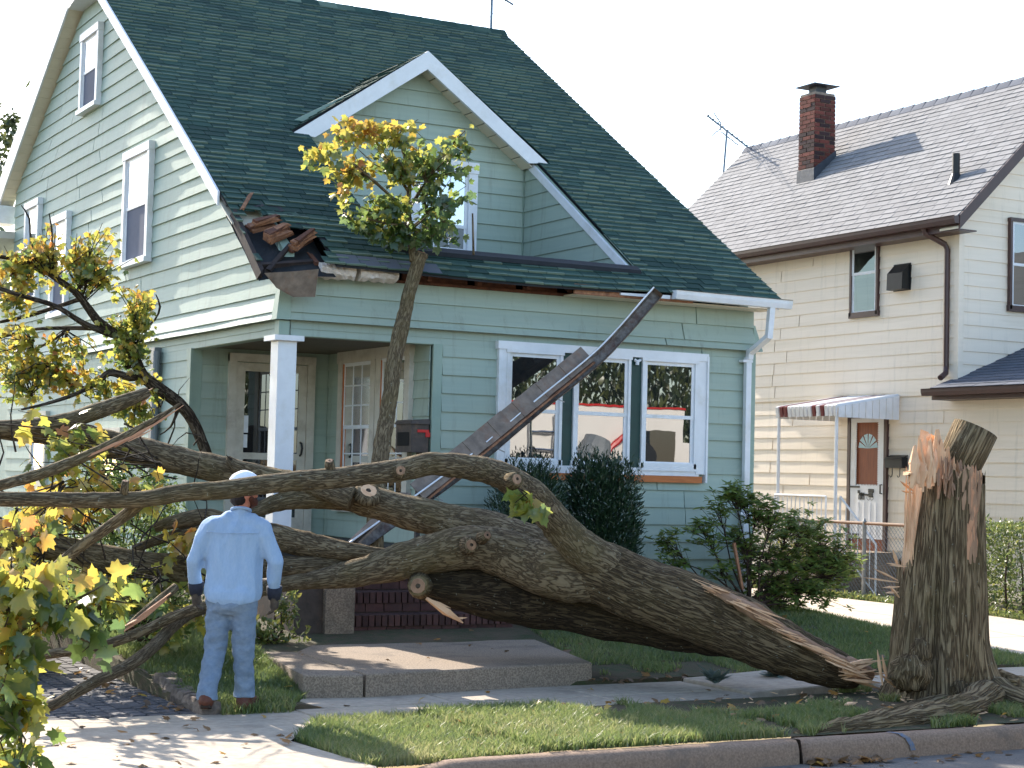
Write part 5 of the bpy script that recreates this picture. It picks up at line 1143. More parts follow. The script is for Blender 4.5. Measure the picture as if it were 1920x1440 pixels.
# ---------------------------------------------------------------- dark bough propped against the gable
SHB = 3.1
def limb_b(pts, *a, **k): return limb(bo, [(x, y, r_, Y+SHB) for x, y, r_, Y in pts], *a, **k)
bo = thing('broken_bough', 'dark broken bough with yellow and orange leaves leaning in front of the gable', 'branch', tuple(onY(400, 870, 1.6)))
Yb = -1.4
limb_b([(398, 880, 10, -1.5), (389, 855, 10, Yb), (361, 789, 11, Yb), (333, 754, 12, Yb), (295, 726, 12, Yb), (267, 702, 11, Yb), (243, 653, 10, Yb), (215, 626, 9, Yb), (187, 605, 9, Yb), (160, 570, 7, Yb), (139, 546, 6, Yb), (104, 521, 6, Yb), (69, 500, 5, Yb), (35, 487, 4, Yb), (0, 481, 4, Yb), (-40, 470, 3, Yb)], 'bough', 'dark_bark', .06, 12)
for pts in ([(212, 628, 7, Yb), (160, 608, 6, -1.5), (122, 584, 5, -1.6), (94, 570, 5, -1.6), (35, 553, 4, -1.7), (0, 541, 4, -1.7), (-40, 530, 3, -1.7)],
            [(267, 704, 8, Yb), (243, 707, 8, -1.5), (205, 699, 7, -1.6), (180, 719, 5, -1.6), (139, 740, 4, -1.7), (87, 757, 3, -1.7), (40, 768, 2, -1.7)],
            [(196, 616, 5, Yb), (132, 615, 4, -1.3), (69, 617, 3, -1.2), (17, 628, 3, -1.2), (-20, 640, 2, -1.2)],
            [(152, 560, 5, Yb), (110, 574, 4, -1.2), (60, 590, 4, -1.1), (0, 604, 3, -1.1)],
            [(150, 556, 4, Yb), (160, 540, 3, -1.3), (166, 500, 2, -1.3), (190, 470, 2, -1.3)],
            [(110, 522, 4, Yb), (72, 480, 3, -1.4), (58, 450, 2, -1.4), (55, 410, 2, -1.4), (40, 385, 1, -1.4)],
            [(105, 520, 3, Yb), (98, 470, 2, -1.5), (97, 430, 2, -1.5), (92, 400, 1, -1.5)],
            [(236, 648, 5, Yb), (262, 622, 3, -1.3), (290, 600, 2, -1.3), (300, 575, 2, -1.3), (292, 552, 1, -1.3)],
            [(130, 618, 3, -1.3), (95, 640, 3, -1.3), (66, 655, 2, -1.3)], [(290, 728, 4, Yb), (270, 745, 3, -1.3), (215, 760, 2, -1.3), (190, 770, 2, -1.3)],
            [(335, 765, 4, Yb), (320, 800, 2, -1.3), (300, 815, 1, -1.3)]):
    limb_b(pts, 'branch', 'dark_bark', .06, 8)
L = Leaves(); tw = MB()
for ax, ay, cx_, cy_, rx, rz, n, tn in ((150, 540, 172, 465, .30, .30, 170, .62), (100, 520, 85, 455, .30, .16, 90, .68), (60, 500, 40, 500, .28, .24, 110, .68), (35, 553, 20, 560, .25, .2, 80, .62),
        (250, 640, 240, 600, .32, .18, 130, .56), (270, 620, 268, 556, .18, .14, 60, .62), (240, 690, 240, 650, .22, .2, 90, .5), (120, 620, 130, 660, .3, .12, 50, .55), (100, 690, 72, 690, .3, .18, 110, .60),
        (140, 720, 100, 700, .26, .14, 80, .84), (60, 740, 20, 700, .25, .35, 110, .58), (200, 735, 170, 715, .3, .16, 70, .62), (260, 745, 232, 770, .22, .24, 100, .55), (60, 640, 15, 640, .22, .25, 80, .6), (160, 560, 190, 520, .14, .12, 35, .58), (300, 760, 272, 720, .15, .2, 30, .55)):
    twig_cluster(L, tw, onY(ax, ay, Yb+SHB), onY(cx_, cy_, Yb-.1+SHB), rx*1.08, rz*1.08, .35, int(n*1.9), .082, tn-.06, .15)
tag(tw.build('twigs', 'dark_bark', bo), kind='stuff'); L.build(bo, 'maple_leaf', 300)

# ---------------------------------------------------------------- upright branch stabbed into the eave
ub = thing('leaning_branch', 'upright branch stuck against the torn eave with yellow green leaves on top', 'branch', tuple(onY(700, 1035, -1.6)))
lv = limb(ub, [(700, 1040, 20, -1.62), (703, 1000, 17, -1.55), (708, 911, 16, -1.35), (714, 850, 16.5, -1.2), (728, 767, 15, -1.0), (739, 683, 14.5, -.82), (752, 617, 15, -.70), (760, 583, 13, -.64), (767, 550, 12.5, -.60), (776, 520, 12.5, -.56), (788, 478, 13, -.54)], 'branch', 'limb_bark', .05, 16, .12)
stub(ub, onY(789, 476, -.54), (.15, -.25, 1), .07, .02, 'limb_bark', 'red_split_wood')
for pts in ([(776, 490, 8, -.55), (772, 460, 7, -.5), (768, 430, 6, -.45), (765, 380, 5, -.4), (768, 340, 4, -.4), (760, 300, 3, -.35), (745, 250, 2, -.3)],
            [(766, 400, 4, -.42), (735, 370, 3, -.5), (690, 330, 3, -.6), (650, 300, 2, -.6), (600, 290, 1.5, -.6)], [(767, 390, 4, -.42), (800, 340, 3, -.3), (835, 290, 2, -.3), (860, 265, 1.5, -.3)],
            [(770, 430, 4, -.45), (805, 400, 3, -.5), (840, 370, 2, -.5)], [(768, 420, 3, -.45), (730, 420, 2, -.6), (690, 410, 2, -.6)], [(766, 360, 3, -.4), (720, 290, 2, -.3), (690, 240, 2, -.3)],
            [(888, 478, 2.5, -.3), (887, 440, 2, -.3), (886, 400, 1.5, -.3)]):
    limb(ub, pts, 'twig', 'limb_bark', .05, 7)
L = Leaves(); tw = MB()
for ax, ay, cx_, cy_, rx, rz, n, tn in ((765, 340, 735, 300, .42, .26, 100, .62), (745, 260, 745, 250, .32, .16, 55, .70), (690, 330, 660, 318, .34, .14, 55, .74), (600, 290, 600, 295, .17, .09, 18, .66), (730, 400, 715, 395, .40, .26, 90, .46), (800, 340, 820, 290, .32, .22, 70, .50),
        (850, 270, 862, 272, .12, .14, 18, .6), (700, 420, 690, 415, .22, .10, 35, .44), (770, 430, 745, 440, .35, .12, 55, .34), (800, 400, 820, 370, .28, .28, 60, .28), (805, 430, 820, 440, .26, .18, 45, .24), (690, 240, 692, 245, .16, .14, 30, .86), (650, 240, 645, 250, .12, .16, 26, .80), (640, 370, 648, 365, .08, .05, 9, .8), (655, 410, 655, 405, .07, .04, 7, .45)):
    twig_cluster(L, tw, onY(ax, ay, -.45), onY(cx_, cy_, -.5), rx, rz, .35, int(n*2.1), .102, tn-.15, .15)
tag(tw.build('twigs', 'limb_bark', ub), kind='stuff'); L.build(ub, 'maple_leaf', 300)

# ---------------------------------------------------------------- leafy branch nearest the camera, lower left
fb = thing('leafy_branch', 'leafy maple branch with large green, yellow and red leaves at the lower left corner', 'branch', tuple(onZ(-40, 1430, -.05)))
Yf_ = -7.1
for pts in ([(-60, 1230, 8, Yf_), (0, 1205, 6, Yf_), (60, 1170, 4, Yf_), (130, 1135, 3, Yf_), (190, 1120, 2, Yf_)], [(-60, 1240, 7, Yf_), (0, 1280, 5, Yf_), (30, 1340, 4, Yf_), (40, 1400, 3, Yf_)], [(0, 1205, 4, Yf_), (20, 1140, 3, Yf_), (40, 1080, 2, Yf_)],
            [(75, 1345, 5, -5.9), (30, 1360, 4, -6.1), (-30, 1350, 4, -6.3)], [(60, 1330, 4, -5.7), (80, 1350, 3, -5.9), (60, 1380, 2, -6.0)]):
    limb(fb, pts, 'twig', 'limb_bark', .05, 8)
L = Leaves(); tw = MB()
for ax, ay, cx_, cy_, rx, rz, n, tn in ((20, 1150, 15, 1100, .22, .12, 34, .55), (50, 1100, 60, 1085, .12, .05, 10, .5), (60, 1150, 95, 1132, .2, .11, 34, .46), (130, 1135, 150, 1140, .22, .14, 34, .36), (190, 1120, 195, 1150, .10, .14, 16, .34), (0, 1205, 10, 1180, .2, .2, 44, .56), (0, 1240, 8, 1250, .14, .2, 34, .34),
        (10, 1300, 10, 1310, .15, .22, 36, .4), (30, 1360, 20, 1390, .14, .22, 34, .36), (150, 1200, 160, 1215, .05, .05, 2, .34), (40, 1420, 15, 1435, .14, .12, 16, .38)):
    twig_cluster(L, tw, onY(ax, ay, Yf_), onY(cx_, cy_, Yf_), rx, rz, .3, int(n*1.15), .148, tn, .13, droop=.9, per=5)
tag(tw.build('twigs', 'limb_bark', fb), kind='stuff'); L.build(fb, 'maple_leaf', 300)

# ---------------------------------------------------------------- stump
SY = -6.2; sp0 = onY(1760, 1315, SY); PM = 223.3
st = thing('tree_stump', 'tall snapped tree stump with splintered top at the kerb', 'stump', (sp0.x, sp0.y, 0))
right, fwd = _r0.copy(), Vector((_f.x, _f.y, 0)).normalized()
def lev(y): return (1315-y)/PM
prof = [(1350, 1757, .74), (1330, 1757, .62), (1308, 1760, .52), (1275, 1760, .455), (1235, 1761, .42), (1200, 1761, .40), (1150, 1762, .385), (1100, 1763, .372), (1060, 1764, .363), (1000, 1767, .342), (950, 1769, .325), (900, 1773, .302), (860, 1776, .29), (810, 1779, .28)]
def sprof(z):
    zs_ = [lev(p[0]) for p in prof]
    for i in range(len(prof)-1):
        if z <= zs_[i+1]:
            t = max(0, (z-zs_[i])/(zs_[i+1]-zs_[i])); return (prof[i][1]*(1-t)+prof[i+1][1]*t-1760)/PM, prof[i][2]*(1-t)+prof[i+1][2]*t
    return (prof[-1][1]-1760)/PM, prof[-1][2]
def spt(th, z, k=1.0):
    cx_, R_ = sprof(z); base = max(0, 1-z/.55)
    butt = 1+base**1.5*(.20*math.cos(3*th+.6)+.13*math.cos(5*th+1.9)+.09*math.cos(8*th))
    gr = 1-.22*math.exp(-((th+math.pi/2+.30+.05*math.sin(z*3))/.13)**2)*(.5+.5*min(1, z/.4))+.05*math.exp(-((th+math.pi/2+.75)/.3)**2)-.07*math.exp(-((th+math.pi/2-.75)/.12)**2)-.07*math.exp(-((th+math.pi/2+.85)/.14)**2)
    p = Vector((math.cos(th)*2.2, math.sin(th)*2.2, z*1.2)); fine = .035*noise.noise(p)+.02*noise.noise(Vector((math.cos(th)*9, math.sin(th)*9, z*1.5)))+.012*noise.noise(Vector((math.cos(th)*26, math.sin(th)*26, z*2.2)))
    r_ = R_*butt*gr*(1+fine)*k
    return Vector((sp0.x, sp0.y, 0))+right*(cx_+r_*math.cos(th))+fwd*(r_*math.sin(th)*.92)+Vector((0, 0, z))
def top(th):            # height of the bark edge round the trunk
    a = (th+math.pi) % (2*math.pi)-math.pi
    t_ = 1.92+.10*noise.noise(Vector((a*5, 0, 1)))+.08*noise.noise(Vector((a*13, 2, 1)))
    da = abs((a-math.pi+math.pi) % (2*math.pi)-math.pi)
    left = min(abs(a-math.pi), abs(a+math.pi))
    if left < .62: t_ = 1.13+.16*noise.noise(Vector((abs(a)*13, 0, 0)))+.10*noise.noise(Vector((abs(a)*31, 0, 4)))+.5*max(0, left-.45)
    if -1.1 < a < -.45: t_ -= .10
    return t_
nT, nZ = 96, 60; q = MB(); zz0 = -.12
for j in range(nZ+1):
    for i in range(nT):
        th = -math.pi+2*math.pi*i/nT; z = zz0+(top(th)-zz0)*j/nZ; q.v.append(tuple(spt(th, z)))
for j in range(nZ):
    for i in range(nT):
        i2 = (i+1) % nT; q.uv[len(q.f)] = [(i/nT*2.4, j*.034), ((i+1)/nT*2.4, j*.034), ((i+1)/nT*2.4, (j+1)*.034), (i/nT*2.4, (j+1)*.034)]
        q.f.append((j*nT+i, j*nT+i2, (j+1)*nT+i2, (j+1)*nT+i))
q.build('trunk', 'stump_bark', st, True)
# heartwood inside the bark, jagged on top
def wtop(th, k):
    a = th; t_ = 1.99+.14*noise.noise(Vector((math.cos(a)*3*k, math.sin(a)*3*k, 4)))-.30*abs(noise.noise(Vector((math.cos(a)*7*k, math.sin(a)*7*k, 2))))-.16*abs(noise.noise(Vector((math.cos(a)*19*k, math.sin(a)*19*k, 2))))
    x = math.cos(a)*k
    t_ += .30*math.exp(-((x+.60)/.45)**2)
    return t_
q = MB(); n2 = 110
lv_ = [(.95, 0), (.95, .25), (.95, .5), (.95, .75), (.95, 1), (.70, 1), (.42, 1), (.15, 1)]
for k, f in lv_:
    for i in range(n2):
        th = -math.pi+2*math.pi*i/n2; zt = wtop(th, k)-.0; z = 1.0+(zt-1.0)*f; p = spt(th, min(z, 2.0), k*.97); p.z = z; q.v.append(tuple(p))
for j in range(len(lv_)-1):
    for i in range(n2):
        i2 = (i+1) % n2; q.uv[len(q.f)] = [(i/n2*1.8, j*.2), ((i+1)/n2*1.8, j*.2), ((i+1)/n2*1.8, j*.2+.2), (i/n2*1.8, j*.2+.2)]
        q.f.append((j*n2+i, j*n2+i2, (j+1)*n2+i2, (j+1)*n2+i))
q.f.append(tuple((len(lv_)-1)*n2+i for i in range(n2))); q.build('heartwood', 'split_wood', st)
def sv_(x, y, dY=0): return onY(x, y, SY+dY)
sh = []
for i in range(26):      # tall pale slivers at the upper left
    x = 1702+random.uniform(-4, 52); y0 = 900+random.uniform(-12, 24); y1 = 812+abs(x-1732)*.8+abs(random.gauss(0, 22)); sh.append((sv_(x, y0, -.20-.10*random.random()), sv_(x+random.uniform(-9, 9), y1, -.12-.14*random.random()), random.uniform(.025, .085)))
for i in range(20):
    x = 1693+random.uniform(-4, 16); sh.append((sv_(x+4, 1062-random.random()*60, -.02-.12*random.random()), sv_(x+random.uniform(0, 10), random.uniform(870, 980), -.05-.1*random.random()), random.uniform(.008, .026)))
for a, b_ in (((1690, 1060), (1662, 1056)), ((1684, 1062), (1674, 1030)), ((1700, 1062), (1668, 1060)), ((1683, 1088), (1638, 1066)), ((1684, 1092), (1620, 1083)), ((1686, 1100), (1655, 1102)), ((1684, 1110), (1660, 1112)), ((1686, 1120), (1668, 1098)), ((1712, 920), (1688, 902)), ((1712, 925), (1690, 920)), ((1680, 1290), (1650, 1262)), ((1655, 1285), (1645, 1218)), ((1665, 1280), (1654, 1228))):
    sh.append((sv_(*a, -.08), sv_(*b_, -.10), .032))
splinters(st, sh, 'split_wood')
splinters(st, [(sv_(1722, 906, -.2), sv_(1694, 882, -.2), .02)], 'dark_bark')
ow = []
for i in range(60):
    x = 1758+random.uniform(0, 80); ow.append((sv_(x, 922+random.uniform(-24, 18), -.20-.10*random.random()), sv_(x+random.uniform(-12, 14), 850+.3*(x-1762)+abs(random.gauss(0, 20)), -.14-.14*random.random()), random.uniform(.012, .045)))
for i in range(22):
    x = 1800+random.uniform(0, 26); y0 = random.uniform(930, 1010); ow.append((sv_(x, y0+random.uniform(20, 50), -.30), sv_(x+random.uniform(-5, 6), y0, -.29), random.uniform(.008, .022)))
splinters(st, ow, 'old_split_wood')
for i in range(70):      # bare strip of torn wood down the right of the trunk
    z0 = random.uniform(1.15, 1.85); th = -math.pi/2+.52+random.gauss(0, .12)*(z0-.7); l = random.uniform(.12, .34); q = MB()
    shard(q, spt(th, z0, 1.0), spt(th+random.gauss(0, .03), min(z0+l, 1.98), 1.012), random.uniform(.015, .05), .012, fwd); q.build('bare_wood', random.choice(('old_split_wood', 'old_split_wood', 'red_split_wood')), st)
# piece of trunk left leaning on top
a, b_ = sv_(1784, 900, .02), sv_(1829, 804, -.06); ax_ = (b_-a).normalized(); q = MB()
q.tube([a, a.lerp(b_, .5), b_], [.178, .19, .192], 40, True, .05, 4); lg = q.build('leaning_log', 'stump_bark', st, True)
q = MB(); q.tube([b_-ax_*.002, b_+ax_*.006], [.165, .16], 30); q.build('sawn_face', 'split_wood', lg)
# roots, burl and hollow at the foot
for pts in ([((3.55, -6.75, .10), .16), ((3.0, -7.05, .05), .13), ((2.3, -7.22, .03), .11), ((1.6, -7.33, .01), .085), ((1.15, -7.38, -.02), .05)],
            [((3.9, -6.75, .10), .15), ((4.4, -7.1, .03), .11), ((5.2, -7.3, .0), .07), ((6.0, -7.35, -.04), .04)],
            [((4.2, -6.2, .1), .14), ((4.9, -6.1, .03), .1), ((5.8, -6.2, -.03), .06)],
            [((3.5, -6.5, .06), .10), ((2.9, -6.65, .02), .07), ((2.2, -6.75, -.01), .04)], [((3.75, -6.65, .12), .14), ((3.75, -7.0, .06), .11), ((3.85, -7.36, -.0), .06)]):
    limb(st, pts, 'root', 'stump_bark', .06, 12, .22, world=True)
def blob(parent, c, rad, name, mat, amp=.18, fr_=3, seed=0, nu=22, nv=14):
    q = MB(); c = Vector(c)
    for j in range(nv+1):
        ph = math.pi*j/nv
        for i in range(nu):
            th = 2*math.pi*i/nu; d = Vector((math.sin(ph)*math.cos(th), math.sin(ph)*math.sin(th), math.cos(ph))); k = 1+amp*noise.noise(d*fr_+Vector((seed, 0, 0)))+amp*.5*noise.noise(d*fr_*2.7+Vector((0, seed, 0)))
            q.v.append((c.x+d.x*rad[0]*k, c.y+d.y*rad[1]*k, c.z+d.z*rad[2]*k))
    for j in range(nv):
        for i in range(nu):
            q.uv[len(q.f)] = [(i*.06, j*.06), (i*.06+.06, j*.06), (i*.06+.06, j*.06+.06), (i*.06, j*.06+.06)]; q.f.append((j*nu+i, j*nu+(i+1) % nu, (j+1)*nu+(i+1) % nu, (j+1)*nu+i))
    return q.build(name, mat, parent, True)
blob(st, sv_(1708, 1262, -.28), (.17, .15, .14), 'burl', 'stump_bark', .35, 3, 1)
blob(st, sv_(1726, 1225, -.30), (.09, .08, .12), 'burl', 'stump_bark', .3, 3, 5)
blob(st, sv_(1800, 1300, -.42), (.09, .07, .10), 'burl', 'stump_bark', .35, 4, 8)
# ---------------------------------------------------------------- gutter torn from the eave
fg = thing('fallen_gutter', 'long rusty gutter and eave board hanging diagonally from the torn eave', 'gutter', tuple(onY(655, 1040, -1.75)))
gp = [onY(1231, 553, -.49), onY(1205, 582, -.53), onY(1165, 628, -.60), onY(1110, 683, -.70), onY(1000, 772, -.92), onY(893, 862, -1.18), onY(800, 931, -1.42), onY(700, 1002, -1.66), onY(655, 1034, -1.76)]
P_, _ = spline([(p, 1) for p in gp], .12)
gto = channel(P_, .13, .085, lambda t: Vector((-.30, -.92, .10+.3*(1-t))), 'gutter', ('gutter_old', 'gutter_inside'), fg)
for sg_, w_ in ((1, .07),):
    q = MB(); lp = []
    for i in range(len(P_)):
        T_ = (P_[min(i+1, len(P_)-1)]-P_[max(i-1, 0)]).normalized(); u_ = Vector((-.30, -.92, .1+.3*(1-i/(len(P_)-1)))); s_ = T_.cross(u_).normalized(); u_ = s_.cross(T_).normalized(); lp.append(P_[i]+s_*(w_*sg_)+u_*.088)
    q.tube(lp, .009 if sg_ > 0 else .006, 6); q.build('lip', 'white_trim', gto)
for k in (14, 22, 30, 38, 44):
    if k < len(P_): 
        p = P_[k]; q = MB(); q.bar(p+Vector((-.06, -.09, -.06)), p+Vector((.06, -.06, -.14)) if False else p+Vector((.045, -.09, -.10)), .016, .008); q.build('hanger', 'grey_metal', fg)
a, b_ = onY(1100, 664, -.66), onY(782, 922, -1.44); n_ = 14; dr_ = (b_-a)/n_; sd_ = dr_.normalized().cross(Vector((-.35, -.9, .2))).normalized(); nm_ = sd_.cross(dr_).normalized()
for k in range(n_):
    p0 = a+dr_*k; p1 = a+dr_*(k+1.06); q = MB(); w_ = .105+.01*noise.noise(p0*5); o_ = nm_*(.012*(k % 2))
    q.hexa([p0-sd_*w_+o_, p0+sd_*w_+o_, p1+sd_*w_+o_, p1-sd_*w_+o_, p0-sd_*w_+o_+nm_*.014, p0+sd_*w_+o_+nm_*.014, p1+sd_*w_+o_+nm_*.008, p1-sd_*w_+o_+nm_*.008]); q.build('eave_strip', 'gutter_old', fg)
q = MB(); q.bar(a-sd_*.125-nm_*.0, b_-sd_*.125+dr_*1.0, .03, .02); q.build('batten', 'raw_wood', fg)
a2, b2 = onY(760, 925, -1.5), onY(662, 1018, -1.72); q = MB(); q.bar(a2, b2, .16, .02); q.build('eave_strip', 'gutter_old', fg)

# porch mailbox with red flag
pm = thing('porch_mailbox', 'weathered brown porch mailbox with a red flag behind the leaning branch', 'mailbox', (1.65, .2, 2.0))
q = MB(); q.box(1.55, .0, 2.03, 1.76, .40, 2.34); q.build('box', 'old_board', pm)
q = MB(); q.hexa([(1.53, -.02, 2.34), (1.77, -.02, 2.34), (1.77, .42, 2.34), (1.53, .42, 2.34), (1.56, 0, 2.385), (1.77, 0, 2.40), (1.77, .40, 2.40), (1.56, .40, 2.385)]); q.build('lid', 'old_board', pm)
q = MB(); q.box(1.544, .05, 2.10, 1.552, .35, 2.25); q.build('slot', 'interior_dark', pm)
q = MB(); q.box(1.62, -.012, 2.25, 1.76, -.002, 2.28); q.box(1.72, -.012, 2.20, 1.775, -.002, 2.25); q.build('flag', 'rusty_flag', pm)
q = MB(); q.bar((1.70, .1, 1.0), (1.70, .1, 2.03), .05); q.build('post', 'old_board', pm)

# ---------------------------------------------------------------- soft bodies by voxel remesh
def capsules(caps, seg=14, rings=5):
    V, F = [], []
    for c in caps:
        p0, r0, p1, r1 = Vector(c[0]), c[1], Vector(c[2]), c[3]; fl = c[4] if len(c) > 4 else 1.0
        d = p1-p0; L = max(d.length, 1e-4); d = d/L; ref = c[5] if len(c) > 5 else Vector((0, 1, 0)); x = d.cross(ref)
        if x.length < .05: x = d.cross(Vector((1, 0, 0)))
        x.normalize(); y = x.cross(d); rows = []
        for i in range(rings+1):
            a = -math.pi/2+math.pi/2*i/rings; rows.append((p0+d*(r0*math.sin(a)), r0*math.cos(a)))
        for i in range(rings+1):
            a = math.pi/2*i/rings; rows.append((p1+d*(r1*math.sin(a)), r1*math.cos(a)))
        b = len(V)
        for cpt, r_ in rows:
            for j in range(seg):
                t = 2*math.pi*j/seg; V.append(tuple(cpt+x*(math.cos(t)*max(r_, 1e-4))+y*(math.sin(t)*max(r_, 1e-4)*fl)))
        for i in range(len(rows)-1):
            for j in range(seg): F.append((b+i*seg+j, b+i*seg+(j+1) % seg, b+(i+1)*seg+(j+1) % seg, b+(i+1)*seg+j))
        F.append(tuple(b+j for j in range(seg))[::-1]); F.append(tuple(b+(len(rows)-1)*seg+j for j in range(seg)))
    return V, F
def soft(name, caps, voxel, mat, parent, iters=6, wr=0, ws=14, ws2=None, post=None, factor=.5):
    V, F = capsules(caps); me = bpy.data.meshes.new('tmp'); me.from_pydata(V, [], F); me.update()
    o = bpy.data.objects.new('tmp', me); col.objects.link(o)
    md = o.modifiers.new('r', 'REMESH'); md.mode = 'VOXEL'; md.voxel_size = voxel
    if iters: sm = o.modifiers.new('s', 'SMOOTH'); sm.iterations = iters; sm.factor = factor
    dg = bpy.context.evaluated_depsgraph_get(); m2 = bpy.data.meshes.new_from_object(o.evaluated_get(dg)); bpy.data.objects.remove(o); bpy.data.meshes.remove(me)
    rl = rootloc(parent)
    if wr:
        no = [v.normal.copy() for v in m2.vertices]
        for v, n in zip(m2.vertices, no):
            p = v.co; s2 = ws2 or Vector((1, 1, 1)); pp = Vector((p.x*s2.x, p.y*s2.y, p.z*s2.z)); k = (.55-abs(noise.noise(pp*ws))*2.2)+.5*noise.noise(pp*ws*2.1+Vector((7, 0, 0))); v.co = p+n*(wr*k)
    if post: post(m2)
    for v in m2.vertices: v.co = v.co-rl
    m2.name = name; m2.polygons.foreach_set('use_smooth', [True]*len(m2.polygons)); m2.materials.clear(); m2.materials.append(M[mat]); m2.update()
    ob = bpy.data.objects.new(name, m2); col.objects.link(ob); ob.parent = parent; return ob

# ---------------------------------------------------------------- the man
g0 = onZ(424, 1338, 0.0)
man = thing('person', 'man in light blue shirt, jeans and white cap walking away towards the fallen limbs', 'person', (g0.x, g0.y, 0))
def b3(s, d, z): return Vector((g0.x, g0.y, 0))+right*s+fwd*d+Vector((0, 0, z))
SH = dict(L=(-.165, 0, 1.365), R=(.225, 0, 1.365)); EL = dict(L=(-.265, -.03, 1.12), R=(.325, -.03, 1.12)); WR = dict(L=(-.262, .05, .925), R=(.318, .06, .905))
HP = dict(L=(-.075, 0, .88), R=(.105, 0, .88)); KN = dict(L=(-.105, .05, .47), R=(.10, .07, .48)); AN = dict(L=(-.135, -.06, .10), R=(.105, .16, .09))
neck, hd = (.06, .0, 1.47), (.075, .02, 1.635)
body = [(b3(.03, 0, 1.34), .08, b3(.02, .01, .92), .085), (b3(*neck), .055, b3(.07, .01, 1.56), .055), (b3(.075, .02, 1.60), .078, b3(.075, .02, 1.66), .092), (b3(.10, .04, 1.575), .055, b3(.09, .03, 1.62), .075)]
for k in 'LR':
    body += [(b3(*SH[k]), .05, b3(*EL[k]), .042), (b3(*EL[k]), .042, b3(*WR[k]), .032), (b3(.03, 0, 1.36), .06, b3(*SH[k]), .05), (b3(*HP[k]), .09, b3(*KN[k]), .055), (b3(*KN[k]), .052, b3(*AN[k]), .04), (b3(.02, .01, .95), .085, b3(*HP[k]), .08)]
fd = (right*.86+fwd*.5).normalized()       # where the face points
hc = b3(*hd)
body += [(hc+fd*.085+Vector((0, 0, -.012)), .016, hc+fd*.103+Vector((0, 0, -.035)), .013), (hc+fd*.07+Vector((0, 0, .02)), .02, hc+fd*.07+Vector((0, 0, .03)), .02), (hc+fd*.075+Vector((0, 0, -.075)), .024, hc+fd*.07+Vector((0, 0, -.08)), .024)]
fs = Vector((fd.y, -fd.x, 0))              # his right-hand side of the face
for s_ in (-1, 1): body.append((hc+fs*(s_*.085)+Vector((0, 0, -.005)), .018, hc+fs*(s_*.09)+Vector((0, 0, -.035)), .012))
bd = soft('body', body, .011, 'skin', man, 3)
mth = MB(); mth.tube([hc+fd*.095+fs*x+Vector((0, 0, -.062)) for x in (-.022, 0, .022)], .004, 6); mth.build('mouth', 'boot_leather', man)
for s_ in (-1, 1):
    q = MB(); c = hc+fd*.088+fs*(s_*.032)+Vector((0, 0, .012)); q.tube([c-fs*.018, c+fs*.018], .012, 8); q.build('eye', 'sunglasses', man)
q = MB(); q.tube([hc+fd*.098+fs*.055+Vector((0, 0, .014)), hc+fd*.105+Vector((0, 0, .012)), hc+fd*.098-fs*.055+Vector((0, 0, .014)), hc-fs*.098+Vector((0, 0, .02))], .009, 6); q.build('sunglasses', 'sunglasses', man)
soft('beard', [(hc+fd*.055+Vector((0, 0, -.085)), .042, hc+fd*.075+Vector((0, 0, -.075)), .036), (hc+fs*.07+fd*.03+Vector((0, 0, -.055)), .022, hc+fd*.07+fs*.03+Vector((0, 0, -.085)), .03), (hc-fs*.07+fd*.03+Vector((0, 0, -.055)), .022, hc+fd*.07-fs*.03+Vector((0, 0, -.085)), .03)], .008, 'beard', man, 2, .003, 60)
soft('hair', [(hc-fd*.03+Vector((0, 0, -.05)), .072, hc-fd*.02+Vector((0, 0, .03)), .094), (hc-fd*.045+fs*.03+Vector((0, 0, -.06)), .05, hc-fd*.045-fs*.03+Vector((0, 0, -.06)), .05)], .009, 'hair', man, 2, .004, 50)
capc = [(hc+Vector((0, 0, .045)), .104, hc+Vector((0, 0, .06)), .098), (hc+fd*.02+Vector((0, 0, .05)), .102, hc-fd*.02+Vector((0, 0, .05)), .1)]
def cut_low(m2, zc=hc.z+.022):
    for v in m2.vertices:
        if v.co.z < zc: v.co.z = zc+(v.co.z-zc)*.05
cp = soft('cap', capc, .010, 'cap_cloth', man, 3, post=cut_low)
q = MB(); n_ = 9
for j, (r_, dz) in enumerate(((.09, .03), (.15, .018), (.175, .005))):
    for i in range(n_):
        a_ = (i/(n_-1)-.5)*1.9; dv = fd*math.cos(a_)+fs*math.sin(a_); q.v.append(tuple(hc+dv*(r_ if j == 0 else .09+(r_-.09)*math.cos(a_*.8))+Vector((0, 0, dz-.01*abs(a_)))))
for j in range(2):
    for i in range(n_-1): q.f.append((j*n_+i, j*n_+i+1, (j+1)*n_+i+1, (j+1)*n_+i))
q.build('cap_brim', 'cap_cloth', cp)
# shirt with sleeves, open at the hem
up_ = fwd
shirt = []
for s0, s1, r0, r1 in ((-.07, -.075, .108, .118), (.03, .02, .122, .135), (.13, .115, .108, .118)): shirt.append((b3(s0, .0, 1.33), r0, b3(s1, -.005, .90), r1, .92, up_))
shirt += [(b3(-.13, .0, 1.375), .08, b3(.19, .0, 1.375), .08), (b3(-.02, 0, 1.405), .082, b3(.13, 0, 1.405), .082), (b3(.055, 0, 1.44), .07, b3(.06, 0, 1.485), .064), (b3(-.055, -.01, .87), .126, b3(.095, -.01, .87), .126)]
for k in 'LR': shirt += [(b3(*SH[k]), .074, b3(*EL[k]), .060), (b3(*EL[k]), .059, b3(*WR[k]), .048)]
def hem(m2):
    for v in m2.vertices:
        rel = v.co-b3(.02, 0, 0); s_ = rel.dot(right); zc = .80+.9*(abs(s_)**2)*1.1
        if abs(s_) < .215 and v.co.z < zc: v.co.z = zc+(v.co.z-zc)*.04
        zt = 1.505
        if v.co.z > zt: v.co.z = zt+(v.co.z-zt)*.1
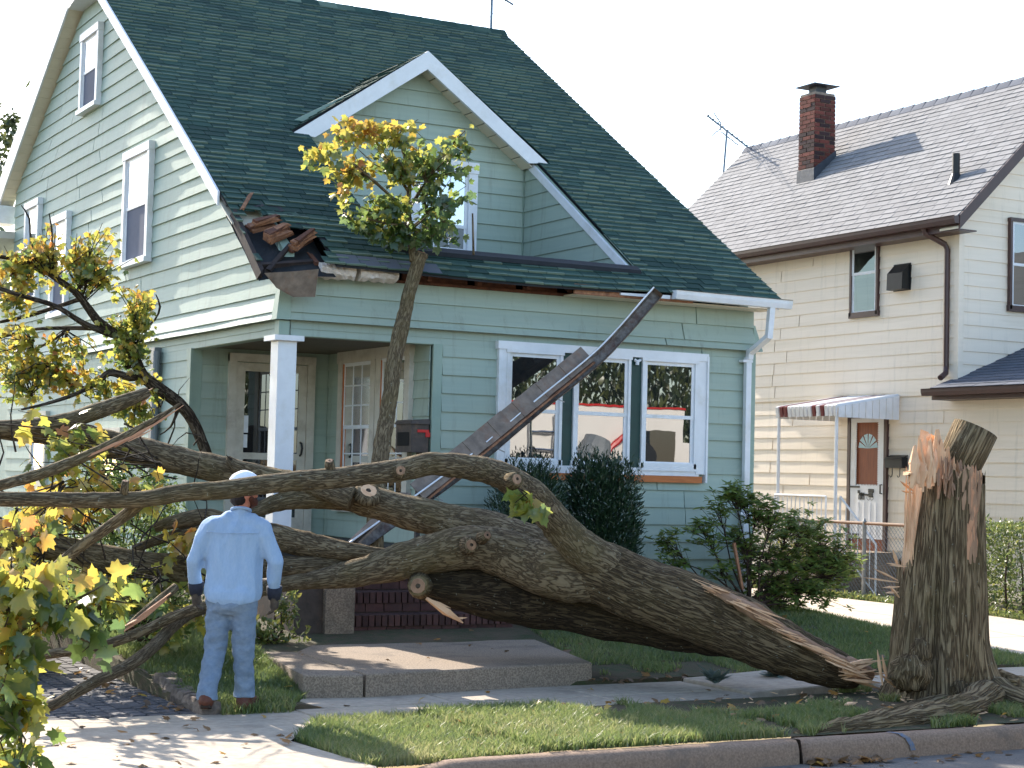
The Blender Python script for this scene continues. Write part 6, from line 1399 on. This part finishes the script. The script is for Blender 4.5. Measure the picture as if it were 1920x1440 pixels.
sh_ = soft('shirt', shirt, .0115, 'denim_shirt', man, 3, .013, 8, Vector((1, 1, .4)), hem)
q = MB(); q.tube([b3(.06+.068*math.cos(a), .005+.066*math.sin(a), 1.495-.02*math.sin(a)) for a in [2*math.pi*i/20 for i in range(21)]], .012, 8, False); q.build('collar', 'denim_shirt', sh_, True)
q = MB(); P_, _ = spline([(b3(-.17, -.105, 1.335), 1), (b3(-.05, -.135, 1.33), 1), (b3(.10, -.135, 1.33), 1), (b3(.22, -.105, 1.335), 1)], .03); q.tube(P_, .004, 6); q.build('yoke_seam', 'denim_shirt', sh_, True)
# jeans
jn = [(b3(*HP['L']), .104, b3(*HP['R']), .104), (b3(-.05, -.025, .82), .10, b3(.08, -.025, .82), .10), (b3(.015, 0, .92), .09, b3(.015, 0, .96), .09)]
for k in 'LR':
    kn, an, hp_ = KN[k], AN[k], HP[k]; jn += [(b3(*hp_), .102, b3(*kn), .083), (b3(*kn), .081, b3(an[0], an[1], an[2]+.05), .074), (b3(an[0], an[1], an[2]+.06), .074, b3(an[0], an[1], an[2]+.01), .078)]
def cuff(m2):
    for v in m2.vertices:
        if v.co.z < .11: v.co.z = .11+(v.co.z-.11)*.1
je = soft('jeans', jn, .0115, 'jeans', man, 3, .010, 11, Vector((.8, .8, 1)), cuff)
# boots: left one heel-up mid-step, right one flat
for k, tilt in (('L', .18), ('R', .0)):
    an = AN[k]; bt = thing_ = None
    hl = b3(an[0], an[1]-.04, .055+tilt*.25); to = b3(an[0]+(.06 if k == 'R' else -.02), an[1]+.20, .042)
    bo_ = soft('boot', [(hl, .055, to, .048), (hl, .054, b3(an[0], an[1], an[2]+.06), .058), (hl.lerp(to, .5)+Vector((0, 0, .015)), .052, to, .047)], .009, 'boot_leather', man, 2, .002, 30)
    q = MB(); dv = (to-hl).normalized(); sx = dv.cross(Vector((0, 0, 1))).normalized(); dn = Vector((0, 0, -1)); pts = []
    for c_, hw in ((hl-dv*.045, .030), (hl, .042), (hl.lerp(to, .5), .036), (to, .043), (to+dv*.042, .026)):
        for sgn in (-1, 1): pts += [c_+sx*(hw*sgn)+dn*.030, c_+sx*(hw*sgn)+dn*.052]
    f = []
    for i in range(4):
        b = i*4; f += [(b, b+4, b+6, b+2), (b+1, b+3, b+7, b+5), (b, b+1, b+5, b+4), (b+2, b+6, b+7, b+3)]
    f += [(0, 2, 3, 1), (16, 17, 19, 18)]; q.add(pts, f); q.build('sole', 'boot_sole', bo_)
# gloved hands: palm, four fingers and a thumb
for k, sg in (('L', -1), ('R', 1)):
    w_ = b3(*WR[k]); e_ = b3(*EL[k]); dn = (w_-e_).normalized(); dn = (dn+Vector((0, 0, -.5))).normalized(); inn = (-right*sg).normalized(); fw_ = fwd
    wr_ = w_+dn*.045; pc = wr_+dn*.05; hand = [(wr_, .036, pc+dn*.025, .034), (wr_+fw_*.018, .032, pc+fw_*.024+dn*.025, .024), (wr_-fw_*.018, .032, pc-fw_*.024+dn*.025, .024)]
    for i, (off, ln) in enumerate(((.034, .062), (.012, .070), (-.011, .066), (-.033, .052))):
        k0 = pc+fw_*off+dn*.035; k1 = k0+(dn*.9+inn*.35).normalized()*ln*.55; k2 = k1+(dn*.5+inn*.85).normalized()*ln*.5; hand += [(k0, .0115, k1, .0105), (k1, .0105, k2, .009)]
    t0 = wr_+fw_*.03+dn*.02; t1 = t0+(fw_*.7+dn*.7+inn*.2).normalized()*.05; t2 = t1+(dn*.9+inn*.4+fw_*.1).normalized()*.035; hand += [(t0, .015, t1, .012), (t1, .012, t2, .010)]
    gl = soft('glove', hand, .006, 'glove_cloth', man, 2, .0015, 60)
    q = MB(); q.tube([w_-dn*.03, w_+dn*.02, w_+dn*.065], [.060, .055, .044], 14, True); q.build('cuff', 'glove_cuff', gl, True)

# ---------------------------------------------------------------- crushed car in the driveway
CX, CY = -3.80, -2.3
car = thing('parked_car', 'dark grey car half hidden under leaves and limbs in the driveway', 'car', (CX, CY+2.1, 0))
def loft(rows, name, mat, parent, smooth=True, closed=True):
    q = MB(); n = len(rows[0])
    for r_ in rows: q.v += [tuple(p) for p in r_]
    for i in range(len(rows)-1):
        for j in range(n if closed else n-1): q.f.append((i*n+j, i*n+(j+1) % n, (i+1)*n+(j+1) % n, (i+1)*n+j))
    if closed: q.f += [tuple(range(n)), tuple((len(rows)-1)*n+j for j in range(n))[::-1]]
    return q.build(name, mat, parent, smooth)
def cring(t, w_, zb, zs_, zt, cr=.0):
    h = [(.0, zb), (w_*.80, zb), (w_*.97, zb+.10), (w_, (zb+zs_)/2), (w_*.985, zs_), (w_*.90, zs_+(zt-zs_)*.75), (w_*.55, zt), (0, zt+.015)]
    pts = [(x, z) for x, z in h]+[(-x, z) for x, z in h[-2:0:-1]]
    return [Vector((CX+x, CY+t, z)) for x, z in pts]
loft([cring(0, .70, .30, .50, .60), cring(.06, .80, .24, .58, .70), cring(.35, .87, .22, .70, .80), cring(.9, .88, .22, .78, .88), cring(1.25, .88, .22, .84, .94), cring(2.0, .88, .22, .88, .93), cring(3.3, .88, .22, .88, .95), cring(4.0, .86, .24, .84, .93), cring(4.3, .80, .28, .66, .86), cring(4.4, .70, .34, .60, .72)], 'body', 'car_paint', car)
def gring(t, w_, z0, z1, wt): return [Vector((CX+x, CY+t, z)) for x, z in ((w_, z0), (wt, z1-.05), (wt*.8, z1), (0, z1+.01), (-wt*.8, z1), (-wt, z1-.05), (-w_, z0))]
loft([gring(1.15, .80, .90, .94, .72), gring(1.75, .80, .90, 1.28, .66), gring(1.95, .80, .90, 1.33, .64), gring(2.9, .80, .90, 1.32, .64), gring(3.2, .80, .90, 1.26, .66), gring(3.75, .80, .90, .94, .72)], 'cabin_glass', 'car_glass', car)
loft([[p+Vector((0, 0, .012)) for p in gring(1.78, .1, 1.24, 1.30, .67)[1:6]], [p+Vector((0, 0, .012)) for p in gring(2.4, .1, 1.24, 1.33, .66)[1:6]], [p+Vector((0, 0, .012)) for p in gring(3.15, .1, 1.2, 1.28, .67)[1:6]]], 'roof_panel', 'car_paint', car, True, False)
for s_ in (-1, 1):
    q = MB(); q.bar((CX+s_*.80, CY+1.18, .92), (CX+s_*.66, CY+1.80, 1.28), .05, .05); q.build('pillar', 'car_paint', car)
    q = MB(); q.hexa([(CX+s_*.86, CY+1.35, .95), (CX+s_*1.02, CY+1.35, .95), (CX+s_*1.02, CY+1.43, .95), (CX+s_*.86, CY+1.43, .95), (CX+s_*.86, CY+1.33, 1.07), (CX+s_*1.02, CY+1.33, 1.08), (CX+s_*1.02, CY+1.43, 1.08), (CX+s_*.86, CY+1.43, 1.07)]); q.build('mirror', 'car_paint', car)
    q = MB(); q.hexa([(CX+s_*.50, CY-.01, .56), (CX+s_*.80, CY+.12, .58), (CX+s_*.80, CY+.2, .58), (CX+s_*.5, CY+.1, .56), (CX+s_*.50, CY+.0, .68), (CX+s_*.79, CY+.15, .69), (CX+s_*.78, CY+.25, .70), (CX+s_*.5, CY+.1, .70)]); q.build('headlight', 'lamp_lens', car)
    q = MB(); q.box(CX+s_*.70-.1, CY+4.33, .62, CX+s_*.70+.1, CY+4.40, .78); q.build('tail_light', 'red_paint', car)
q = MB(); q.hexa([(CX-.74, CY-.10, .30), (CX+.74, CY-.10, .30), (CX+.86, CY+.2, .30), (CX-.86, CY+.2, .30), (CX-.72, CY-.09, .52), (CX+.72, CY-.09, .52), (CX+.86, CY+.2, .52), (CX-.86, CY+.2, .52)]); q.build('bumper', 'car_plastic', car)
q = MB(); q.box(CX-.40, CY-.03, .54, CX+.40, CY+.03, .64); q.build('grille', 'black_metal', car)
q = MB(); q.box(CX-.80, CY-.08, .14, CX+.80, CY+.1, .28); q.build('air_dam', 'car_plastic', car)
for t in (.78, 3.45):
    for s_ in (-1, 1):
        q = MB(); x0 = CX+s_*.78; prof_ = [(-.09, .20), (-.10, .28), (-.08, .315), (.08, .315), (.10, .28), (.09, .20)]
        for i in range(24):
            a_ = 2*math.pi*i/24
            for dx, r_ in prof_: q.v.append((x0+dx, CY+t+r_*math.cos(a_), .285+r_*math.sin(a_)))
        for i in range(24):
            for j in range(6): q.f.append((i*6+j, i*6+(j+1) % 6, ((i+1) % 24)*6+(j+1) % 6, ((i+1) % 24)*6+j))
        wh = q.build('wheel', 'car_plastic', car, True); q = MB(); q.tube([(x0+s_*.07, CY+t, .285), (x0+s_*.09, CY+t, .285)], [.21, .19], 24); q.build('rim', 'chrome', wh)

# ---------------------------------------------------------------- utility truck and trees across the street (mirrored in the front windows)
tk = thing('utility_truck', 'white utility truck with red roof edge, seen mirrored in the front windows', 'truck', (10.2, -11.2, -.12))
q = MB(); q.box(6.6, -12.3, .55, 11.9, -10.1, 3.10); q.build('box_body', 'truck_white', tk)
q = MB(); q.box(6.58, -12.32, 3.10, 11.92, -10.08, 3.135); q.build('roof_edge', 'red_paint', tk)
q = MB(); q.box(10.9, -10.09, 1.9, 11.7, -10.075, 2.7); q.build('side_window', 'dark_glass', tk)
for x_ in (7.1, 8.2, 9.9):
    q = MB(); q.box(x_, -10.095, .7, x_+.9, -10.07, 1.6); q.build('locker_door', 'downspout_grey', tk)
q = MB(); q.hexa([(11.95, -12.2, .5), (13.9, -12.2, .5), (13.9, -10.2, .5), (11.95, -10.2, .5), (11.95, -12.2, 2.5), (13.0, -12.1, 2.5), (13.0, -10.3, 2.5), (11.95, -10.2, 2.5)]); q.build('cab', 'truck_white', tk)
q = MB(); q.hexa([(12.1, -10.19, 1.5), (13.2, -10.19, 1.5), (13.2, -10.17, 1.5), (12.1, -10.17, 1.5), (12.1, -10.26, 2.35), (12.9, -10.26, 2.35), (12.9, -10.24, 2.35), (12.1, -10.24, 2.35)]); q.build('cab_window', 'dark_glass', tk)
for x in (7.6, 8.6, 12.9):
    q = MB(); q.tube([(x, -10.35, .35), (x, -10.05, .35)], .48, 24); q.build('wheel', 'car_plastic', tk)
q = MB()
for i in range(6): q.tube([(8.6, -10.04, 1.0+.32*i), (9.1, -10.04, 1.0+.32*i)], .025, 8)
q.tube([(8.6, -10.04, .8), (8.6, -10.04, 2.9)], .03, 8); q.tube([(9.1, -10.04, .8), (9.1, -10.04, 2.9)], .03, 8); q.build('ladder', 'chrome', tk)
P_, _ = spline([(Vector((9.7, -10.0, .8)), 1), (Vector((9.9, -9.98, 1.7)), 1), (Vector((10.25, -9.98, 2.35)), 1), (Vector((10.8, -9.98, 2.75)), 1)], .1); q = MB(); q.tube(P_, .05, 8); q.build('hose', 'red_paint', tk)
q = MB(); P_, r_ = spline([(Vector((9.5, -9.8, .3)), .42), (Vector((9.55, -9.8, 1.5)), .40), (Vector((9.9, -9.85, 2.5)), .25)], .15); q.tube(P_, r_, 16); q.build('chipper_chute', 'downspout_grey', tk)
q = MB(); q.tube([(10.9, -10.05, 2.2), (10.9, -9.85, 2.2)], .26, 16); q.build('spare_wheel', 'car_plastic', tk)
for i, (x, y, h, rr) in enumerate(((5.5, -31, 8, 2.6), (10.5, -32, 8.5, 3.0), (15, -31, 8, 2.8), (20, -33, 9, 3.2), (25, -32, 8.5, 3.0), (31, -34, 9, 3.2), (0, -33, 8, 2.8))):
    tr = thing('street_tree', ['second tree from the left in the row across the street', 'third tree from the left in the row across the street', 'middle tree of the row across the street', 'fifth tree from the left in the row across the street', 'sixth tree from the left in the row across the street', 'rightmost tree of the row across the street', 'leftmost tree of the row across the street'][i], 'tree', (x, y, -.3), 'trees across the street')
    limb(tr, [((x, y, -.3), .22), ((x+.1, y, 2.2), .17), ((x-.1, y+.1, h*.6), .1), ((x, y, h*.85), .04)], 'trunk', 'dark_bark', .4, 8, world=True)
    L = Leaves(OVAL_V, OVAL_F)
    for k in range(3800):
        d = rv(1).normalized()*(random.random()**.4); p = Vector((x+d.x*rr, y+d.y*rr*.8, h*.52+d.z*h*.47)); L.put(p, Vector((random.gauss(0, .4), random.gauss(0, .4), -1)), rv(1), random.uniform(.22, .42), random.random())
    L.build(tr, 'far_leaf', 0, field='crown')
bt = thing('background_tree', 'green treetop peeping out behind the left roof edge', 'tree', (-4.5, 24, 0))
limb(bt, [((-4.5, 24, 0), .25), ((-4.5, 24, 6), .18), ((-4.2, 24, 9.5), .06)], 'trunk', 'dark_bark', .4, 8, world=True)
L = Leaves(OVAL_V, OVAL_F)
for cx_, cy_, r_ in ((28, 255, .35), (36, 285, .3), (10, 305, .4), (-40, 270, 1.2), (-60, 340, 1.5), (20, 225, .18)):
    c = onY(cx_, cy_, 24)
    for k in range(int(220*r_)+30): L.put(c+rv(r_*.45), rv(1)+Vector((0, 0, -.6)), rv(1), random.uniform(.12, .24), random.random())
L.build(bt, 'far_leaf', 0, field='crown')
# ---------------------------------------------------------------- shrubs
def shell_leaves(L, c, rad, n, size, tone, up=.5, inner=.72, amp=.25, seed=0, narrow=False):
    c = Vector(c)
    for k in range(n):
        d = rv(1).normalized(); kk = 1+amp*noise.noise(d*2.4+Vector((seed, 0, 0)))+amp*.5*noise.noise(d*6+Vector((0, seed, 0)))
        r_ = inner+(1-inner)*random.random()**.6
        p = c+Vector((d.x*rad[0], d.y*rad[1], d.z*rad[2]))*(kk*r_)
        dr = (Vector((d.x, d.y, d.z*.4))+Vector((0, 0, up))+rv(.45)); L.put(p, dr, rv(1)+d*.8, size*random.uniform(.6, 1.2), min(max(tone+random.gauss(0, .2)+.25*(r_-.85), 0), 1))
NEED_V = np.array([(0, .5), (0, 0), (.09, .3), (.10, .7), (0, 1), (-.10, .7), (-.09, .3)]); NEED_F = [(0, i+1, (i+1) % 6+1) for i in range(6)]
for lab, parts_, base in (('dark green upright yew bush nearest the steps, under the left front window', [((2.58, -.75, 1.05), (.44, .48, .84)), ((2.72, -.8, 1.35), (.30, .34, .58)), ((2.36, -.9, .8), (.30, .36, .55))], (2.6, -.8, .25)),
                         ('taller dark green yew bush below the middle front window', [((3.52, -.75, 1.12), (.42, .48, .92)), ((3.36, -.8, 1.45), (.28, .34, .60)), ((3.68, -.85, 1.3), (.27, .33, .72))], (3.5, -.8, .28))):
    yw = thing('yew_bush', lab, 'bush', base, 'yew bushes under the front window')
    for k in range(3): limb(yw, [((base[0]+.1*(k-1), base[1], base[2]-.1), .03), ((base[0]+.2*(k-1), base[1]-.1, base[2]+.5), .02), ((base[0]+.3*(k-1), base[1], base[2]+1.0), .01)], 'stem', 'yew_stem', .1, 6, world=True)
    L = Leaves(NEED_V, NEED_F)
    for j, (c, r_) in enumerate(parts_):
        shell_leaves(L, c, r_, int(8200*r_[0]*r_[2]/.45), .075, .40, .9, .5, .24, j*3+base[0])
        for k in range(30):       # upright shoots
            x = c[0]+random.uniform(-1, 1)*r_[0]*.8; z0 = c[2]+r_[2]*.75*math.sqrt(max(0, 1-((x-c[0])/r_[0])**2)); hgt = random.uniform(.08, .30); y = c[1]+random.uniform(-.3, .2)
            for i in range(12): L.put(Vector((x+random.gauss(0, .008), y+random.gauss(0, .008), z0+hgt*i/12)), Vector((random.gauss(0, .6), random.gauss(0, .6), 1)), rv(1), .05, .6)
    L.build(yw, 'yew_leaf', 0, field='foliage')
az = thing('azalea_bush', 'sprawling open green shrub at the right corner of the green house', 'bush', tuple(onY(1410, 1135, -.9)))
L = Leaves(OVAL_V, OVAL_F); tw = MB(); b0 = onY(1405, 1135, -.9)
def whorl(p, n, size, tn):
    for k in range(n):
        a_ = 6.28*k/n+random.random(); L.put(p+rv(.008), Vector((math.cos(a_), math.sin(a_), random.gauss(.15, .3))), Vector((0, 0, 1))+rv(.3), size*random.uniform(.7, 1.15), min(max(tn+random.gauss(0, .15), 0), 1))
for ex, ey, n, sp_ in ((1375, 920, 26, .10), (1400, 935, 22, .12), (1420, 960, 26, .14), (1350, 960, 16, .12), (1310, 985, 12, .12), (1250, 1010, 16, .10), (1265, 1050, 14, .10), (1240, 1060, 8, .08), (1330, 1010, 14, .14), (1450, 970, 34, .16), (1480, 990, 36, .16), (1510, 1000, 40, .18),
                       (1540, 1020, 40, .18), (1570, 1045, 36, .16), (1590, 1060, 20, .12), (1560, 1080, 40, .18), (1520, 1060, 44, .2), (1480, 1050, 44, .2), (1440, 1040, 40, .2), (1400, 1030, 26, .18), (1450, 1090, 44, .2), (1500, 1100, 44, .18), (1540, 1110, 34, .16), (1410, 1080, 26, .16), (1350, 1070, 12, .12), (1470, 1125, 24, .14), (1430, 1120, 20, .12), (1380, 1000, 18, .16)):
    e = onY(ex, ey, -.9+random.uniform(-.25, .25)); mid = b0.lerp(e, .55)+Vector((0, 0, -.06))+rv(.06); tw.tube([b0+rv(.05), mid, e], [.016, .009, .004], 5, False)
    for k in range(int(n*1.5)): p = e+rv(sp_*.68); tw.tube([mid.lerp(e, random.uniform(.5, 1)), p], [.004, .002], 4, False); whorl(p, 8, .088, .72)
tag(tw.build('branches', 'yew_stem', az), kind='stuff'); L.build(az, 'shrub_leaf', 0, field='foliage')
q = MB(); q.bar(onY(1376, 1018, -1.2), onY(1392, 1105, -1.2), .03); sk_ = q.build('garden_stake', 'raw_wood'); tag(sk_, 'thin bare wooden stake leaning in the shrub by the house corner', 'stake')
def leafy(name, label, clumps, base, size, mat, tone, V2=OVAL_V, F=OVAL_F, stems=4):
    o = thing(name, label, 'bush', base); L = Leaves(V2, F); base = Vector(base); tw = MB()
    for c, r_, n in clumps:
        c = Vector(c); tw.tube([base+rv(.04), base.lerp(c, .6)+rv(.05), c], [.014, .01, .004], 5, False)
        for k in range(n):
            d = rv(1).normalized()*(.35+.65*random.random()**.5); L.put(c+d*r_+rv(.02), rv(1)+Vector((0, 0, -.25)), rv(.7)+Vector((0, -.1, .8)), size*random.uniform(.6, 1.2), min(max(tone+random.gauss(0, .2), 0), 1))
    tag(tw.build('branches', 'yew_stem', o), kind='stuff'); L.build(o, mat, 0, field='foliage'); return o
Y1 = .6
leafy('side_bush', 'sunlit green bush beside the gable wall behind the fallen limbs', [(onY(x, y, Y1), r_, n) for x, y, r_, n in ((200, 880, .22, 300), (250, 890, .24, 340), (300, 920, .2, 260), (160, 900, .2, 240), (220, 940, .28, 420), (280, 960, .26, 380), (180, 960, .26, 360), (120, 960, .25, 260), (240, 1000, .3, 420), (170, 1010, .28, 340), (310, 1000, .22, 220), (90, 1000, .24, 200), (60, 950, .2, 140), (320, 960, .16, 130), (200, 1050, .3, 360), (280, 1050, .28, 300), (120, 1050, .28, 260), (330, 1050, .2, 160), (60, 1040, .24, 180), (150, 1090, .28, 240), (250, 1100, .28, 260), (340, 1100, .2, 150))], tuple(onY(220, 1110, Y1)), .072, 'shrub_leaf', .62)
leafy('border_bush', 'low dark leafy shrub under the big limb beside the driveway', [(onY(x, y, -2.4), r_, n) for x, y, r_, n in ((200, 1090, .2, 150), (260, 1100, .22, 190), (320, 1090, .2, 170), (230, 1130, .2, 150), (300, 1130, .2, 150), (350, 1110, .16, 110), (160, 1110, .18, 120), (340, 1150, .14, 90), (200, 1150, .2, 160), (270, 1160, .2, 160), (140, 1150, .2, 120), (330, 1175, .14, 90), (100, 1130, .2, 120))], tuple(onY(260, 1190, -2.4)), .07, 'shrub_leaf', .42)
leafy('pier_bush', 'small yellow green shrub beside the concrete pier behind the man', [(onY(x, y, -2.0), r_, n) for x, y, r_, n in ((500, 1180, .14, 120), (520, 1200, .12, 90), (485, 1200, .1, 70), (535, 1150, .10, 70), (540, 1120, .10, 60), (525, 1135, .08, 40), (470, 1190, .1, 60), (560, 1190, .08, 30))], tuple(onY(510, 1215, -2.0)), .075, 'hedge_leaf', .66)
hg = thing('hedge', 'clipped green hedge at the right edge in front of the cream house', 'hedge', (10.4, -1.2, .05))
L = Leaves(OVAL_V, OVAL_F)
for k in range(9500):
    y = random.uniform(-3.6, .45); s_ = random.random()
    if s_ < .5: p = Vector((10.0+random.expovariate(9), y, random.uniform(.25, 1.33)))
    elif s_ < .8: p = Vector((random.uniform(10, 10.85), y, 1.33-random.expovariate(12)))
    else: p = Vector((random.uniform(10, 10.85), .45-random.expovariate(8), random.uniform(.25, 1.33)))
    p += rv(.025); L.put(p, rv(1), rv(1), random.uniform(.035, .075), min(max(.45+random.gauss(0, .25), 0), 1))
for k in range(14):
    x, y = random.uniform(10.1, 10.7), random.uniform(-3.4, .3); limb(hg, [((x, y, 0), .02), ((x+random.uniform(-.1, .1), y, .6), .014), ((x, y+random.uniform(-.1, .1), 1.1), .006)], 'stem', 'yew_stem', .2, 6, world=True)
L.build(hg, 'hedge_leaf', 0, field='foliage')
iv = Leaves(OVAL_V, OVAL_F)
for k in range(2600):
    y = random.uniform(-3.5, 7); x = 9.72+random.expovariate(5); iv.put(Vector((min(x, 10.6), y, .14+random.random()*.10)), rv(1), Vector((0, 0, 1))+rv(.5), random.uniform(.04, .08), min(max(.6+random.gauss(0, .25), 0), 1))
ivo = thing('ivy_border', 'light green ground ivy along the foot of the fence', 'ground cover', (9.8, 2, .12)); iv.build(ivo, 'hedge_leaf', 0, field='ivy')
sb = leafy('sunlit_shrub', 'small yellow flowering shrub behind the chain link fence', [((10.35, 4.55, .75), .3, 170), ((10.3, 4.9, .95), .25, 130), ((10.35, 4.3, .55), .25, 110)], (10.35, 4.6, .1), .08, 'hedge_leaf', .85)
for px_, py_, lb in ((1340, 1272, 'silver green rosette plant left of the other on the shaded lawn edge'), (1455, 1258, 'silver green rosette plant closest to the snapped trunk end')):
    c = onZ(px_, py_+10, .06); o = thing('rosette_plant', lb, 'plant', tuple(c), 'silver rosette plants')
    L = Leaves(OVAL_V, OVAL_F)
    for k in range(46): a_ = random.random()*6.28; L.put(c+Vector((0, 0, random.random()*.05)), Vector((math.cos(a_), math.sin(a_), random.uniform(.2, 1.2))), Vector((0, 0, 1)), random.uniform(.10, .2), random.random())
    L.build(o, 'silver_leaf', 46)

# ---------------------------------------------------------------- grass and leaf litter
def grass(name, n, sampler, h, label=None, tmean=.45):
    P = np.array([sampler() for _ in range(n)]); ang = rng.uniform(0, 6.28, n); lean = rng.normal(0, .45, (n, 2)); hh = h*rng.uniform(.45, 1.15, n); wv = np.stack([np.cos(ang), np.sin(ang), np.zeros(n)], 1)*.0042
    tip = P+np.stack([lean[:, 0]*hh, lean[:, 1]*hh, hh], 1); mid = P+np.stack([lean[:, 0]*hh*.3, lean[:, 1]*hh*.3, hh*.6], 1)
    V = np.stack([P-wv, P+wv, mid+wv*.8, tip, mid-wv*.8], 1).reshape(-1, 3); b = np.arange(n)[:, None]*5
    F = np.concatenate([np.concatenate([b, b+1, b+2, b+4], 1)], 0); F2 = np.concatenate([b+4, b+2, b+3, b+3], 1)
    T3 = np.concatenate([np.concatenate([b, b+1, b+2], 1), np.concatenate([b, b+2, b+4], 1), np.concatenate([b+4, b+2, b+3], 1)], 0)
    pn = np.array([noise.noise(Vector((p[0]*.9, p[1]*.9, 0)))+.6*noise.noise(Vector((p[0]*3, p[1]*3, 5))) for p in P]); tone = np.clip(tmean+.38*pn+rng.normal(0, .2, n), 0, 1)
    me = fast_mesh(name, V, T3, np.tile(tone, 3), 'grass_blade'); o = bpy.data.objects.new(name, me); col.objects.link(o); tag(o, label, 'grass', kind='stuff'); return o
def s_verge():
    while True:
        x, y = random.uniform(-2.25, 6.5), random.uniform(-7.5, -5.56)
        if x < -2.33+(.62*(y+6.45) if y > -6.45 else .1*(-6.45-y)): continue
        bare = noise.noise(Vector((x*1.1, y*1.1, 9)))+.35*noise.noise(Vector((x*4, y*4, 2)))
        if x > .8 and bare < .05+.12*min(1, (x-.8)/1.5): continue
        if x < .8 and bare < -.48: continue
        if (x-sp0.x)**2+(y-sp0.y)**2 < .28: continue
        return (x, y, gz(x, y)-.005)
def s_right():
    while True:
        x, y = random.uniform(1.3, 6.95), random.uniform(-4.32, -.1)
        if x < 1.40+(y+4.22)*.285+.04 and y < -1.1: continue
        if noise.noise(Vector((x*1.3, y*1.3, 3)))+.3*noise.noise(Vector((x*5, y*5, 3))) < -.42 or (y < -3.6 and x < 3 and noise.noise(Vector((x*2, y*2, 1))) < .15): continue
        if y > -4.28 or x > 2: return (x, y, gz(x, y)-.005)
def s_left():
    while True:
        x, y = random.uniform(-2.34, -.95), random.uniform(-5.12, -.9)
        if x > -1.40+(y+4.4)*.17 and y > -4.6: continue
        if y < -4.45 and x > -1.45-.5*(-4.45-y): continue
        return (x, y, max(gz(x, y), 0)-.005)
grass('verge_grass', 62000, s_verge, .085, 'sunlit green grass on the verge between sidewalk and kerb', .62)
grass('lawn_grass', 52000, s_right, .07, 'shaded dark green lawn behind the fallen trunk')
grass('side_grass', 24000, s_left, .09, 'small patch of lawn between driveway stones and landing')
def s_n():
    y = random.uniform(-5, 6); x = random.choice((random.uniform(6.3, 6.95), random.uniform(9.7, 10.3))); return (x, y, gz(x, y)+.02)
grass('neighbor_grass', 12000, s_n, .07, 'grass strips along the neighbouring concrete driveway')
L = Leaves()
def litter(n, x0, x1, y0, y1, z=None, size=.09, tone=.55):
    for k in range(n):
        x, y = random.uniform(x0, x1), random.uniform(y0, y1); zz_ = (gz(x, y)+.03 if z is None else z)+random.random()*.02; a_ = random.random()*6.28
        L.put(Vector((x, y, zz_)), Vector((math.cos(a_), math.sin(a_), random.gauss(.1, .25))), Vector((random.gauss(0, .35), random.gauss(0, .35), 1)), size*random.uniform(.5, 1.2), min(max(random.gauss(tone, .25), 0), 1))
litter(110, -2.1, 1.6, -7.4, -5.65, size=.07, tone=.65); litter(50, 1, 4.5, -7.4, -5.7, size=.08, tone=.3); litter(14, -3.5, 2.2, -5.6, -4.4, .008, .07); litter(60, 1.4, 6, -4.2, -.5, size=.08, tone=.3); litter(45, -2.3, -1.1, -5, -1.2, size=.08, tone=.6); litter(30, -2.8, -2.5, -4.9, -2.0, .02, .08, .4)
litter(120, .5, 8, -8.0, -7.71, -.145, .07, .35); litter(26, 1.0, 1.6, -7.85, -7.70, -.13, .12, .5); litter(10, -1, 1.2, -4.3, -1.6, .20, .06, .35); litter(40, 1.35, 2.4, -4.3, -3.9, .03, .09, .3); litter(30, -4.5, -2.3, -7.3, -5.6, .006, .07, .4)
fl = thing('fallen_leaves', 'scattered yellow and brown fallen leaves on verge, pavement and gutter', 'leaves', (0, -6.5, 0)); fl['kind'] = 'stuff'
L.build(fl, 'brown_leaf', 0, field='leaf_litter')
q = MB(); c = onZ(1585, 1322, .08); shard(q, c, c+Vector((.16, .05, .01)), .06, .02); wc = q.build('wood_chip', 'split_wood'); tag(wc, 'pale wood chip on the bare soil left of the stump', 'wood chip')
chips = MB()
for k in range(190):
    x, y = random.gauss(3.0, .7), random.gauss(-6.3, .5)
    if random.random() < .3: x, y = random.gauss(-1.9, .6), random.gauss(-3.8, .7)
    c = Vector((x, y, gz(x, y)+.02)); a_ = random.random()*6.28; l = random.uniform(.02, .09); shard(chips, c, c+Vector((math.cos(a_)*l, math.sin(a_)*l, random.uniform(0, .015))), random.uniform(.008, .02), .006)
co = chips.build('wood_debris', 'split_wood'); tag(co, 'pale splinters and chips strewn on the ground round the break', 'debris', kind='stuff')
